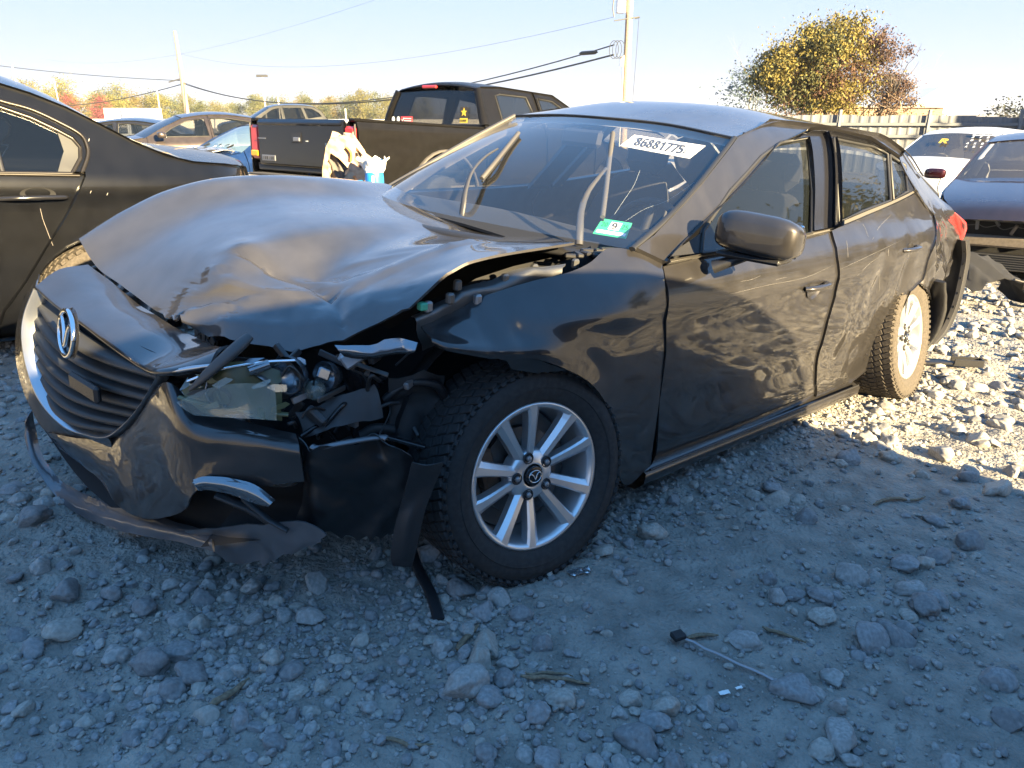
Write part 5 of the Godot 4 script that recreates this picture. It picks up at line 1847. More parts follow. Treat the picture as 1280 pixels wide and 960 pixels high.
func build_backdrop() -> void:
	tex_leaf = noise_tex(.02, 31, .62, 1.0, FastNoiseLite.TYPE_SIMPLEX_SMOOTH, 4, 256)
	# a far row of autumn trees across the yard
	var r := RandomNumberGenerator.new()
	r.seed = 4
	var crowns := []
	for k in 4:
		var blobs := [[Vector3(0, 4.2, 0), Vector3(2.6, 2.6, 2.6), 22], [Vector3(r.randf_range(-1.6, 1.6), 6.2, 0), Vector3(1.6, 1.6, 1.6), 12], [Vector3(r.randf_range(-2, 2), 2.6, 0), Vector3(2.0, 1.6, 2.0), 10]]
		crowns.append(leaf_crown(50 + k, blobs, 3000, .21).done())
	var trunk := limbs(7, 4.5, .22, .8, 2, 4).done()
	var colors := [foliage(.30, .27, .07), foliage(.20, .22, .07), foliage(.36, .27, .07), foliage(.16, .19, .07), foliage(.40, .36, .08)]
	var red := foliage(.50, .12, .13)
	var bark := plain(.10, .085, .07, .9)
	var words := ["olive yellow", "dull green", "golden brown", "dark green", "bright yellow-green"]
	for k in 90:
		var az := deg_to_rad(lerpf(-38.0, -6.5, k / 89.0) + r.randf_range(-.35, .35))
		var d := r.randf_range(165.0, 215.0)
		var sc := r.randf_range(.62, .92) * (1.0 + .35 * smoothstep(-20, -34, rad_to_deg(az)))
		var kind := r.randi() % 5
		var at := Vector3(sin(az) * d, -1.6, -cos(az) * d)
		var o := thing("autumn_tree", "%s tree in the far row across the yard" % words[kind], "tree", Transform3D(Basis(Vector3.UP, r.randf() * TAU).scaled(Vector3(sc, sc * r.randf_range(.8, 1.15), sc)), at), "trees along the far edge of the yard")
		part("trunk", trunk, bark, o)
		part("crown", crowns[k % 4], colors[kind], o)
	for q in [[-29.35, 140.0, .62, "left of the two small red trees below the far tree row"], [-27.5, 140.0, .60, "right of the two small red trees below the far tree row"]]:
		var az := deg_to_rad(q[0])
		var o := thing("red_tree", q[3], "tree", Transform3D(Basis.IDENTITY.scaled(Vector3.ONE * q[2]), Vector3(sin(az) * q[1], -.9, -cos(az) * q[1])))
		part("trunk", trunk, bark, o)
		part("crown", crowns[1], red, o)

	# the big half-turned tree behind the metal fence
	var o := thing("broad_tree", "broad tree with drooping yellow-green leaves behind the metal fence", "tree", Transform3D(Basis.IDENTITY.scaled(Vector3(.80, .90, .8)), Vector3(13.35, -.4, -34.0)))
	part("trunk", limbs(12, 3.6, .13, 1.0, 3, 5), bark, o)
	var gold := leaf_crown(61, [[Vector3(-1.6, 3.3, 0), Vector3(2.2, 1.3, 1.8), 26], [Vector3(-.2, 4.6, 0), Vector3(1.9, 1.3, 1.7), 22], [Vector3(.9, 3.0, 0), Vector3(1.7, 1.2, 1.6), 18], [Vector3(-2.6, 4.2, 0), Vector3(1.2, .9, 1.2), 12], [Vector3(.6, 5.6, .2), Vector3(.8, .6, .8), 7]], 22000, .108, .8)
	part("crown", gold, foliage(.40, .32, .06), o)
	part("crown", leaf_crown(62, [[Vector3(-1.3, 3.5, -.3), Vector3(2.3, 1.4, 1.6), 26], [Vector3(0, 4.6, -.2), Vector3(1.9, 1.4, 1.6), 18]], 12000, .105, .8), foliage(.17, .18, .05), o)
	part("crown", leaf_crown(63, [[Vector3(-.2, 3.4, .3), Vector3(2.4, 1.7, 1.3), 24]], 6500, .09, .8), foliage(.20, .095, .045), o)
	o = thing("brown_tree", "smaller tree with dark reddish brown leaves right of the broad tree", "tree", Transform3D(Basis.IDENTITY.scaled(Vector3(.82, .92, .82)), Vector3(15.75, -.4, -34.5)))
	part("trunk", limbs(15, 3.4, .12, .9, 3, 5), bark, o)
	part("crown", leaf_crown(64, [[Vector3(0, 4.2, 0), Vector3(1.2, 1.3, 1.2), 18], [Vector3(.9, 2.9, 0), Vector3(1.2, 1.0, 1.2), 14], [Vector3(-.7, 5.1, 0), Vector3(.8, .6, .8), 8]], 9000, .085, .6), foliage(.22, .12, .075), o)
	part("crown", leaf_crown(65, [[Vector3(.5, 2.2, 0), Vector3(1.4, 1.2, 1.0), 16]], 1600, .10, .6), foliage(.34, .22, .12), o)
	o = thing("bare_bush", "bare tan branches reaching out right of the brown tree", "bush", Transform3D(Basis.IDENTITY, Vector3(16.5, -.4, -33.2)))
	part("branches", limbs(19, 2.3, .035, 1.5, 4, 5), plain(.36, .27, .19, .9), o)
	o = thing("pale_willow", "thin blue-grey leafy tree left of the broad tree", "tree", Transform3D(Basis.IDENTITY, Vector3(12.6, -.4, -41.0)))
	part("trunk", limbs(22, 3.0, .06, .9, 3, 6), plain(.2, .2, .19, .9), o)
	part("crown", leaf_crown(66, [[Vector3(0, 2.9, 0), Vector3(2.0, 1.3, 1.4), 30], [Vector3(.3, 3.9, 0), Vector3(1.2, .7, .8), 12], [Vector3(2.2, 2.2, 0), Vector3(1.2, 1.0, .8), 14]], 2600, .10, .1), foliage(.17, .25, .27), o)
	for q in [[20.4, -32.0, 1.0, 71, "round dark bush above the fence near the white pickup"], [23.4, -33.0, .8, 72, "dark bush above the fence at the right edge"], [10.4, -40.0, .55, 73, "low twiggy bush above the hatchback's roof"]]:
		o = thing("dark_bush", q[4], "bush", Transform3D(Basis.IDENTITY.scaled(Vector3.ONE * q[2]), Vector3(q[0], -.3, q[1])))
		part("branches", limbs(q[3], 1.7, .03, 1.2, 3, 5), bark, o)
		part("foliage", leaf_crown(q[3], [[Vector3(0, 1.7, 0), Vector3(1.0, .6, .8), 14], [Vector3(.4, 1.2, 0), Vector3(.9, .8, .7), 8]], 900, .09, .2), foliage(.07, .085, .06), o)
	# low dry growth along the fence foot
	var sc := thing("dry_scrub", "strip of dry brown scrub behind the metal fence", "scrub", Transform3D(Basis.IDENTITY, Vector3(14.6, -.5, -31.5)))
	part("stems", leaf_crown(80, [[Vector3(-3.4, 1.35, 0), Vector3(2.6, .62, .5), 40], [Vector3(1.6, 1.3, 0), Vector3(3.0, .62, .5), 40]], 5200, .07, .0), foliage(.30, .17, .10), sc)

	# buildings beyond the fence
	var bld := thing("brick_building", "low orange brick building behind the trees", "building", Transform3D(Basis(Vector3.UP, -.2), Vector3(26.0, -1.0, -58.0)))
	part("wall", box_mesh(Vector3(0, 1.35, 0), Vector3(8.5, 2.7, 6), .02), triplanar(plain(.33, .225, .15, .9), 2.0), bld)
	part("roof", box_mesh(Vector3(0, 2.78, 0), Vector3(8.8, .14, 6.3), .02), plain(.35, .3, .25), bld)
	bld = thing("pale_shed", "pale gabled shed roof beyond the brick building", "shed", Transform3D(Basis(Vector3.UP, .3), Vector3(31.5, -1.0, -62.0)))
	part("wall", box_mesh(Vector3(0, 1.5, 0), Vector3(4.0, 3.0, 4), .02), plain(.62, .58, .50), bld)
	var gable := MB.new()
	gable.prism(PackedVector2Array([Vector2(-2.2, 0), Vector2(2.2, 0), Vector2(0, 1.2)]), 4.3, Transform3D(Basis.IDENTITY, Vector3(0, 3.0, -2.15)))
	part("roof", gable, plain(.70, .68, .62), bld)
	bld = thing("white_trailer", "long white trailer parked below the far trees", "trailer", Transform3D(Basis(Vector3.UP, .45), Vector3(-47.0, -.2, -98.0)))
	part("body", box_mesh(Vector3(0, 1.35, 0), Vector3(6.4, 1.5, 2.4), .05), plain(.78, .77, .74), bld)
	for x in [-2.0, 2.0]:
		part("wheels", tube_mesh([Vector3(x, .35, -1.1), Vector3(x, .35, 1.1)], .35, 16), M.rubber, bld)
	bld = thing("white_barrier", "long low white barrier at the far side of the yard", "barrier", Transform3D(Basis(Vector3.UP, -.08), Vector3(-28.0, -.3, -74.0)))
	for k in 16:
		part("barrier_section", box_mesh(Vector3(-32.0 + 4.0 * k, .55, 0), Vector3(3.95, 1.15, .3), .03), plain(.74, .72, .68), bld)

	# poles and wires
	var wood := triplanar(plain(.46, .36, .26, .85), 1.5)
	wood.albedo_texture = noise_tex(.02, 41, .7, 1.0)
	var lp := Vector3(-32.9, -.3, -80.0)
	var rp := Vector3(5.12, -.4, -36.0)
	o = thing("utility_pole", "tall wooden utility pole with transformer and coiled cable above the hatchback", "utility pole", Transform3D(Basis.IDENTITY, rp))
	part("pole", tube_mesh([Vector3.ZERO, Vector3(0, 3, 0), Vector3(.0, 8.6, 0)], [.17, .165, .14], 14), wood, o)
	part("conduit", tube_mesh([Vector3(-.17, 0, .06), Vector3(-.165, 4.2, .06)], .045, 8), plain(.5, .47, .42), o)
	part("junction_box", box_mesh(Vector3(-.24, 3.95, .05), Vector3(.14, .42, .16), .02), plain(.55, .5, .44), o)
	var tr := MB.new()
	tr.lathe([Vector2(.001, -.42), Vector2(.19, -.42), Vector2(.20, -.40), Vector2(.20, .40), Vector2(.15, .46), Vector2(.001, .47)], 24, Transform3D(Basis(Vector3.RIGHT, -PI / 2), Vector3(-.40, 6.30, .05)))
	var tf := part("transformer", tr, plain(.74, .75, .76, .4), o)
	part("bushing", tube_mesh([Vector3(-.40, 6.78, .05), Vector3(-.40, 6.98, .05)], .04, 8), M.steel_dark, tf)
	part("crossarm", box_mesh(Vector3(-.12, 5.65, .12), Vector3(1.1, .05, .05), .008, Basis(Vector3(0, 0, 1), .14)), M.steel_dark, o)
	part("fuse_holder", tube_mesh([Vector3(-.66, 5.72, .1), Vector3(-.74, 6.05, .1), Vector3(-.70, 6.5, .1)], .028, 8), M.steel_dark, o)
	for k in 3:
		var ring := []
		for a in 29:
			ring.append(Vector3(-.62 + .14 * k + cos(TAU * a / 28.0) * .20, 4.42 + sin(TAU * a / 28.0) * .36, .16 + .02 * k))
		part("cable_coil", tube_mesh(ring, .016, 6, 1.0), M.cable, o)
	part("drop_wire", tube_mesh([Vector3(.42, 5.7, .1), Vector3(.40, 4.6, .1), Vector3(.30, 1.0, .1)], .011, 5), M.cable, o)
	part("insulator", tube_mesh([Vector3(.24, 5.66, .1), Vector3(.46, 5.72, .1)], .03, 8), M.steel_dark, o)
	o = thing("utility_pole", "distant leaning utility pole in front of the far tree row", "utility pole", Transform3D(Basis.IDENTITY, lp))
	part("pole", tube_mesh([Vector3.ZERO, Vector3(0, 4.5, 0), Vector3(-.1, 9.2, 0)], [.26, .23, .15], 10), wood, o)
	part("crossarm", box_mesh(Vector3(-.6, 4.75, .1), Vector3(1.6, .12, .1), .01, Basis(Vector3(0, 0, 1), .25)), M.steel_dark, o)
	part("lamp_arm", tube_mesh([Vector3(0, 6.4, 0), Vector3(-.35, 6.7, .1)], .05, 6), M.steel_dark, o)
	for q in [[-24.0, 7.6, .035, "thin white post beside the distant utility pole"], [-29.75, 7.2, .03, "thin pale post before the far trees, left"], [-17.3, 8.6, .05, "slender light mast among the far trees"], [-16.4, 6.2, .06, "white post right of the light mast"], [-11.9, 3.3, .05, "short white post above the pickup's bed rail"], [-31.8, 9.5, .03, "thin dark aerial mast above the dark sedan"]]:
		var az := deg_to_rad(q[0])
		o = thing("thin_post", q[3], "post", Transform3D(Basis.IDENTITY, Vector3(sin(az) * 90.0, -.3, -cos(az) * 90.0)))
		part("post", tube_mesh([Vector3.ZERO, Vector3(0, q[1] * .62, 0)], q[2] * 1.6, 6), plain(.7, .68, .62), o)
		if q[0] == -17.3:
			part("lamp_head", box_mesh(Vector3(0, 5.4, 0), Vector3(1.2, .25, .3), .03), M.steel_dark, o)
		else:
			part("post_cap", tube_mesh([Vector3(0, q[1] * .62 - .02, 0), Vector3(0, q[1] * .62 + .06, 0)], q[2] * 2.0, 6), plain(.6, .58, .52), o)
	var R := rp + Vector3(-.1, 0, .05)
	var L := lp
	for w in [[R + Vector3(-.5, 4.62, 0), L + Vector3(0, 4.55, 0), 2.2, .030, "upper of the two thick cables from the transformer pole"], [R + Vector3(-.5, 4.22, 0), L + Vector3(0, 4.45, 0), 2.0, .040, "lower of the two thick cables from the transformer pole"], [R + Vector3(-.6, 5.72, 0), L + Vector3(0, 7.2, 0), 1.6, .007, "thin wire running left from the transformer pole's crossarm"], [Vector3(3.0, 8.9, -36), Vector3(-70, 9.0, -120), 2.5, .006, "thin wire crossing the upper sky"], [L + Vector3(0, 4.7, 0), Vector3(-90, 13.0, -88), 1.6, .035, "wire running out left of the distant pole"], [L + Vector3(0, 4.4, 0), Vector3(-60, 2.2, -105), .4, .045, "sloping cable left of the distant pole"]]:
		var ps := []
		for k in 33:
			var t := k / 32.0
			var p: Vector3 = w[0].lerp(w[1], t)
			p.y -= w[2] * 4.0 * t * (1.0 - t)
			ps.append(p)
		one("overhead_wire", w[4], "wire", tube_mesh(ps, w[3], 5).done(), M.cable)
	var sp := MB.new()
	var da := (L + Vector3(0, 4.55, 0) - R - Vector3(-.5, 4.62, 0)).normalized()
	var sa := R + Vector3(-.5, 4.38, 0) + da * 1.0
	sp.tube([sa, sa + da * .15, sa + da * 1.0, sa + da * 1.15], [.03, .09, .09, .03], 8)
	one("splice_case", "black cable splice case hanging beside the coiled cable", "splice case", sp.done(), M.black_plastic)
	# trees and a shed on the other side of the yard, seen in the glass only
	for q in [[24.5, -16.6, .95, 0], [27.5, -14.2, 1.1, 1], [28.0, -10.5, 1.15, 2], [29.5, -7.6, 1.2, 3], [25.8, -15.2, .7, 1]]:
		o = thing("yard_tree", "tree on the near side of the yard, out past the right edge", "tree", Transform3D(Basis(Vector3.UP, q[3]).scaled(Vector3.ONE * q[2]), Vector3(q[0], -1.0, q[1])), "trees past the right edge")
		part("trunk", trunk, bark, o)
		part("crown", crowns[q[3]], colors[1 + q[3] % 3], o)


func build_shed() -> void:
	var o := thing("yard_shed", "dark open-sided shed out past the right edge, seen mirrored in the rear window", "shed", Transform3D(Basis(Vector3.UP, 1.25), Vector3(25.0, -.8, -19.0)))
	part("wall", box_mesh(Vector3(0, 2.2, 0), Vector3(6.6, 4.4, 4), .02), plain(.10, .085, .07, .9), o)
	var g := MB.new()
	g.prism(PackedVector2Array([Vector2(-3.7, 0), Vector2(3.7, 0), Vector2(3.7, .3), Vector2(-3.7, 1.6)]), 4.8, Transform3D(Basis.IDENTITY, Vector3(0, 4.4, -2.4)))
	part("roof", g, plain(.06, .06, .06, .8), o)


func build_fence() -> void:
	build_shed()
	var o := thing("metal_fence", "grey corrugated sheet metal fence with horizontal rails behind the white car", "fence", Transform3D.IDENTITY)
	var a := Vector3(6.5, 0, -25.6)
	var b := Vector3(27.0, 0, -23.2)
	var u := (b - a).normalized()
	var nn := Vector3(-u.z, 0, u.x)
	if nn.z < 0:
		nn = -nn
	var n := 23
	var w := a.distance_to(b) / n
	var r := RandomNumberGenerator.new()
	r.seed = 3
	var mats := [plain(.115, .123, .135, .6, .1), plain(.13, .138, .15, .6, .1), plain(.10, .11, .125, .6, .1)]
	for k in n:
		var m := MB.new()
		var p0 := a + u * (w * k)
		var base := ground_base(p0.x, p0.z) - .1
		var top := 1.33 - .10 * k / float(n) + r.randf_range(-.03, .03)
		var rows := [[], []]
		for c in 3:
			for q in [[0.0, 0.0], [.25, .004], [.38, .022], [.5, .028], [.62, .022], [.75, .004], [1.0, 0.0]]:
				var p: Vector3 = p0 + u * (w * (c + q[0]) / 3.0) + nn * q[1]
				rows[0].append(Vector3(p.x, base, p.z))
				rows[1].append(Vector3(p.x, top, p.z))
		for c in rows[0].size() - 1:
			if rows[0][c].distance_to(rows[0][c + 1]) > .001:
				m.face([rows[0][c], rows[0][c + 1], rows[1][c + 1], rows[1][c]])
		part("panel", m, mats[r.randi() % 3], o)
	for z in [.72, 1.08]:
		part("rail", box_mesh((a + b) * .5 + Vector3(0, z - .02, 0) + nn * .10, Vector3(a.distance_to(b), .09, .06), .006, Basis(u, Vector3.UP, u.cross(Vector3.UP))), mats[2], o)
	for k in 8:
		var p := a + u * (w * (k * 3 + 1.4)) + nn * .12
		part("post", box_mesh(Vector3(p.x, .5, p.z), Vector3(.09, 2.0, .09), .008), mats[1], o)


# ---------------------------------------------------------------- the other vehicles
func vx(x: float, y: float, z: float, yaw: float, pitch := 0.0, roll := 0.0) -> Transform3D:
	var f := Vector3(cos(yaw), 0, sin(yaw))
	var fw := f * cos(pitch) - Vector3.UP * sin(pitch)
	var up := f * sin(pitch) + Vector3.UP * cos(pitch)
	var b := Basis(fw, up, fw.cross(up))
	return Transform3D(b * Basis(Vector3.RIGHT, roll), Vector3(x, y, z))


func stretched(a: Array) -> PackedVector2Array:
	var q := PackedVector2Array()
	for p in a:
		q.append(Vector2(p[0] * 1.2, p[1] * 1.14))
	return q


func crossover(o: Node3D, paint_: Material, glass: Material, extra := {}, stretch := Vector2.ONE) -> Dictionary:
	var tz := lut([.1, .2, .35, .6, .85, .98, 1.06, 1.2, 1.4, 1.6, 1.75, 1.86], [.82, .94, .98, 1.0, 1.0, .985, .95, .91, .85, .78, .72, .60])
	var tx := lut([-3.78, -3.7, -3.5, -3.1, -1.0, .2, .55, .8, .94, .98], [.72, .84, .94, .985, 1.0, .985, .92, .80, .62, .56])
	var s := {"yf": func(p: Vector2) -> float: return .94 * look(tz, p.y) * look(tx, p.x), "paint": paint_, "glass": glass, "wheels": [0.0, -2.78], "wheel_r": .36, "track": .80,
		"side": PackedVector2Array([Vector2(.90, .35), Vector2(.95, .62), Vector2(.92, .88), Vector2(.7, .98), Vector2(-.25, 1.10), Vector2(-.62, 1.30), Vector2(-1.12, 1.60), Vector2(-1.5, 1.70), Vector2(-2.4, 1.72), Vector2(-2.95, 1.67), Vector2(-3.3, 1.50), Vector2(-3.62, 1.10), Vector2(-3.72, .85), Vector2(-3.74, .55), Vector2(-3.66, .36), Vector2(-2.9, .27), Vector2(.2, .25)]),
		"windows": [PackedVector2Array([Vector2(-.62, 1.12), Vector2(-.85, 1.32), Vector2(-1.22, 1.55), Vector2(-1.58, 1.62), Vector2(-1.62, 1.12)]), PackedVector2Array([Vector2(-1.74, 1.12), Vector2(-1.70, 1.63), Vector2(-2.45, 1.63), Vector2(-2.60, 1.16)]), PackedVector2Array([Vector2(-2.72, 1.18), Vector2(-2.58, 1.62), Vector2(-2.9, 1.59), Vector2(-3.2, 1.42), Vector2(-3.32, 1.26)])],
		"cuts": [["fender", -.5, 1.3, 0.0, .1], ["front_door", -1.68, -.5, .1, 0.0], ["rear_door", -2.55, -1.68, 0.0, -.2], ["quarter_panel", -4.2, -2.55, -.2, 0.0]],
		"top": [["front_bumper", "paint", [[.90, .35, 0, .05], [.95, .62, 0, .06], [.92, .88, .01, .07]]], ["hood", "paint", [[.92, .885, .01, .06], [.7, .985, .05, .03], [-.24, 1.105, .05, .10]]], ["windshield", "glass", [[-.26, 1.10, .02, .16], [-.62, 1.30, .03, .12], [-1.11, 1.595, .06, .05]]], ["roof", "paint", [[-1.12, 1.60, .06, .05], [-1.5, 1.70, .06], [-2.4, 1.72, .06], [-2.95, 1.67, .05, -.02], [-3.1, 1.62, .04, -.04]]], ["rear_window", "glass", [[-3.1, 1.615, .04, -.04], [-3.35, 1.45, .02, -.05], [-3.62, 1.10, .02, -.05]]], ["tailgate", "paint", [[-3.62, 1.10, .02, -.05], [-3.72, .85, .01, -.04], [-3.74, .56, .01, -.04]]], ["rear_bumper", "paint", [[-3.74, .555, 0, -.06], [-3.66, .36, 0, -.06]]]],
		"floor": [.6, -3.5, .34], "seats": [-1.35], "dash": -.45}
	if stretch != Vector2.ONE:
		# a longer, taller body of the same build
		var old: Callable = s.yf
		s.yf = func(p: Vector2) -> float: return (old as Callable).call(p / stretch)
		var longer := func(poly: PackedVector2Array) -> PackedVector2Array:
			var q := PackedVector2Array()
			for p in poly:
				q.append(p * stretch)
			return q
		s.side = longer.call(s.side)
		for k in s.windows.size():
			s.windows[k] = longer.call(s.windows[k])
		for k in s.wheels.size():
			s.wheels[k] *= stretch.x
		for c in s.cuts:
			c[1] *= stretch.x
			c[2] *= stretch.x
		for run in s.top:
			for q in run[2]:
				q[0] *= stretch.x
				q[1] *= stretch.y
		s.floor = [s.floor[0] * stretch.x, s.floor[1] * stretch.x, s.floor[2]]
		s.dash *= stretch.x
	s.merge(extra, true)
	vehicle(o, s)
	return s


func build_neighbours() -> void:
	# dark saloon close by on the left
	var hero_b := Basis(Vector3(-0.734193, 0.064323, 0.675887), Vector3(0.082070, 0.996610, -0.005695), -Vector3(0.673962, -0.051288, 0.736984))
	var o := thing("dark_saloon", "dark grey saloon at the left edge, its rear door scratched", "car", Transform3D(hero_b, Vector3(-0.536420, 0.099541, -2.559148) + hero_b * car(0, -2.89, 0)))
	var tz := lut([.05, .10, .20, .30, .5, .7, .76, .80, .86, .90, .95, 1.02, 1.12, 1.22, 1.32, 1.40, 1.46], [.66, .74, .82, .86, .885, .893, .894, .890, .882, .868, .83, .795, .745, .695, .635, .565, .45], 300, 4)
	var tx := lut([-.66, -.62, -.50, -.40, -.25, 0, .4, 3.0, 3.6, 3.95, 4.1], [-.50, -.42, -.22, -.12, -.05, -.012, 0, 0, -.02, -.14, -.35], 300, 6)
	var yf := func(p: Vector2) -> float: return look(tz, p.y) + look(tx, p.x) - .008 * exp(-pow((p.y - .775) / .012, 2.0))
	var P := paint(.007, .0075, .0095, .1, .36)
	P.clearcoat = .6
	var side := PackedVector2Array([Vector2(-.47, .08), Vector2(-.60, .30), Vector2(-.63, .78), Vector2(-.585, .915), Vector2(-.37, .948), Vector2(-.17, .962), Vector2(-.04, .99), Vector2(.11, 1.05), Vector2(.27, 1.135), Vector2(.40, 1.20), Vector2(.54, 1.252), Vector2(.68, 1.29), Vector2(.95, 1.335), Vector2(1.3, 1.36), Vector2(1.7, 1.345), Vector2(2.05, 1.26), Vector2(2.5, 1.06), Vector2(2.85, .92), Vector2(3.6, .82), Vector2(3.98, .66), Vector2(4.05, .40), Vector2(3.95, .12), Vector2(3.0, .04)])
	var gap := PackedVector2Array([Vector2(.388, .893), Vector2(.39, .885), Vector2(.43, .82), Vector2(.50, .70), Vector2(.60, .55), Vector2(.70, .39), Vector2(.80, .25), Vector2(.92, -.2)])
	var door := gap.duplicate()
	door.append_array(PackedVector2Array([Vector2(1.52, -.2), Vector2(1.46, .896), Vector2(.388, .896)]))
	var quarter := gap.duplicate()
	quarter.append_array(PackedVector2Array([Vector2(-1.0, -.2), Vector2(-1.0, 2.0), Vector2(2.49, 2.0), Vector2(2.56, .9), Vector2(.387, .9)]))
	vehicle(o, {"yf": yf, "paint": P, "glass": M.tint, "cell": .06, "wheels": [.33, 3.08], "wheel_r": .315, "wheel_dz": -.075, "arch_z": .24, "arch_r": .355, "track": .765, "rim_r": .21, "wheel_style": "mid", "tyre": M.dusty_rubber, "side": side, "sides": [1, -1], "trim": M.bronze_trim, "trim_r": .010,
		"panels": [["rear_door", door], ["quarter_panel", quarter], ["front_door", PackedVector2Array([Vector2(1.525, -.2), Vector2(1.463, .896), Vector2(2.562, .896), Vector2(2.62, -.2)])], ["fender", PackedVector2Array([Vector2(2.625, -.2), Vector2(2.505, 2), Vector2(5, 2), Vector2(5, -.2)])]],
		"windows": [PackedVector2Array([Vector2(.44, .90), Vector2(.385, .97), Vector2(.375, 1.02), Vector2(.40, 1.06), Vector2(.46, 1.095), Vector2(.56, 1.145), Vector2(.68, 1.185), Vector2(.95, 1.24), Vector2(1.38, 1.265), Vector2(1.42, .90)]), PackedVector2Array([Vector2(1.52, .90), Vector2(1.50, 1.265), Vector2(1.75, 1.245), Vector2(2.1, 1.13), Vector2(2.45, .92)])],
		"top": [["rear_bumper", "paint", [[-.47, .10, 0, -.1], [-.60, .30, 0, -.14], [-.63, .60, 0, -.14]]], ["trunk_lid", "paint", [[-.63, .605, 0, -.14], [-.63, .78, .0, -.14], [-.585, .915, .02, -.12], [-.37, .948, .03, -.03], [-.17, .962, .03, 0]]], ["rear_window", "glass", [[-.165, .964, .03, 0], [.11, 1.055, .04, 0], [.40, 1.205, .06, 0], [.68, 1.295, .07, 0]]], ["roof", "paint", [[.685, 1.297, .07], [.95, 1.34, .07], [1.3, 1.365, .07], [1.7, 1.35, .06]]], ["windshield", "glass", [[1.705, 1.345, .06], [2.05, 1.26, .05, .08], [2.7, .97, .02, .14]]], ["hood", "paint", [[2.71, .96, .02, .13], [3.6, .82, .05, .04], [3.98, .66, .02, .06]]], ["front_bumper", "paint", [[3.98, .655, .02, .06], [4.05, .40, 0, .06], [3.95, .12, 0, .05]]]],
		"floor": [-.3, 3.4, .12], "seats": [1.85], "dash": 2.5})
	# trim round the rear window, the handle and the scratches
	var fy := func(x: float, z: float, d: float) -> Vector3: return car(x, (yf as Callable).call(Vector2(x, z)) + d, z)
	var tl := []
	for q in [[.80, 1.255], [.67, 1.212], [.55, 1.182], [.44, 1.13], [.36, 1.08], [.342, 1.03], [.35, .98], [.398, .90]]:
		tl.append(fy.call(q[0], q[1], .003))
	part("window_trim", tube_mesh(cr_line(tl, 30), .012, 8, .7), M.bronze_trim, o)
	tl = []
	for q in [[.41, .893], [.7, .895], [1.1, .897], [1.42, .898]]:
		tl.append(fy.call(q[0], q[1], .004))
	part("belt_strip", tube_mesh(cr_line(tl, 14), .009, 8, .8), M.bronze_trim, o)
	var dv := MB.new()
	dv.surf(PackedVector2Array([Vector2(.44, .90), Vector2(.385, .97), Vector2(.375, 1.02), Vector2(.40, 1.06), Vector2(.46, 1.095), Vector2(.455, 1.05), Vector2(.45, 1.0), Vector2(.50, .905)]), [], .05, func(p: Vector2) -> Vector3: return fy.call(p.x, p.y, -.004))
	part("window_corner", dv, M.gray_plastic, o)
	part("window_bar", tube_mesh([fy.call(.725, .905, -.002), fy.call(.735, 1.19, -.002)], .012, 6, .6), M.black_plastic, o)
	var hx := .60
	var hz := .795
	var cup := MB.new()
	var rr := []
	for i in 6:
		var row := []
		for j in 25:
			var a := TAU * j / 24.0
			var r := 1.0 - i / 5.0
			row.append(fy.call(hx + .075 * cos(a) * r, hz + .012 + .032 * sin(a) * r, .002 - .012 * (1.0 - r * r)))
		rr.append(row)
	cup.grid(rr, true)
	part("handle_cup", cup, M.void, o)
	part("handle", tube_mesh(cr_line([fy.call(hx - .115, hz - .002, .004), fy.call(hx - .09, hz, .026), fy.call(hx, hz, .036), fy.call(hx + .10, hz - .003, .030), fy.call(hx + .16, hz - .008, .006)], 16), .015, 10, .8), M.black_gloss, o)
	part("scratch", tube_mesh([fy.call(.60, .74, .001), fy.call(.595, .69, .001), fy.call(.575, .60, .001), fy.call(.565, .56, .001)], .0022, 4, .3), M.dust_mark, o)
	for q in [[.375, .81], [.30, .80], [.33, 1.05]]:
		part("chip", tube_mesh([fy.call(q[0], q[1], .001), fy.call(q[0] - .006, q[1] + .012, .001)], .0018, 5, .4), M.dust_mark, o)
	part("tail_light", box_mesh(car(-.60, .62, .72), Vector3(.05, .14, .28), .02), M.lens_red, o)

	# black pickup
	o = thing("black_pickup", "black pickup truck with its tailgate up and stickers in the rear window", "pickup truck", vx(-2.398, .028, -8.676, -.88, .055, 0.0))
	var ptz := lut([.3, .5, .7, 1.0, 1.25, 1.34, 1.42, 1.6, 1.8, 1.9], [.93, .97, .985, .99, .975, .93, .885, .80, .70, .60])
	var ptx := lut([-.05, 0, .3, 4.8, 5.4, 5.75, 5.9], [.0, 0, 0, 0, -.05, -.16, -.30])
	var pyf := func(p: Vector2) -> float: return look(ptz, p.y) + look(ptx, p.x)
	var BP := paint(.010, .0095, .0095, 0.0, .5)
	BP.metallic_specular = .1
	BP.clearcoat = .35
	var cabs := PackedVector2Array([Vector2(0, .62), Vector2(0, 1.32), Vector2(2.0, 1.32), Vector2(2.06, 1.36), Vector2(2.10, 1.74), Vector2(2.18, 1.80), Vector2(2.6, 1.83), Vector2(3.7, 1.81), Vector2(4.05, 1.66), Vector2(4.55, 1.30), Vector2(4.7, 1.22), Vector2(5.6, 1.12), Vector2(5.84, .95), Vector2(5.85, .5), Vector2(4.0, .42), Vector2(2.0, .42)])
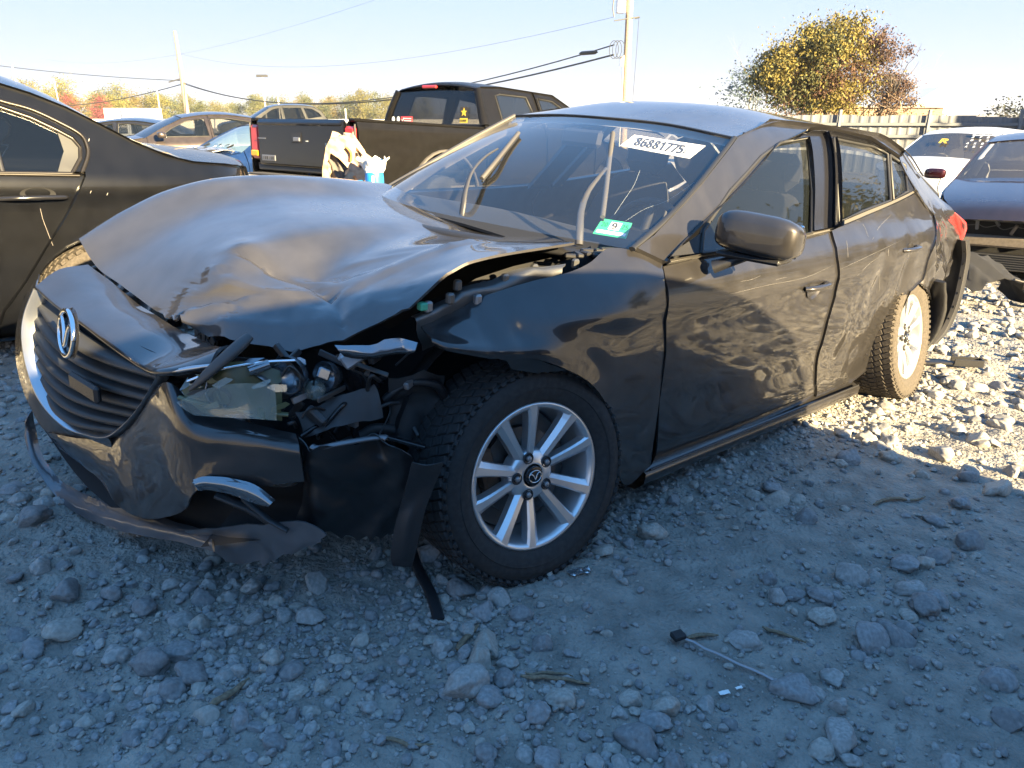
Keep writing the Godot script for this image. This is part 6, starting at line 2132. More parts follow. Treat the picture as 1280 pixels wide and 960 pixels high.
	vehicle(o, {"yf": pyf, "paint": BP, "glass": M.tint, "wheels": [1.30, 4.92], "wheel_r": .38, "arch_r": .56, "arch_z": .45, "track": .86, "side": cabs, "cell": .10, "trim": M.seal, "trim_r": .012,
		"cuts": [["bed_side", -.5, 2.02, 0.0, 0.0], ["rear_door", 2.02, 3.26, 0.0, 0.0], ["front_door", 3.26, 4.45, 0.0, 0.0], ["fender", 4.45, 6.5, 0.0, 0.0]],
		"windows": [PackedVector2Array([Vector2(2.42, 1.36), Vector2(2.44, 1.72), Vector2(2.55, 1.745), Vector2(3.08, 1.745), Vector2(3.17, 1.36)]), PackedVector2Array([Vector2(3.33, 1.36), Vector2(3.33, 1.745), Vector2(3.66, 1.73), Vector2(3.95, 1.6), Vector2(4.28, 1.38)])],
		"top": [["roof", "paint", [[2.12, 1.775, .06, -.02], [2.18, 1.80, .075], [2.6, 1.83, .075], [3.7, 1.81, .07, .04]]], ["windshield", "glass", [[3.71, 1.805, .07, .04], [4.05, 1.66, .05, .08], [4.55, 1.30, .03, .12]]], ["hood", "paint", [[4.56, 1.295, .03, .12], [4.7, 1.23, .06, .1], [5.6, 1.12, .06, .04], [5.84, .95, .02, .04]]], ["grille_panel", M.black_plastic, [[5.84, .945, .02, .04], [5.85, .5, 0, .04]]]],
		"floor": [.1, 5.6, .60], "seats": [3.5, 2.75], "dash": 4.35})
	part("bed_floor", box_mesh(car(1.0, 0, .80), Vector3(2.0, .05, 1.75), .01), BP, o)
	for sd in [1, -1]:
		part("bed_rail", box_mesh(car(1.0, sd * .90, 1.312), Vector3(2.02, .035, .12), .012), BP, o)
		part("bed_inner_side", box_mesh(car(1.0, sd * .82, 1.05), Vector3(1.98, .5, .03), .006), BP, o)
		var arch := []
		for k in 17:
			var a := PI * k / 16.0
			var p2 := Vector2(1.30 - cos(a) * .585, .45 + sin(a) * .585)
			arch.append(car(p2.x, sd * (pyf.call(p2) + .008), p2.y))
		part("arch_lip", tube_mesh(arch, .034, 8, .5), M.flare, o)
		part("lower_trim", box_mesh(car(2.2, sd * .965, .56), Vector3(1.6, .16, .03), .01), M.trim_dusty, o)
	part("cab_back", box_mesh(car(2.09, 0, 1.22), Vector3(.04, .28, 1.76), .01), BP, o)
	for sd in [1, -1]:
		var pil := tube_mesh([car(2.07, sd * .90, 1.34), car(2.09, sd * .82, 1.55), car(2.13, sd * .72, 1.77)], [.06, .055, .05], 8)
		part("cab_pillar", pil, BP, o)
	var rw := MB.new()
	rw.grid(patch([[car(2.06, .84, 1.345), car(2.05, 0, 1.345), car(2.06, -.84, 1.345)], [car(2.08, .77, 1.56), car(2.07, 0, 1.56), car(2.08, -.77, 1.56)], [car(2.12, .68, 1.755), car(2.11, 0, 1.77), car(2.12, -.68, 1.755)]], 4, 6))
	part("rear_window", rw, M.tint, o)
	part("brake_light", box_mesh(car(2.10, .10, 1.815), Vector3(.04, .04, .26), .01), M.lens_red, o)
	var tg := part("tailgate", box_mesh(car(-.005, 0, 1.06), Vector3(.07, .51, 1.57), .02), M.gloss_black, o)
	part("tailgate_lip", box_mesh(car(-.03, 0, 1.27), Vector3(.05, .05, 1.55), .016), M.gloss_black, tg)
	part("handle_bezel", box_mesh(car(-.042, .02, 1.12), Vector3(.02, .12, .19), .008), M.black_gloss, tg)
	part("tailgate_handle", box_mesh(car(-.055, .0, 1.10), Vector3(.02, .045, .12), .008), M.alloy_dull, tg)
	part("badge", box_mesh(car(-.042, .58, .885), Vector3(.012, .065, .27), .004), M.alloy_dull, tg)
	text_on("GMC 1500", car(-.049, .70, .868), -Vector3(0, 0, -1), Vector3.UP, .032, M.ink, tg, "lettering", "Droid Sans", .22, true) if false else null
	for k in 6:
		part("badge_letter", box_mesh(car(-.049, .68 - .04 * k, .885), Vector3(.006, .036, .008 + .010 * (k % 3)), .002), M.ink, tg)
	part("bright_mark", box_mesh(car(-.044, .70, 1.10), Vector3(.008, .012, .16), .003), M.alloy_dull, tg)
	part("bright_mark", box_mesh(car(-.044, -.17, 1.085), Vector3(.008, .008, .04), .002), M.white_paper, tg)
	for sd in [1, -1]:
		var lt := part("tail_light", box_mesh(car(.02, sd * .878, 1.06), Vector3(.10, .38, .165), .025), M.lens_red, o)
		part("amber_lens", box_mesh(car(-.012, sd * .878, .93), Vector3(.06, .07, .15), .012), M.lens_amber, lt)
		part("light_edge", tube_mesh([car(-.02, sd * .965, .86), car(-.02, sd * .968, 1.27)], .008, 6), M.trim_dusty, lt)
	part("rear_valance", box_mesh(car(.02, 0, .775), Vector3(.06, .06, 1.7), .012), M.gray_plastic, o)
	part("rear_bumper", box_mesh(car(-.12, 0, .62), Vector3(.2, .17, 1.9), .03), M.bumper_dusty, o)
	part("bumper_step", box_mesh(car(-.12, 0, .71), Vector3(.18, .02, 1.5), .006), M.trim_dusty, o)
	# stickers in the rear window
	var X := Vector3(0, 0, 1)
	var bq := car(2.045, -.50, 1.375)
	var UPW := Vector3(.04, 1, 0).normalized()
	var army := sticker("army_sticker", [bq, bq + UPW * .19, bq + UPW * .19 + X * .13, bq + X * .13], M.ink, o)
	var star := PackedVector2Array()
	for k in 10:
		var a := PI / 2 + TAU * k / 10.0
		star.append(Vector2(.065, .125) + Vector2.from_angle(a) * (.055 if k % 2 == 0 else .023))
	var stm := MB.new()
	stm.prism(star, .002, Transform3D(Basis(X, UPW, X.cross(UPW)), bq + X.cross(UPW) * .001))
	part("star", stm, M.yellow_ink, army)
	sticker("sticker_band", [bq + X.cross(UPW) * .002, bq + UPW * .055 + X.cross(UPW) * .002, bq + UPW * .055 + X * .13 + X.cross(UPW) * .002, bq + X * .13 + X.cross(UPW) * .002], M.yellow_ink, army)
	text_on("U.S.ARMY", bq + X * .012 + UPW * .014 + X.cross(UPW) * .004, X, UPW, .026, M.ink, army, "lettering", "Droid Sans", .106, true)
	var rq := car(2.045, .60, 1.365)
	var rs := sticker("red_sticker", [rq, rq + UPW * .085, rq + UPW * .085 + X * .23, rq + X * .23], M.red_sticker, o)
	for k in 2:
		part("print_line", box_mesh(rq + X * .135 + UPW * (.028 + .028 * k) + X.cross(UPW) * .002, Vector3(.002, .012, .14), .0004), M.white_paper, rs)
	part("check_mark", tube_mesh([rq + X * .02 + UPW * .04 + X.cross(UPW) * .002, rq + X * .035 + UPW * .025 + X.cross(UPW) * .002, rq + X * .06 + UPW * .065 + X.cross(UPW) * .002], .004, 5), M.white_paper, rs)
	for k in 2:
		var dm := MB.new()
		dm.lathe([Vector2(.0002, .002), Vector2(.03, .002), Vector2(.03, 0)], 16, Transform3D(Basis(X, UPW * 1.3, X.cross(UPW)), rq + X * (-.05 - .10 * k) + UPW * .045))
		part("round_decal", dm, M.white_paper, o)

	# brown saloon, blue car, white car, dark red car
	o = thing("brown_saloon", "brown-grey saloon parked behind the dark saloon", "car", vx(-6.924 + 1.35 * cos(2.599), -.048, -16.68 + 1.35 * sin(2.599), 2.599))
	var BR := paint(.055, .045, .042, .4, .4)
	sedan(o, BR, M.glass, {"seat_mat": M.seat, "trim": M.seal})
	mirror(o, car(-.72, 1.0, 1.03), Vector3(.16, .13, .2), BR)
	mirror(o, car(-.72, -1.0, 1.03), Vector3(.16, .13, .2), BR)
	o = thing("blue_car", "blue car with a broken grey hood left of the pickup's tailgate", "car", vx(-5.462, -.2, -13.33, 2.274))
	var BL := paint(.012, .035, .12, .3, .4)
	sedan(o, BL, M.windshield_pale, {"seat_mat": M.seat})
	var bh := crumple([[.93, .70, .80, .95, 0, .82, .93, -.70, .80], [.4, .72, .95, .42, 0, 1.0, .4, -.72, .97], [-.38, .70, 1.0, -.30, 0, 1.03, -.38, -.70, 1.01]], "broken_hood", o, paint(.34, .34, .34, .4, .4), .03, .01, 6)
	part("hood_gap", box_mesh(car(.1, .55, 1.005), Vector3(.55, .03, .22), .01, Basis(Vector3.UP, .2)), M.void, bh)
	for k in 5:
		part("wiper_debris", tube_mesh([car(-.40, .4 - .2 * k, 1.04), car(-.46 - .04 * (k % 2), .52 - .2 * k, 1.09)], .014, 5), M.seal, o)
	o = thing("white_car", "white car with numbers written on its windshield before the metal fence", "car", vx(8.46, -.45, -15.57, 2.451))
	var WH := paint(.78, .78, .77, 0.0, .35, false)
	crossover(o, WH, M.tint_brown, {"seats": []}, Vector2(1.0, .87))
	mirror(o, car(-.62, 1.05, .98), Vector3(.18, .16, .2), WH)
	var wr := Vector3(0, 0, -1)
	var wu := Vector3(-.75, .435, 0).normalized()
	var wn := wr.cross(wu)
	if wn.y < 0:
		wn = -wn
	var wb := car(-.98, .30, 1.378) + Vector3(.03, .045, 0)
	var lab := sticker("windshield_label", [wb, wb + wu * .085, wb + wu * .085 + wr * .40, wb + wr * .40], M.white_paper, o)
	text_on("86411025", wb + wr * .05 + wu * .02 + wn * .003, wr, wu, .045, M.ink, lab, "lettering", "Droid Sans", .3, true)
	for k in 3:
		for j in 4:
			text_on(["2", "0", "4", "A", "7", "1", "X", "5", "8", "3", "R", "6"][k * 4 + j], wb + wr * (.02 + .14 * k + .03 * (j % 2)) + wu * (-.10 - .125 * j) + wn * (.004 + .006 * j), wr, wu, .065, M.white_paper, o, "chalk_mark", "Droid Sans", .045, true)
	text_on("R", wb + wr * -.50 + wu * -.36 + wn * .03, wr, wu, .17, M.yellow_ink, o, "chalk_mark", "Droid Sans", .17, true)
	o = thing("dark_red_car", "dark purple-red car with its front bumper gone at the right edge", "car", vx(5.345, -.269, -7.707, 2.158))
	var DR := paint(.040, .030, .036, .4, .45)
	var s := sedan(o, DR, M.tint_brown, {"seats": [], "top": [["hood", "paint", [[.84, .70, .02, .06], [.70, .79, .05, .05], [.3, .875, .06, .0], [-.41, .975, .05, .10]]], ["windshield", "glass", [[-.43, .97, .02, .18], [-.8, 1.17, .03, .12], [-1.19, 1.34, .05, .05]]], ["roof", "paint", [[-1.2, 1.345, .05, .05], [-1.6, 1.40, .055], [-2.1, 1.405, .055], [-2.6, 1.34, .05, -.02]]], ["rear_window", "glass", [[-2.61, 1.335, .05, -.02], [-3.0, 1.17, .03, -.04], [-3.27, 1.03, .02, -.05]]], ["trunk_lid", "paint", [[-3.28, 1.03, .02, -.05], [-3.65, .99, .02, -.03], [-3.74, .90, .01, -.03]]], ["rear_bumper", "paint", [[-3.74, .895, .01, -.03], [-3.74, .5, 0, -.04], [-3.68, .28, 0, -.04]]]],
		"side": PackedVector2Array([Vector2(.30, .28), Vector2(.34, .5), Vector2(.50, .68), Vector2(.70, .755), Vector2(.3, .87), Vector2(-.42, .97), Vector2(-.8, 1.17), Vector2(-1.2, 1.345), Vector2(-1.6, 1.40), Vector2(-2.1, 1.405), Vector2(-2.6, 1.34), Vector2(-3.0, 1.17), Vector2(-3.28, 1.03), Vector2(-3.65, .99), Vector2(-3.74, .90), Vector2(-3.74, .5), Vector2(-3.68, .28), Vector2(-3.0, .20), Vector2(0, .18)])})
	mirror(o, car(-.58, -1.02, 1.02), Vector3(.15, .13, .22), paint(.032, .006, .010, .3, .3))
	mirror(o, car(-.58, 1.02, 1.02), Vector3(.15, .13, .22), paint(.032, .006, .010, .3, .3))
	part("a_pillar_shade", tube_mesh([car(-.50, -.66, 1.02), car(-.85, -.60, 1.20), car(-1.16, -.53, 1.33)], .05, 8, .25), M.liner, o)
	part("radiator", box_mesh(car(.52, 0, .48), Vector3(.05, .46, 1.25), .01), M.void, o)
	part("radiator_support", box_mesh(car(.62, 0, .70), Vector3(.06, .05, 1.35), .012), M.steel_dark, o)
	part("crash_beam", box_mesh(car(.72, 0, .50), Vector3(.07, .11, 1.3), .02), M.dusty_metal, o)
	part("lower_beam", box_mesh(car(.68, 0, .30), Vector3(.05, .16, 1.3), .02), M.black_plastic, o)
	for k in 7:
		part("lower_slat", box_mesh(car(.71, 0, .235 + .022 * k), Vector3(.02, .006, 1.2), .002), M.gray_plastic, o)
	for k in 9:
		var y := -.62 + .155 * k
		part("front_bracket", box_mesh(car(.66 + .04 * (k % 2), y, .62 + .03 * (k % 3)), Vector3(.05, .10, .03), .006, Basis(Vector3.RIGHT, .5 * (k % 3) - .4)), M.steel_dark if k % 3 else M.dusty_metal, o)
		part("front_wire", tube_mesh(cr_line([car(.70, y, .655), car(.715, y + .07, .640 - .012 * (k % 3)), car(.70, y + .16, .65)], 8), .004, 5), M.trim_dusty, o)
	# parked far off
	var far := [[-29.2, 27.0, 2.9, "silver car roof beyond the dark saloon's trunk", paint(.42, .44, .45, .4, .35, false), 0], [-19.0, 36.0, 2.7, "grey van far behind the pickup's tailgate", paint(.035, .035, .033, .2, .45, false), 1], [-30.6, 21.0, 3.0, "black car roof just above the dark saloon's trunk line", paint(.02, .02, .022, .3, .4, false), 0]]
	for q in far:
		var az := deg_to_rad(q[0])
		o = thing("far_car", q[3], "car", vx(sin(az) * q[1], -.18 if q[5] == 0 else -.02, -cos(az) * q[1], q[2]))
		if q[5]:
			crossover(o, q[4], M.tint, {"cell": .3, "seats": []})
		else:
			sedan(o, q[4], M.glass, {"cell": .3, "seats": []})
	o = thing("dark_van", "dark vehicle roof showing above the saloon at the left edge", "car", vx(-7.95, -.02, -7.4, PI))
	crossover(o, paint(.03, .03, .034, .3, .4, false), M.tint, {"cell": .3, "seats": []})
	# the vehicle beside the photographer, whose shade falls on the near ground
	o = thing("people_carrier", "long dark people carrier parked beside the camera, shading the near ground", "car", vx(0.373, -.03, 2.365, 2.366))
	var tops := [["front_bumper", "paint", [[.90, .35, 0, .05], [.95, .62, 0, .06], [.92, .88, .01, .07]]], ["hood", "paint", [[.92, .885, .01, .06], [.7, .985, .05, .03], [-.24, 1.105, .05, .10]]], ["windshield", "glass", [[-.26, 1.10, .02, .16], [-.62, 1.30, .03, .12], [-1.11, 1.595, .06, .05]]], ["roof", "paint", [[-1.12, 1.60, .06, .05], [-1.5, 1.70, .06], [-1.72, 1.71, .06], [-2.16, 1.665, .06]]], ["rear_window", M.tint_dark, [[-2.16, 1.664, .06], [-2.575, 1.574, .05], [-2.99, 1.42, .03, -.02], [-3.37, 1.22, .02, -.04]]], ["tailgate", "paint", [[-3.37, 1.219, .02, -.04], [-3.62, .96, .02, -.04], [-3.78, .70, .01, -.04]]], ["rear_bumper", "paint", [[-3.78, .695, 0, -.06], [-3.76, .5, 0, -.06], [-3.66, .36, 0, -.06]]]]
	for run in tops:
		for q in run[2]:
			q[0] *= 1.2
			q[1] *= 1.14
	crossover(o, paint(.03, .032, .035, .3, .4, false), M.glass, {"cell": .2, "seats": [-1.35], "wheel_style": "plain", "inset": .004, "back_glass": M.tint_dark,
		"side": stretched([[.90, .35], [.95, .62], [.92, .88], [.7, .98], [-.25, 1.10], [-.62, 1.30], [-1.12, 1.60], [-1.5, 1.70], [-1.72, 1.71], [-2.16, 1.665], [-2.575, 1.575], [-2.99, 1.42], [-3.37, 1.22], [-3.62, .96], [-3.78, .70], [-3.76, .5], [-3.66, .36], [-2.9, .27], [.2, .25]]),
		"windows": [stretched([[-.62, 1.12], [-.85, 1.32], [-1.22, 1.55], [-1.58, 1.62], [-1.62, 1.12]]), stretched([[-1.74, 1.12], [-1.70, 1.62], [-2.1, 1.58], [-2.5, 1.49], [-2.6, 1.14]])],
		"top": tops}, Vector2(1.2, 1.14))
	mirror(o, car(-.74, 1.05, 1.28), Vector3(.18, .16, .2), M.black_gloss)


# ---------------------------------------------------------------- loose things
func build_debris() -> void:
	# tan seat shell behind the hood
	var o := thing("tan_seat_shell", "dusty tan seat back with dark triangular hollows standing before the pickup", "seat", Transform3D(Basis(Vector3.UP, .12), Vector3(-1.50, ground_y(-1.5, -7.0) - .01, -7.0)))
	var outline := PackedVector2Array([Vector2(-.20, 0), Vector2(-.235, .5), Vector2(-.225, .85), Vector2(-.17, 1.05), Vector2(-.12, 1.13), Vector2(.0, 1.15), Vector2(.10, 1.135), Vector2(.17, 1.02), Vector2(.24, .84), Vector2(.22, .70), Vector2(.15, .62), Vector2(.2, .4), Vector2(.2, 0)])
	var h1 := PackedVector2Array([Vector2(-.165, .78), Vector2(-.17, .92), Vector2(-.13, 1.0), Vector2(-.06, .95), Vector2(.02, .86), Vector2(-.02, .79), Vector2(-.10, .735)])
	var h2 := PackedVector2Array([Vector2(.07, .93), Vector2(.10, 1.05), Vector2(.15, .98), Vector2(.21, .87), Vector2(.12, .865)])
	var f := func(p: Vector2) -> Vector3: return Vector3(p.x, p.y, .07 * cos(p.x * 5.5) + .035 * sin(p.y * 6.0) + relief.get_noise_2d(p.x * 9.0, p.y * 9.0) * .02 + .14 * (p.y - .5) * -.5)
	var m := MB.new()
	m.surf(outline, [h1, h2], .03, f, -.09)
	part("shell", m, M.tan, o)
	var g := func(p: Vector2) -> Vector3: return (f as Callable).call(p) + Vector3(0, 0, -.05 + .012 * sin(p.x * 90.0 + p.y * 30.0))
	for hh in [h1, h2]:
		var hm := MB.new()
		hm.surf(Geometry2D.offset_polygon(hh, .015)[0], [], .012, g)
		part("dark_cloth", hm, M.seat_grey, o)
	part("orange_strap", tube_mesh(cr_line([f.call(Vector2(.06, .80)) + Vector3(0, 0, .02), f.call(Vector2(.12, .70)) + Vector3(0, 0, .03), f.call(Vector2(.17, .64)) + Vector3(0, 0, .02)], 8), .022, 8, .4), M.orange_cloth, o)
	part("hook", tube_mesh(cr_line([f.call(Vector2(.015, 1.05)) + Vector3(0, 0, .012), f.call(Vector2(.05, 1.0)) + Vector3(0, 0, .02), f.call(Vector2(.04, .93)) + Vector3(0, 0, .012)], 8), .013, 6), M.orange_cloth, o)
	part("dark_flap", box_mesh(Vector3(.08, .66, .12), Vector3(.2, .03, .04), .01, Basis(Vector3(0, 0, 1), -.35)), M.seat_grey, o)
	# blue jug with white rag on an old drum
	var dx := -1.21
	var dz := -6.75
	var dy := ground_y(dx, dz)
	var dr := MB.new()
	dr.lathe([Vector2(.001, .0), Vector2(.17, 0), Vector2(.175, .01), Vector2(.17, .2), Vector2(.178, .21), Vector2(.17, .22), Vector2(.17, .46), Vector2(.175, .48), Vector2(.165, .475), Vector2(.001, .47)], 28, Transform3D(Basis(Vector3.RIGHT, -PI / 2), Vector3.ZERO))
	one("steel_drum", "small steel drum standing behind the hatchback's hood", "drum", dr.done(), M.rust, Transform3D(Basis.IDENTITY, Vector3(dx, dy, dz)))
	o = thing("blue_jug", "blue plastic jug stuffed with a white rag beside the tan seat shell", "jug", Transform3D(Basis.IDENTITY, Vector3(dx, dy + .475, dz)))
	var jb := MB.new()
	jb.lathe([Vector2(.001, 0), Vector2(.075, 0), Vector2(.082, .01), Vector2(.082, .30), Vector2(.078, .345), Vector2(.07, .35), Vector2(.066, .34)], 24, Transform3D(Basis(Vector3.RIGHT, -PI / 2), Vector3.ZERO))
	part("body", jb, M.blue_plastic, o)
	part("side_pouch", box_mesh(Vector3(-.13, .19, .03), Vector3(.11, .18, .07), .03), M.blue_plastic, o)
	part("label_stripe", box_mesh(Vector3(.0, .17, .079), Vector3(.022, .30, .008), .003), M.white_paper, o)
	part("cord", tube_mesh(cr_line([Vector3(-.13, .10, .09), Vector3(.0, .125, .095), Vector3(.11, .15, .05)], 8), .007, 6), M.gray_plastic, o)
	var rag := MB.new()
	var rows := []
	for i in 8:
		var row := []
		for j in 29:
			var a := TAU * j / 28.0
			var r := lerpf(.062, .125, i / 7.0) * (1.0 + .22 * sin(a * 5.0 + i) * i / 7.0)
			row.append(Vector3(cos(a) * r, .31 + .15 * i / 7.0 + .02 * sin(a * 7.0) * i / 7.0, sin(a) * r))
		rows.append(row)
	rag.grid(rows, true)
	part("white_rag", rag, M.white_paper, o)

	# torn fender liner in front of the dark red car
	o = thing("torn_fender_liner", "torn black fender liner with a pale edge lying before the dark red car", "car part", Transform3D(Basis(Vector3.UP, .35), Vector3(4.05, ground_y(4.05, -6.15) + .01, -6.15)))
	rows = []
	for i in 9:
		var row := []
		for j in 15:
			var a := lerpf(.15, 2.2, j / 14.0)
			var r := .42 + .015 * sin(j * 2.3) + relief.get_noise_2d(i * .5, j * .5) * .03
			row.append(Vector3(-.25 + cos(a) * r * 1.15, maxf(.0, sin(a) * r - .02 * i), -.12 + .045 * i + .02 * sin(j * 1.1)))
		rows.append(row)
	var lm := MB.new()
	lm.grid(rows, false, .006)
	part("liner", lm, M.void, o)
	var le := []
	for p in rows[8]:
		le.append(p + Vector3(0, .01, .01))
	part("pale_edge", tube_mesh(le.slice(0, 9), .012, 6, .6), M.trim_dusty, o)
	part("hook_end", tube_mesh([le[0], le[0] + Vector3(.03, .06, 0), le[0] + Vector3(.06, .07, 0)], .010, 6), M.trim_dusty, o)
	# black box fragment behind the rear wheel
	o = thing("plastic_fragment", "broken black plastic bracket on the sunlit gravel behind the rear wheel", "car part", Transform3D(Basis(Vector3.UP, -.2), Vector3(2.66, ground_y(2.66, -4.22) + .012, -4.22)))
	part("tray", box_mesh(Vector3(.06, .012, 0), Vector3(.17, .02, .07), .005), M.black_plastic, o)
	for z in [-.032, .032]:
		part("side_wall", box_mesh(Vector3(.06, .03, z), Vector3(.16, .035, .008), .002), M.black_plastic, o)
	part("end_wall", box_mesh(Vector3(.14, .03, 0), Vector3(.008, .03, .06), .002), M.black_plastic, o)
	part("tongue", box_mesh(Vector3(-.10, .012, .005), Vector3(.17, .016, .05), .005, Basis(Vector3(0, 0, 1), .06)), M.black_plastic, o)
	# bent metal strip with its bracket on the dirt
	o = thing("bent_metal_strip", "thin bent metal strip lying on the dirt at lower right", "car part", Transform3D(Basis.IDENTITY, Vector3(.55, 0, -1.56)))
	var line := []
	for k in 9:
		var t := k / 8.0
		var p := Vector2(lerpf(.455, .665, t), lerpf(-1.625, -1.502, t))
		line.append(Vector3(p.x - .55, ground_y(p.x, p.y) + .014 + .006 * sin(t * 5.0), p.y + 1.56))
	part("strip", tube_mesh(line, .0052, 6, .6), M.alloy_dull, o)
	part("bracket", box_mesh(line[0] + Vector3(-.012, .006, -.002), Vector3(.036, .016, .030), .003, Basis(Vector3.UP, .4)), M.black_plastic, o)
	part("tab", box_mesh(line[8] + Vector3(.0, .002, .008), Vector3(.010, .006, .030), .002, Basis(Vector3.UP, -.3)), M.alloy_dull, o)
	# strip of liner hanging to the ground by the front wheel
	line = []
	for q in [[-.33, .15, -1.98], [-.30, .03, -1.92], [-.265, .022, -1.83], [-.225, .018, -1.74], [-.195, .012, -1.645]]:
		line.append(Vector3(q[0], ground_y(q[0], q[2]) + q[1], q[2]))
	one("rubber_strip", "narrow black rubber strip trailing onto the stones by the front wheel", "car part", tube_mesh(cr_line(line, 20), .017, 8, .3).done(), M.black_plastic)
	# sticks, splinters and scraps
	var r := RandomNumberGenerator.new()
	r.seed = 91
	var sticks := [[.02, -1.44, .19, -1.435, .0075, "longest of the weathered wood splinters below the front wheel"], [.03, -1.455, .15, -1.46, .005, "thin splinter just above the longest weathered splinter"], [-.68, -1.31, -.62, -1.40, .011, "grey stick among the stones at lower left"], [-.14, -1.545, -.09, -1.64, .010, "short broad wood chip left of the large stones"], [.47, -1.64, .56, -1.66, .008, "dark wood chip above the bent metal strip"], [.70, -1.72, .80, -1.66, .007, "dark sliver among the stones at lower right"], [1.35, -2.45, 1.6, -2.55, .008, "dark twig at the edge of the shade"], [-.28, -1.24, -.17, -1.235, .006, "curved bark strip at the bottom edge"]]
	for q in sticks:
		var ps := []
		for k in 7:
			var t := k / 6.0
			var x := lerpf(q[0], q[2], t)
			var z := lerpf(q[1], q[3], t) + .006 * sin(t * 6.0 + q[0] * 30.0)
			ps.append(Vector3(x, ground_y(x, z) + q[4] * .8 + .003, z))
		one("wood_splinter", q[5], "splinter", tube_mesh(ps, [q[4] * .5, q[4], q[4] * .9, q[4], q[4] * .8, q[4] * .7, q[4] * .3], 6, .7).done(), M.wood)
	for q in [[.20, -1.885, .034, "crumpled silver foil scrap right of the front wheel"], [.525, -1.462, .014, "white paper scrap left of the round white chip"], [.565, -1.475, .009, "tiny white chip below the bent metal strip"]]:
		var sm := MB.new()
		var rws := []
		for i in 5:
			var row := []
			for j in 6:
				row.append(Vector3((j - 2.5) * q[2] * .4, .006 + r.randf() * q[2] * .28, (i - 2) * q[2] * .22))
			rws.append(row)
		sm.grid(rws, false, .001)
		one("litter_scrap", q[3], "scrap", sm.done(), M.foil if q[2] > .03 else M.white_paper, Transform3D(Basis(Vector3.UP, .3), Vector3(q[0], ground_y(q[0], q[1]), q[1])))


func stone_mesh(seed_: int, div: int) -> ArrayMesh:
	# a water-worn stone: a cube sphere pressed flat on a few sides
	var r := RandomNumberGenerator.new()
	r.seed = seed_
	var nz := FastNoiseLite.new()
	nz.seed = seed_
	nz.frequency = .75
	nz.fractal_octaves = 2
	var cuts := []
	for k in 5 + seed_ % 4:
		cuts.append([Vector3(r.randfn(), r.randfn(), r.randfn()).normalized(), r.randf_range(.62, .95) if seed_ % 3 else r.randf_range(.5, .8)])
	var m := MB.new()
	var axes := [[Vector3.RIGHT, Vector3.UP, Vector3.BACK], [Vector3.LEFT, Vector3.BACK, Vector3.UP], [Vector3.UP, Vector3.BACK, Vector3.RIGHT], [Vector3.DOWN, Vector3.RIGHT, Vector3.BACK], [Vector3.BACK, Vector3.RIGHT, Vector3.UP], [Vector3.FORWARD, Vector3.UP, Vector3.RIGHT]]
	var at := func(d: Vector3) -> Vector3:
		var p := d.normalized()
		p *= 1.0 + nz.get_noise_3d(p.x, p.y, p.z) * .34
		for c in cuts:
			var over: float = p.dot(c[0]) - c[1]
			if over > 0.0:
				p -= c[0] * over * .8
		return p * Vector3(1.0, .66, .84)
	for ax in axes:
		for i in div + 1:
			for j in div + 1:
				var d: Vector3 = ax[0] + ax[1] * (2.0 * i / div - 1.0) + ax[2] * (2.0 * j / div - 1.0)
				var p: Vector3 = at.call(d)
				var e := .08
				var t1: Vector3 = at.call(d + ax[1] * e) - at.call(d - ax[1] * e)
				var t2: Vector3 = at.call(d + ax[2] * e) - at.call(d - ax[2] * e)
				var q := t1.cross(t2).normalized()
				if q.dot(p) < 0:
					q = -q
				m.put(p, q)
		var f := m.v.size() - (div + 1) * (div + 1)
		for i in div:
			for j in div:
				var k := f + i * (div + 1) + j
				m.tri(k, k + 1, k + div + 2)
				m.tri(k, k + div + 2, k + div + 1)
	return m.done()


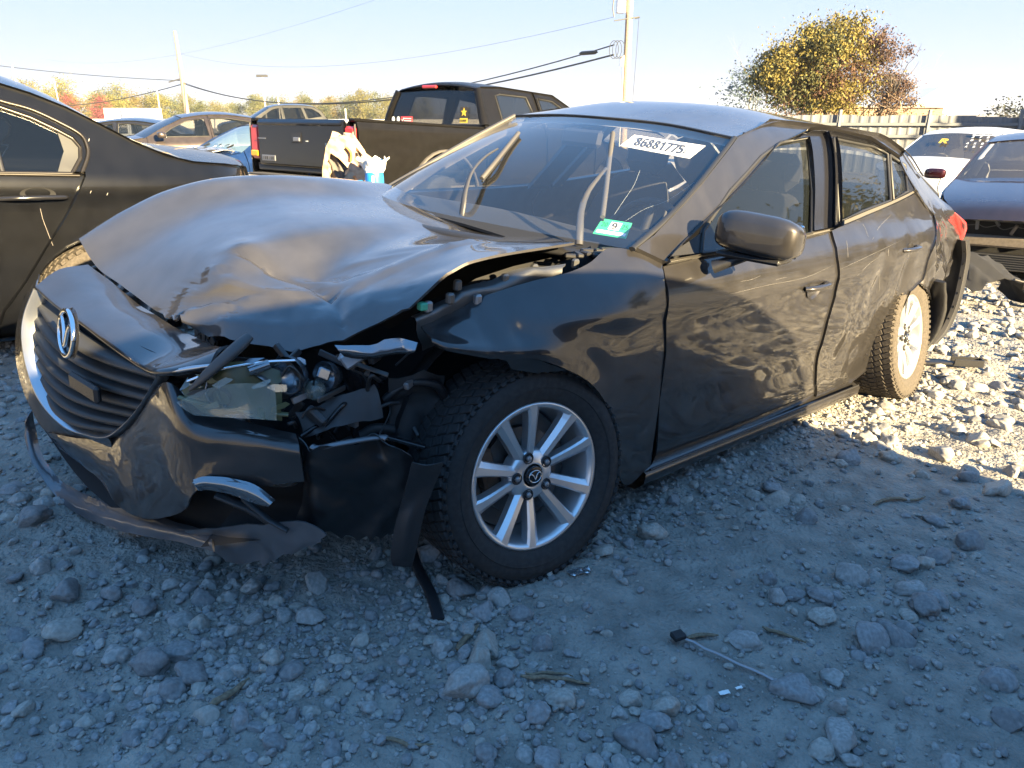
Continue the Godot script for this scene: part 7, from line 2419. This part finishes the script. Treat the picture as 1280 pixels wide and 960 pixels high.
func build_stones() -> void:
	var r := RandomNumberGenerator.new()
	r.seed = 8
	var shapes := []
	for k in 14:
		shapes.append(stone_mesh(100 + k, 6))
	var small := []
	for k in 6:
		small.append(stone_mesh(200 + k, 3))
	var spots := []
	for k in range(0, stone_spots.size(), 3):
		spots.append([stone_spots[k], stone_spots[k + 1], stone_spots[k + 2]])
	# the larger stones of the sunlit gravel beyond the rear wheel
	while spots.size() < 296:
		var x := r.randf_range(1.3, 3.6)
		var z := r.randf_range(-5.4, -2.7)
		if hero_clear(x, z) and x > 1.2 + (-2.9 - z) * .2:
			spots.append([x, z, r.randf_range(.028, .052)])
	var marks := [[Vector2(.03, -1.80), "the front wheel"], [Vector2(-.24, -1.75), "the rubber strip"], [Vector2(-1.0, -1.95), "the bumper lip"], [Vector2(-.65, -1.36), "the grey stick"], [Vector2(.10, -1.44), "the wood splinters"], [Vector2(.56, -1.56), "the bent metal strip"], [Vector2(.2, -1.885), "the foil scrap"], [Vector2(1.0, -2.6), "the front door"], [Vector2(1.45, -2.5), "the dark twig"], [Vector2(2.1, -3.9), "the rear wheel"], [Vector2(2.66, -4.22), "the plastic fragment"], [Vector2(1.25, -1.75), "the right edge"], [Vector2(3.2, -3.2), "the sunlit corner"], [Vector2(3.2, -5.0), "the hanging rear bumper"]]
	var ranks := {}
	var near := []
	for k in spots.size():
		var q: Array = spots[k]
		var rad: float = q[2] * r.randf_range(1.0, 1.15)
		var b := Basis(Vector3.UP, r.randf() * TAU) * Basis(Vector3.RIGHT, r.randfn() * .25) * Basis(Vector3(0, 0, 1), r.randfn() * .2)
		var y := ground_y(q[0], q[1]) + rad * .66 * r.randf_range(.08, .45)
		var tone := r.randi() % 4
		var best := 0
		for m in marks.size():
			if Vector2(q[0], q[1]).distance_to(marks[m][0]) < Vector2(q[0], q[1]).distance_to(marks[best][0]):
				best = m
		var d: Vector2 = Vector2(q[0], q[1]) - marks[best][0]
		var side: String = ("to the right of" if d.x > 0.0 else "to the left of") if absf(d.x) > absf(d.y) else ("in front of" if d.y > 0.0 else "behind")
		var key := "%d %s" % [best, side]
		ranks[key] = ranks.get(key, 0) + 1
		var shape_word := "large" if rad > .042 else ("palm-sized" if rad > .027 else "small")
		near.append([q, rad, b, y, tone, best, side, key, shape_word, d.length()])
	# ranked outward from each landmark, so that each label points at one stone
	near.sort_custom(func(a, c): return a[9] < c[9])
	var rank := {}
	for n in near:
		var q: Array = n[0]
		rank[n[7]] = rank.get(n[7], 0) + 1
		var ord_: String = ["nearest"][0] if rank[n[7]] == 1 else "%s nearest" % ordinal(rank[n[7]])
		one("stone", "%s %s stone, %s of those %s %s" % [n[8], ["pale grey", "mid grey", "tan grey", "dark grey"][n[4]], ord_, n[6], marks[n[5]][1]], "stone", shapes[r.randi() % 14], M.stone[n[4]], Transform3D((n[2] as Basis).scaled_local(Vector3(r.randf_range(.85, 1.2), r.randf_range(.75, 1.15), r.randf_range(.85, 1.2)) * n[1]), Vector3(q[0], n[3], q[1])), "%s stones around %s" % [n[8], marks[n[5]][1]])
	# everything smaller, too many to count
	var lists := []
	for k in 6:
		lists.append([])
	var put := func(x: float, z: float, rad: float, sink: float) -> void:
		var b := Basis(Vector3.UP, r.randf() * TAU) * Basis(Vector3.RIGHT, r.randfn() * .35)
		var s := Vector3(1, r.randf_range(.75, 1.2), r.randf_range(.8, 1.2)) * rad
		lists[r.randi() % 6].append(Transform3D(b.scaled_local(s), Vector3(x, ground_y(x, z) + rad * sink, z)))
	# dense sunlit gravel to the right and behind
	for k in 15000:
		var d := pow(r.randf(), .62) * 13.0
		var a := deg_to_rad(r.randf_range(9.0, 62.0))
		var x := sin(a) * (3.2 + d)
		var z := -cos(a) * (3.2 + d)
		if not hero_clear(x, z) and r.randf() < .7:
			continue
		var dens := .35 + .65 * smoothstep(-.25, .25, relief.get_noise_2d(x * .8 + 7.0, z * .8)) + .4 * smoothstep(-4.0, -5.2, z)
		if x < 1.2 or r.randf() < dens:
			put.call(x, z, .010 + .034 * pow(r.randf(), 2.0), r.randf_range(.15, .45))
	# pebbles round the near stones
	for k in 5200:
		var q: Array = spots[r.randi() % (stone_spots.size() / 3)]
		var x: float = q[0] + r.randfn() * .12
		var z: float = q[1] + r.randfn() * .10
		put.call(x, z, .003 + .013 * pow(r.randf(), 2.6), r.randf_range(.1, .4))
	for k in 6500:
		var x := r.randf_range(-2.3, 2.2)
		var z := r.randf_range(-3.4, -.8)
		if relief.get_noise_2d(x * 1.5, z * 1.5) + r.randf_range(-.25, .25) > .04:
			put.call(x, z, .0022 + .008 * pow(r.randf(), 3.0), r.randf_range(.0, .4))
	# the left side and under the cars
	for k in 3800:
		var x := r.randf_range(-4.4, -.6)
		var z := r.randf_range(-4.5, -1.7)
		put.call(x, z, .006 + .026 * pow(r.randf(), 2.4), r.randf_range(.1, .4))
	for k in 3200:
		var x := r.randf_range(-.5, 2.4)
		var z := -2.2 - .75 * x + r.randfn() * .3
		put.call(x, z, .004 + .017 * pow(r.randf(), 2.4), r.randf_range(.1, .4))
	for k in 6:
		var mm := MultiMesh.new()
		mm.transform_format = MultiMesh.TRANSFORM_3D
		mm.mesh = small[k]
		mm.instance_count = lists[k].size()
		for j in lists[k].size():
			mm.set_instance_transform(j, lists[k][j])
		var o := MultiMeshInstance3D.new()
		o.name = numbered("gravel")
		o.multimesh = mm
		o.material_override = M.stone[k % 4]
		add_child(o)
		o.set_meta("kind", "stuff")
		o.set_meta("label", "loose small gravel strewn over the yard")
		o.set_meta("category", "gravel")


func hero_clear(x: float, z: float) -> bool:
	# outside the hatchback's footprint
	var d := Vector2(x + .536, z + 2.559)
	var along := d.x * -.735 + d.y * .677
	var across := d.x * .677 + d.y * .735
	return along < -3.3 or along > 1.0 or absf(across) > .93


func ordinal(k: int) -> String:
	var words := ["first", "second", "third", "fourth", "fifth", "sixth", "seventh", "eighth", "ninth", "tenth", "eleventh", "twelfth", "thirteenth", "fourteenth", "fifteenth", "sixteenth", "seventeenth", "eighteenth", "nineteenth", "twentieth"]
	return words[k - 1] if k <= 20 else "%dth" % k
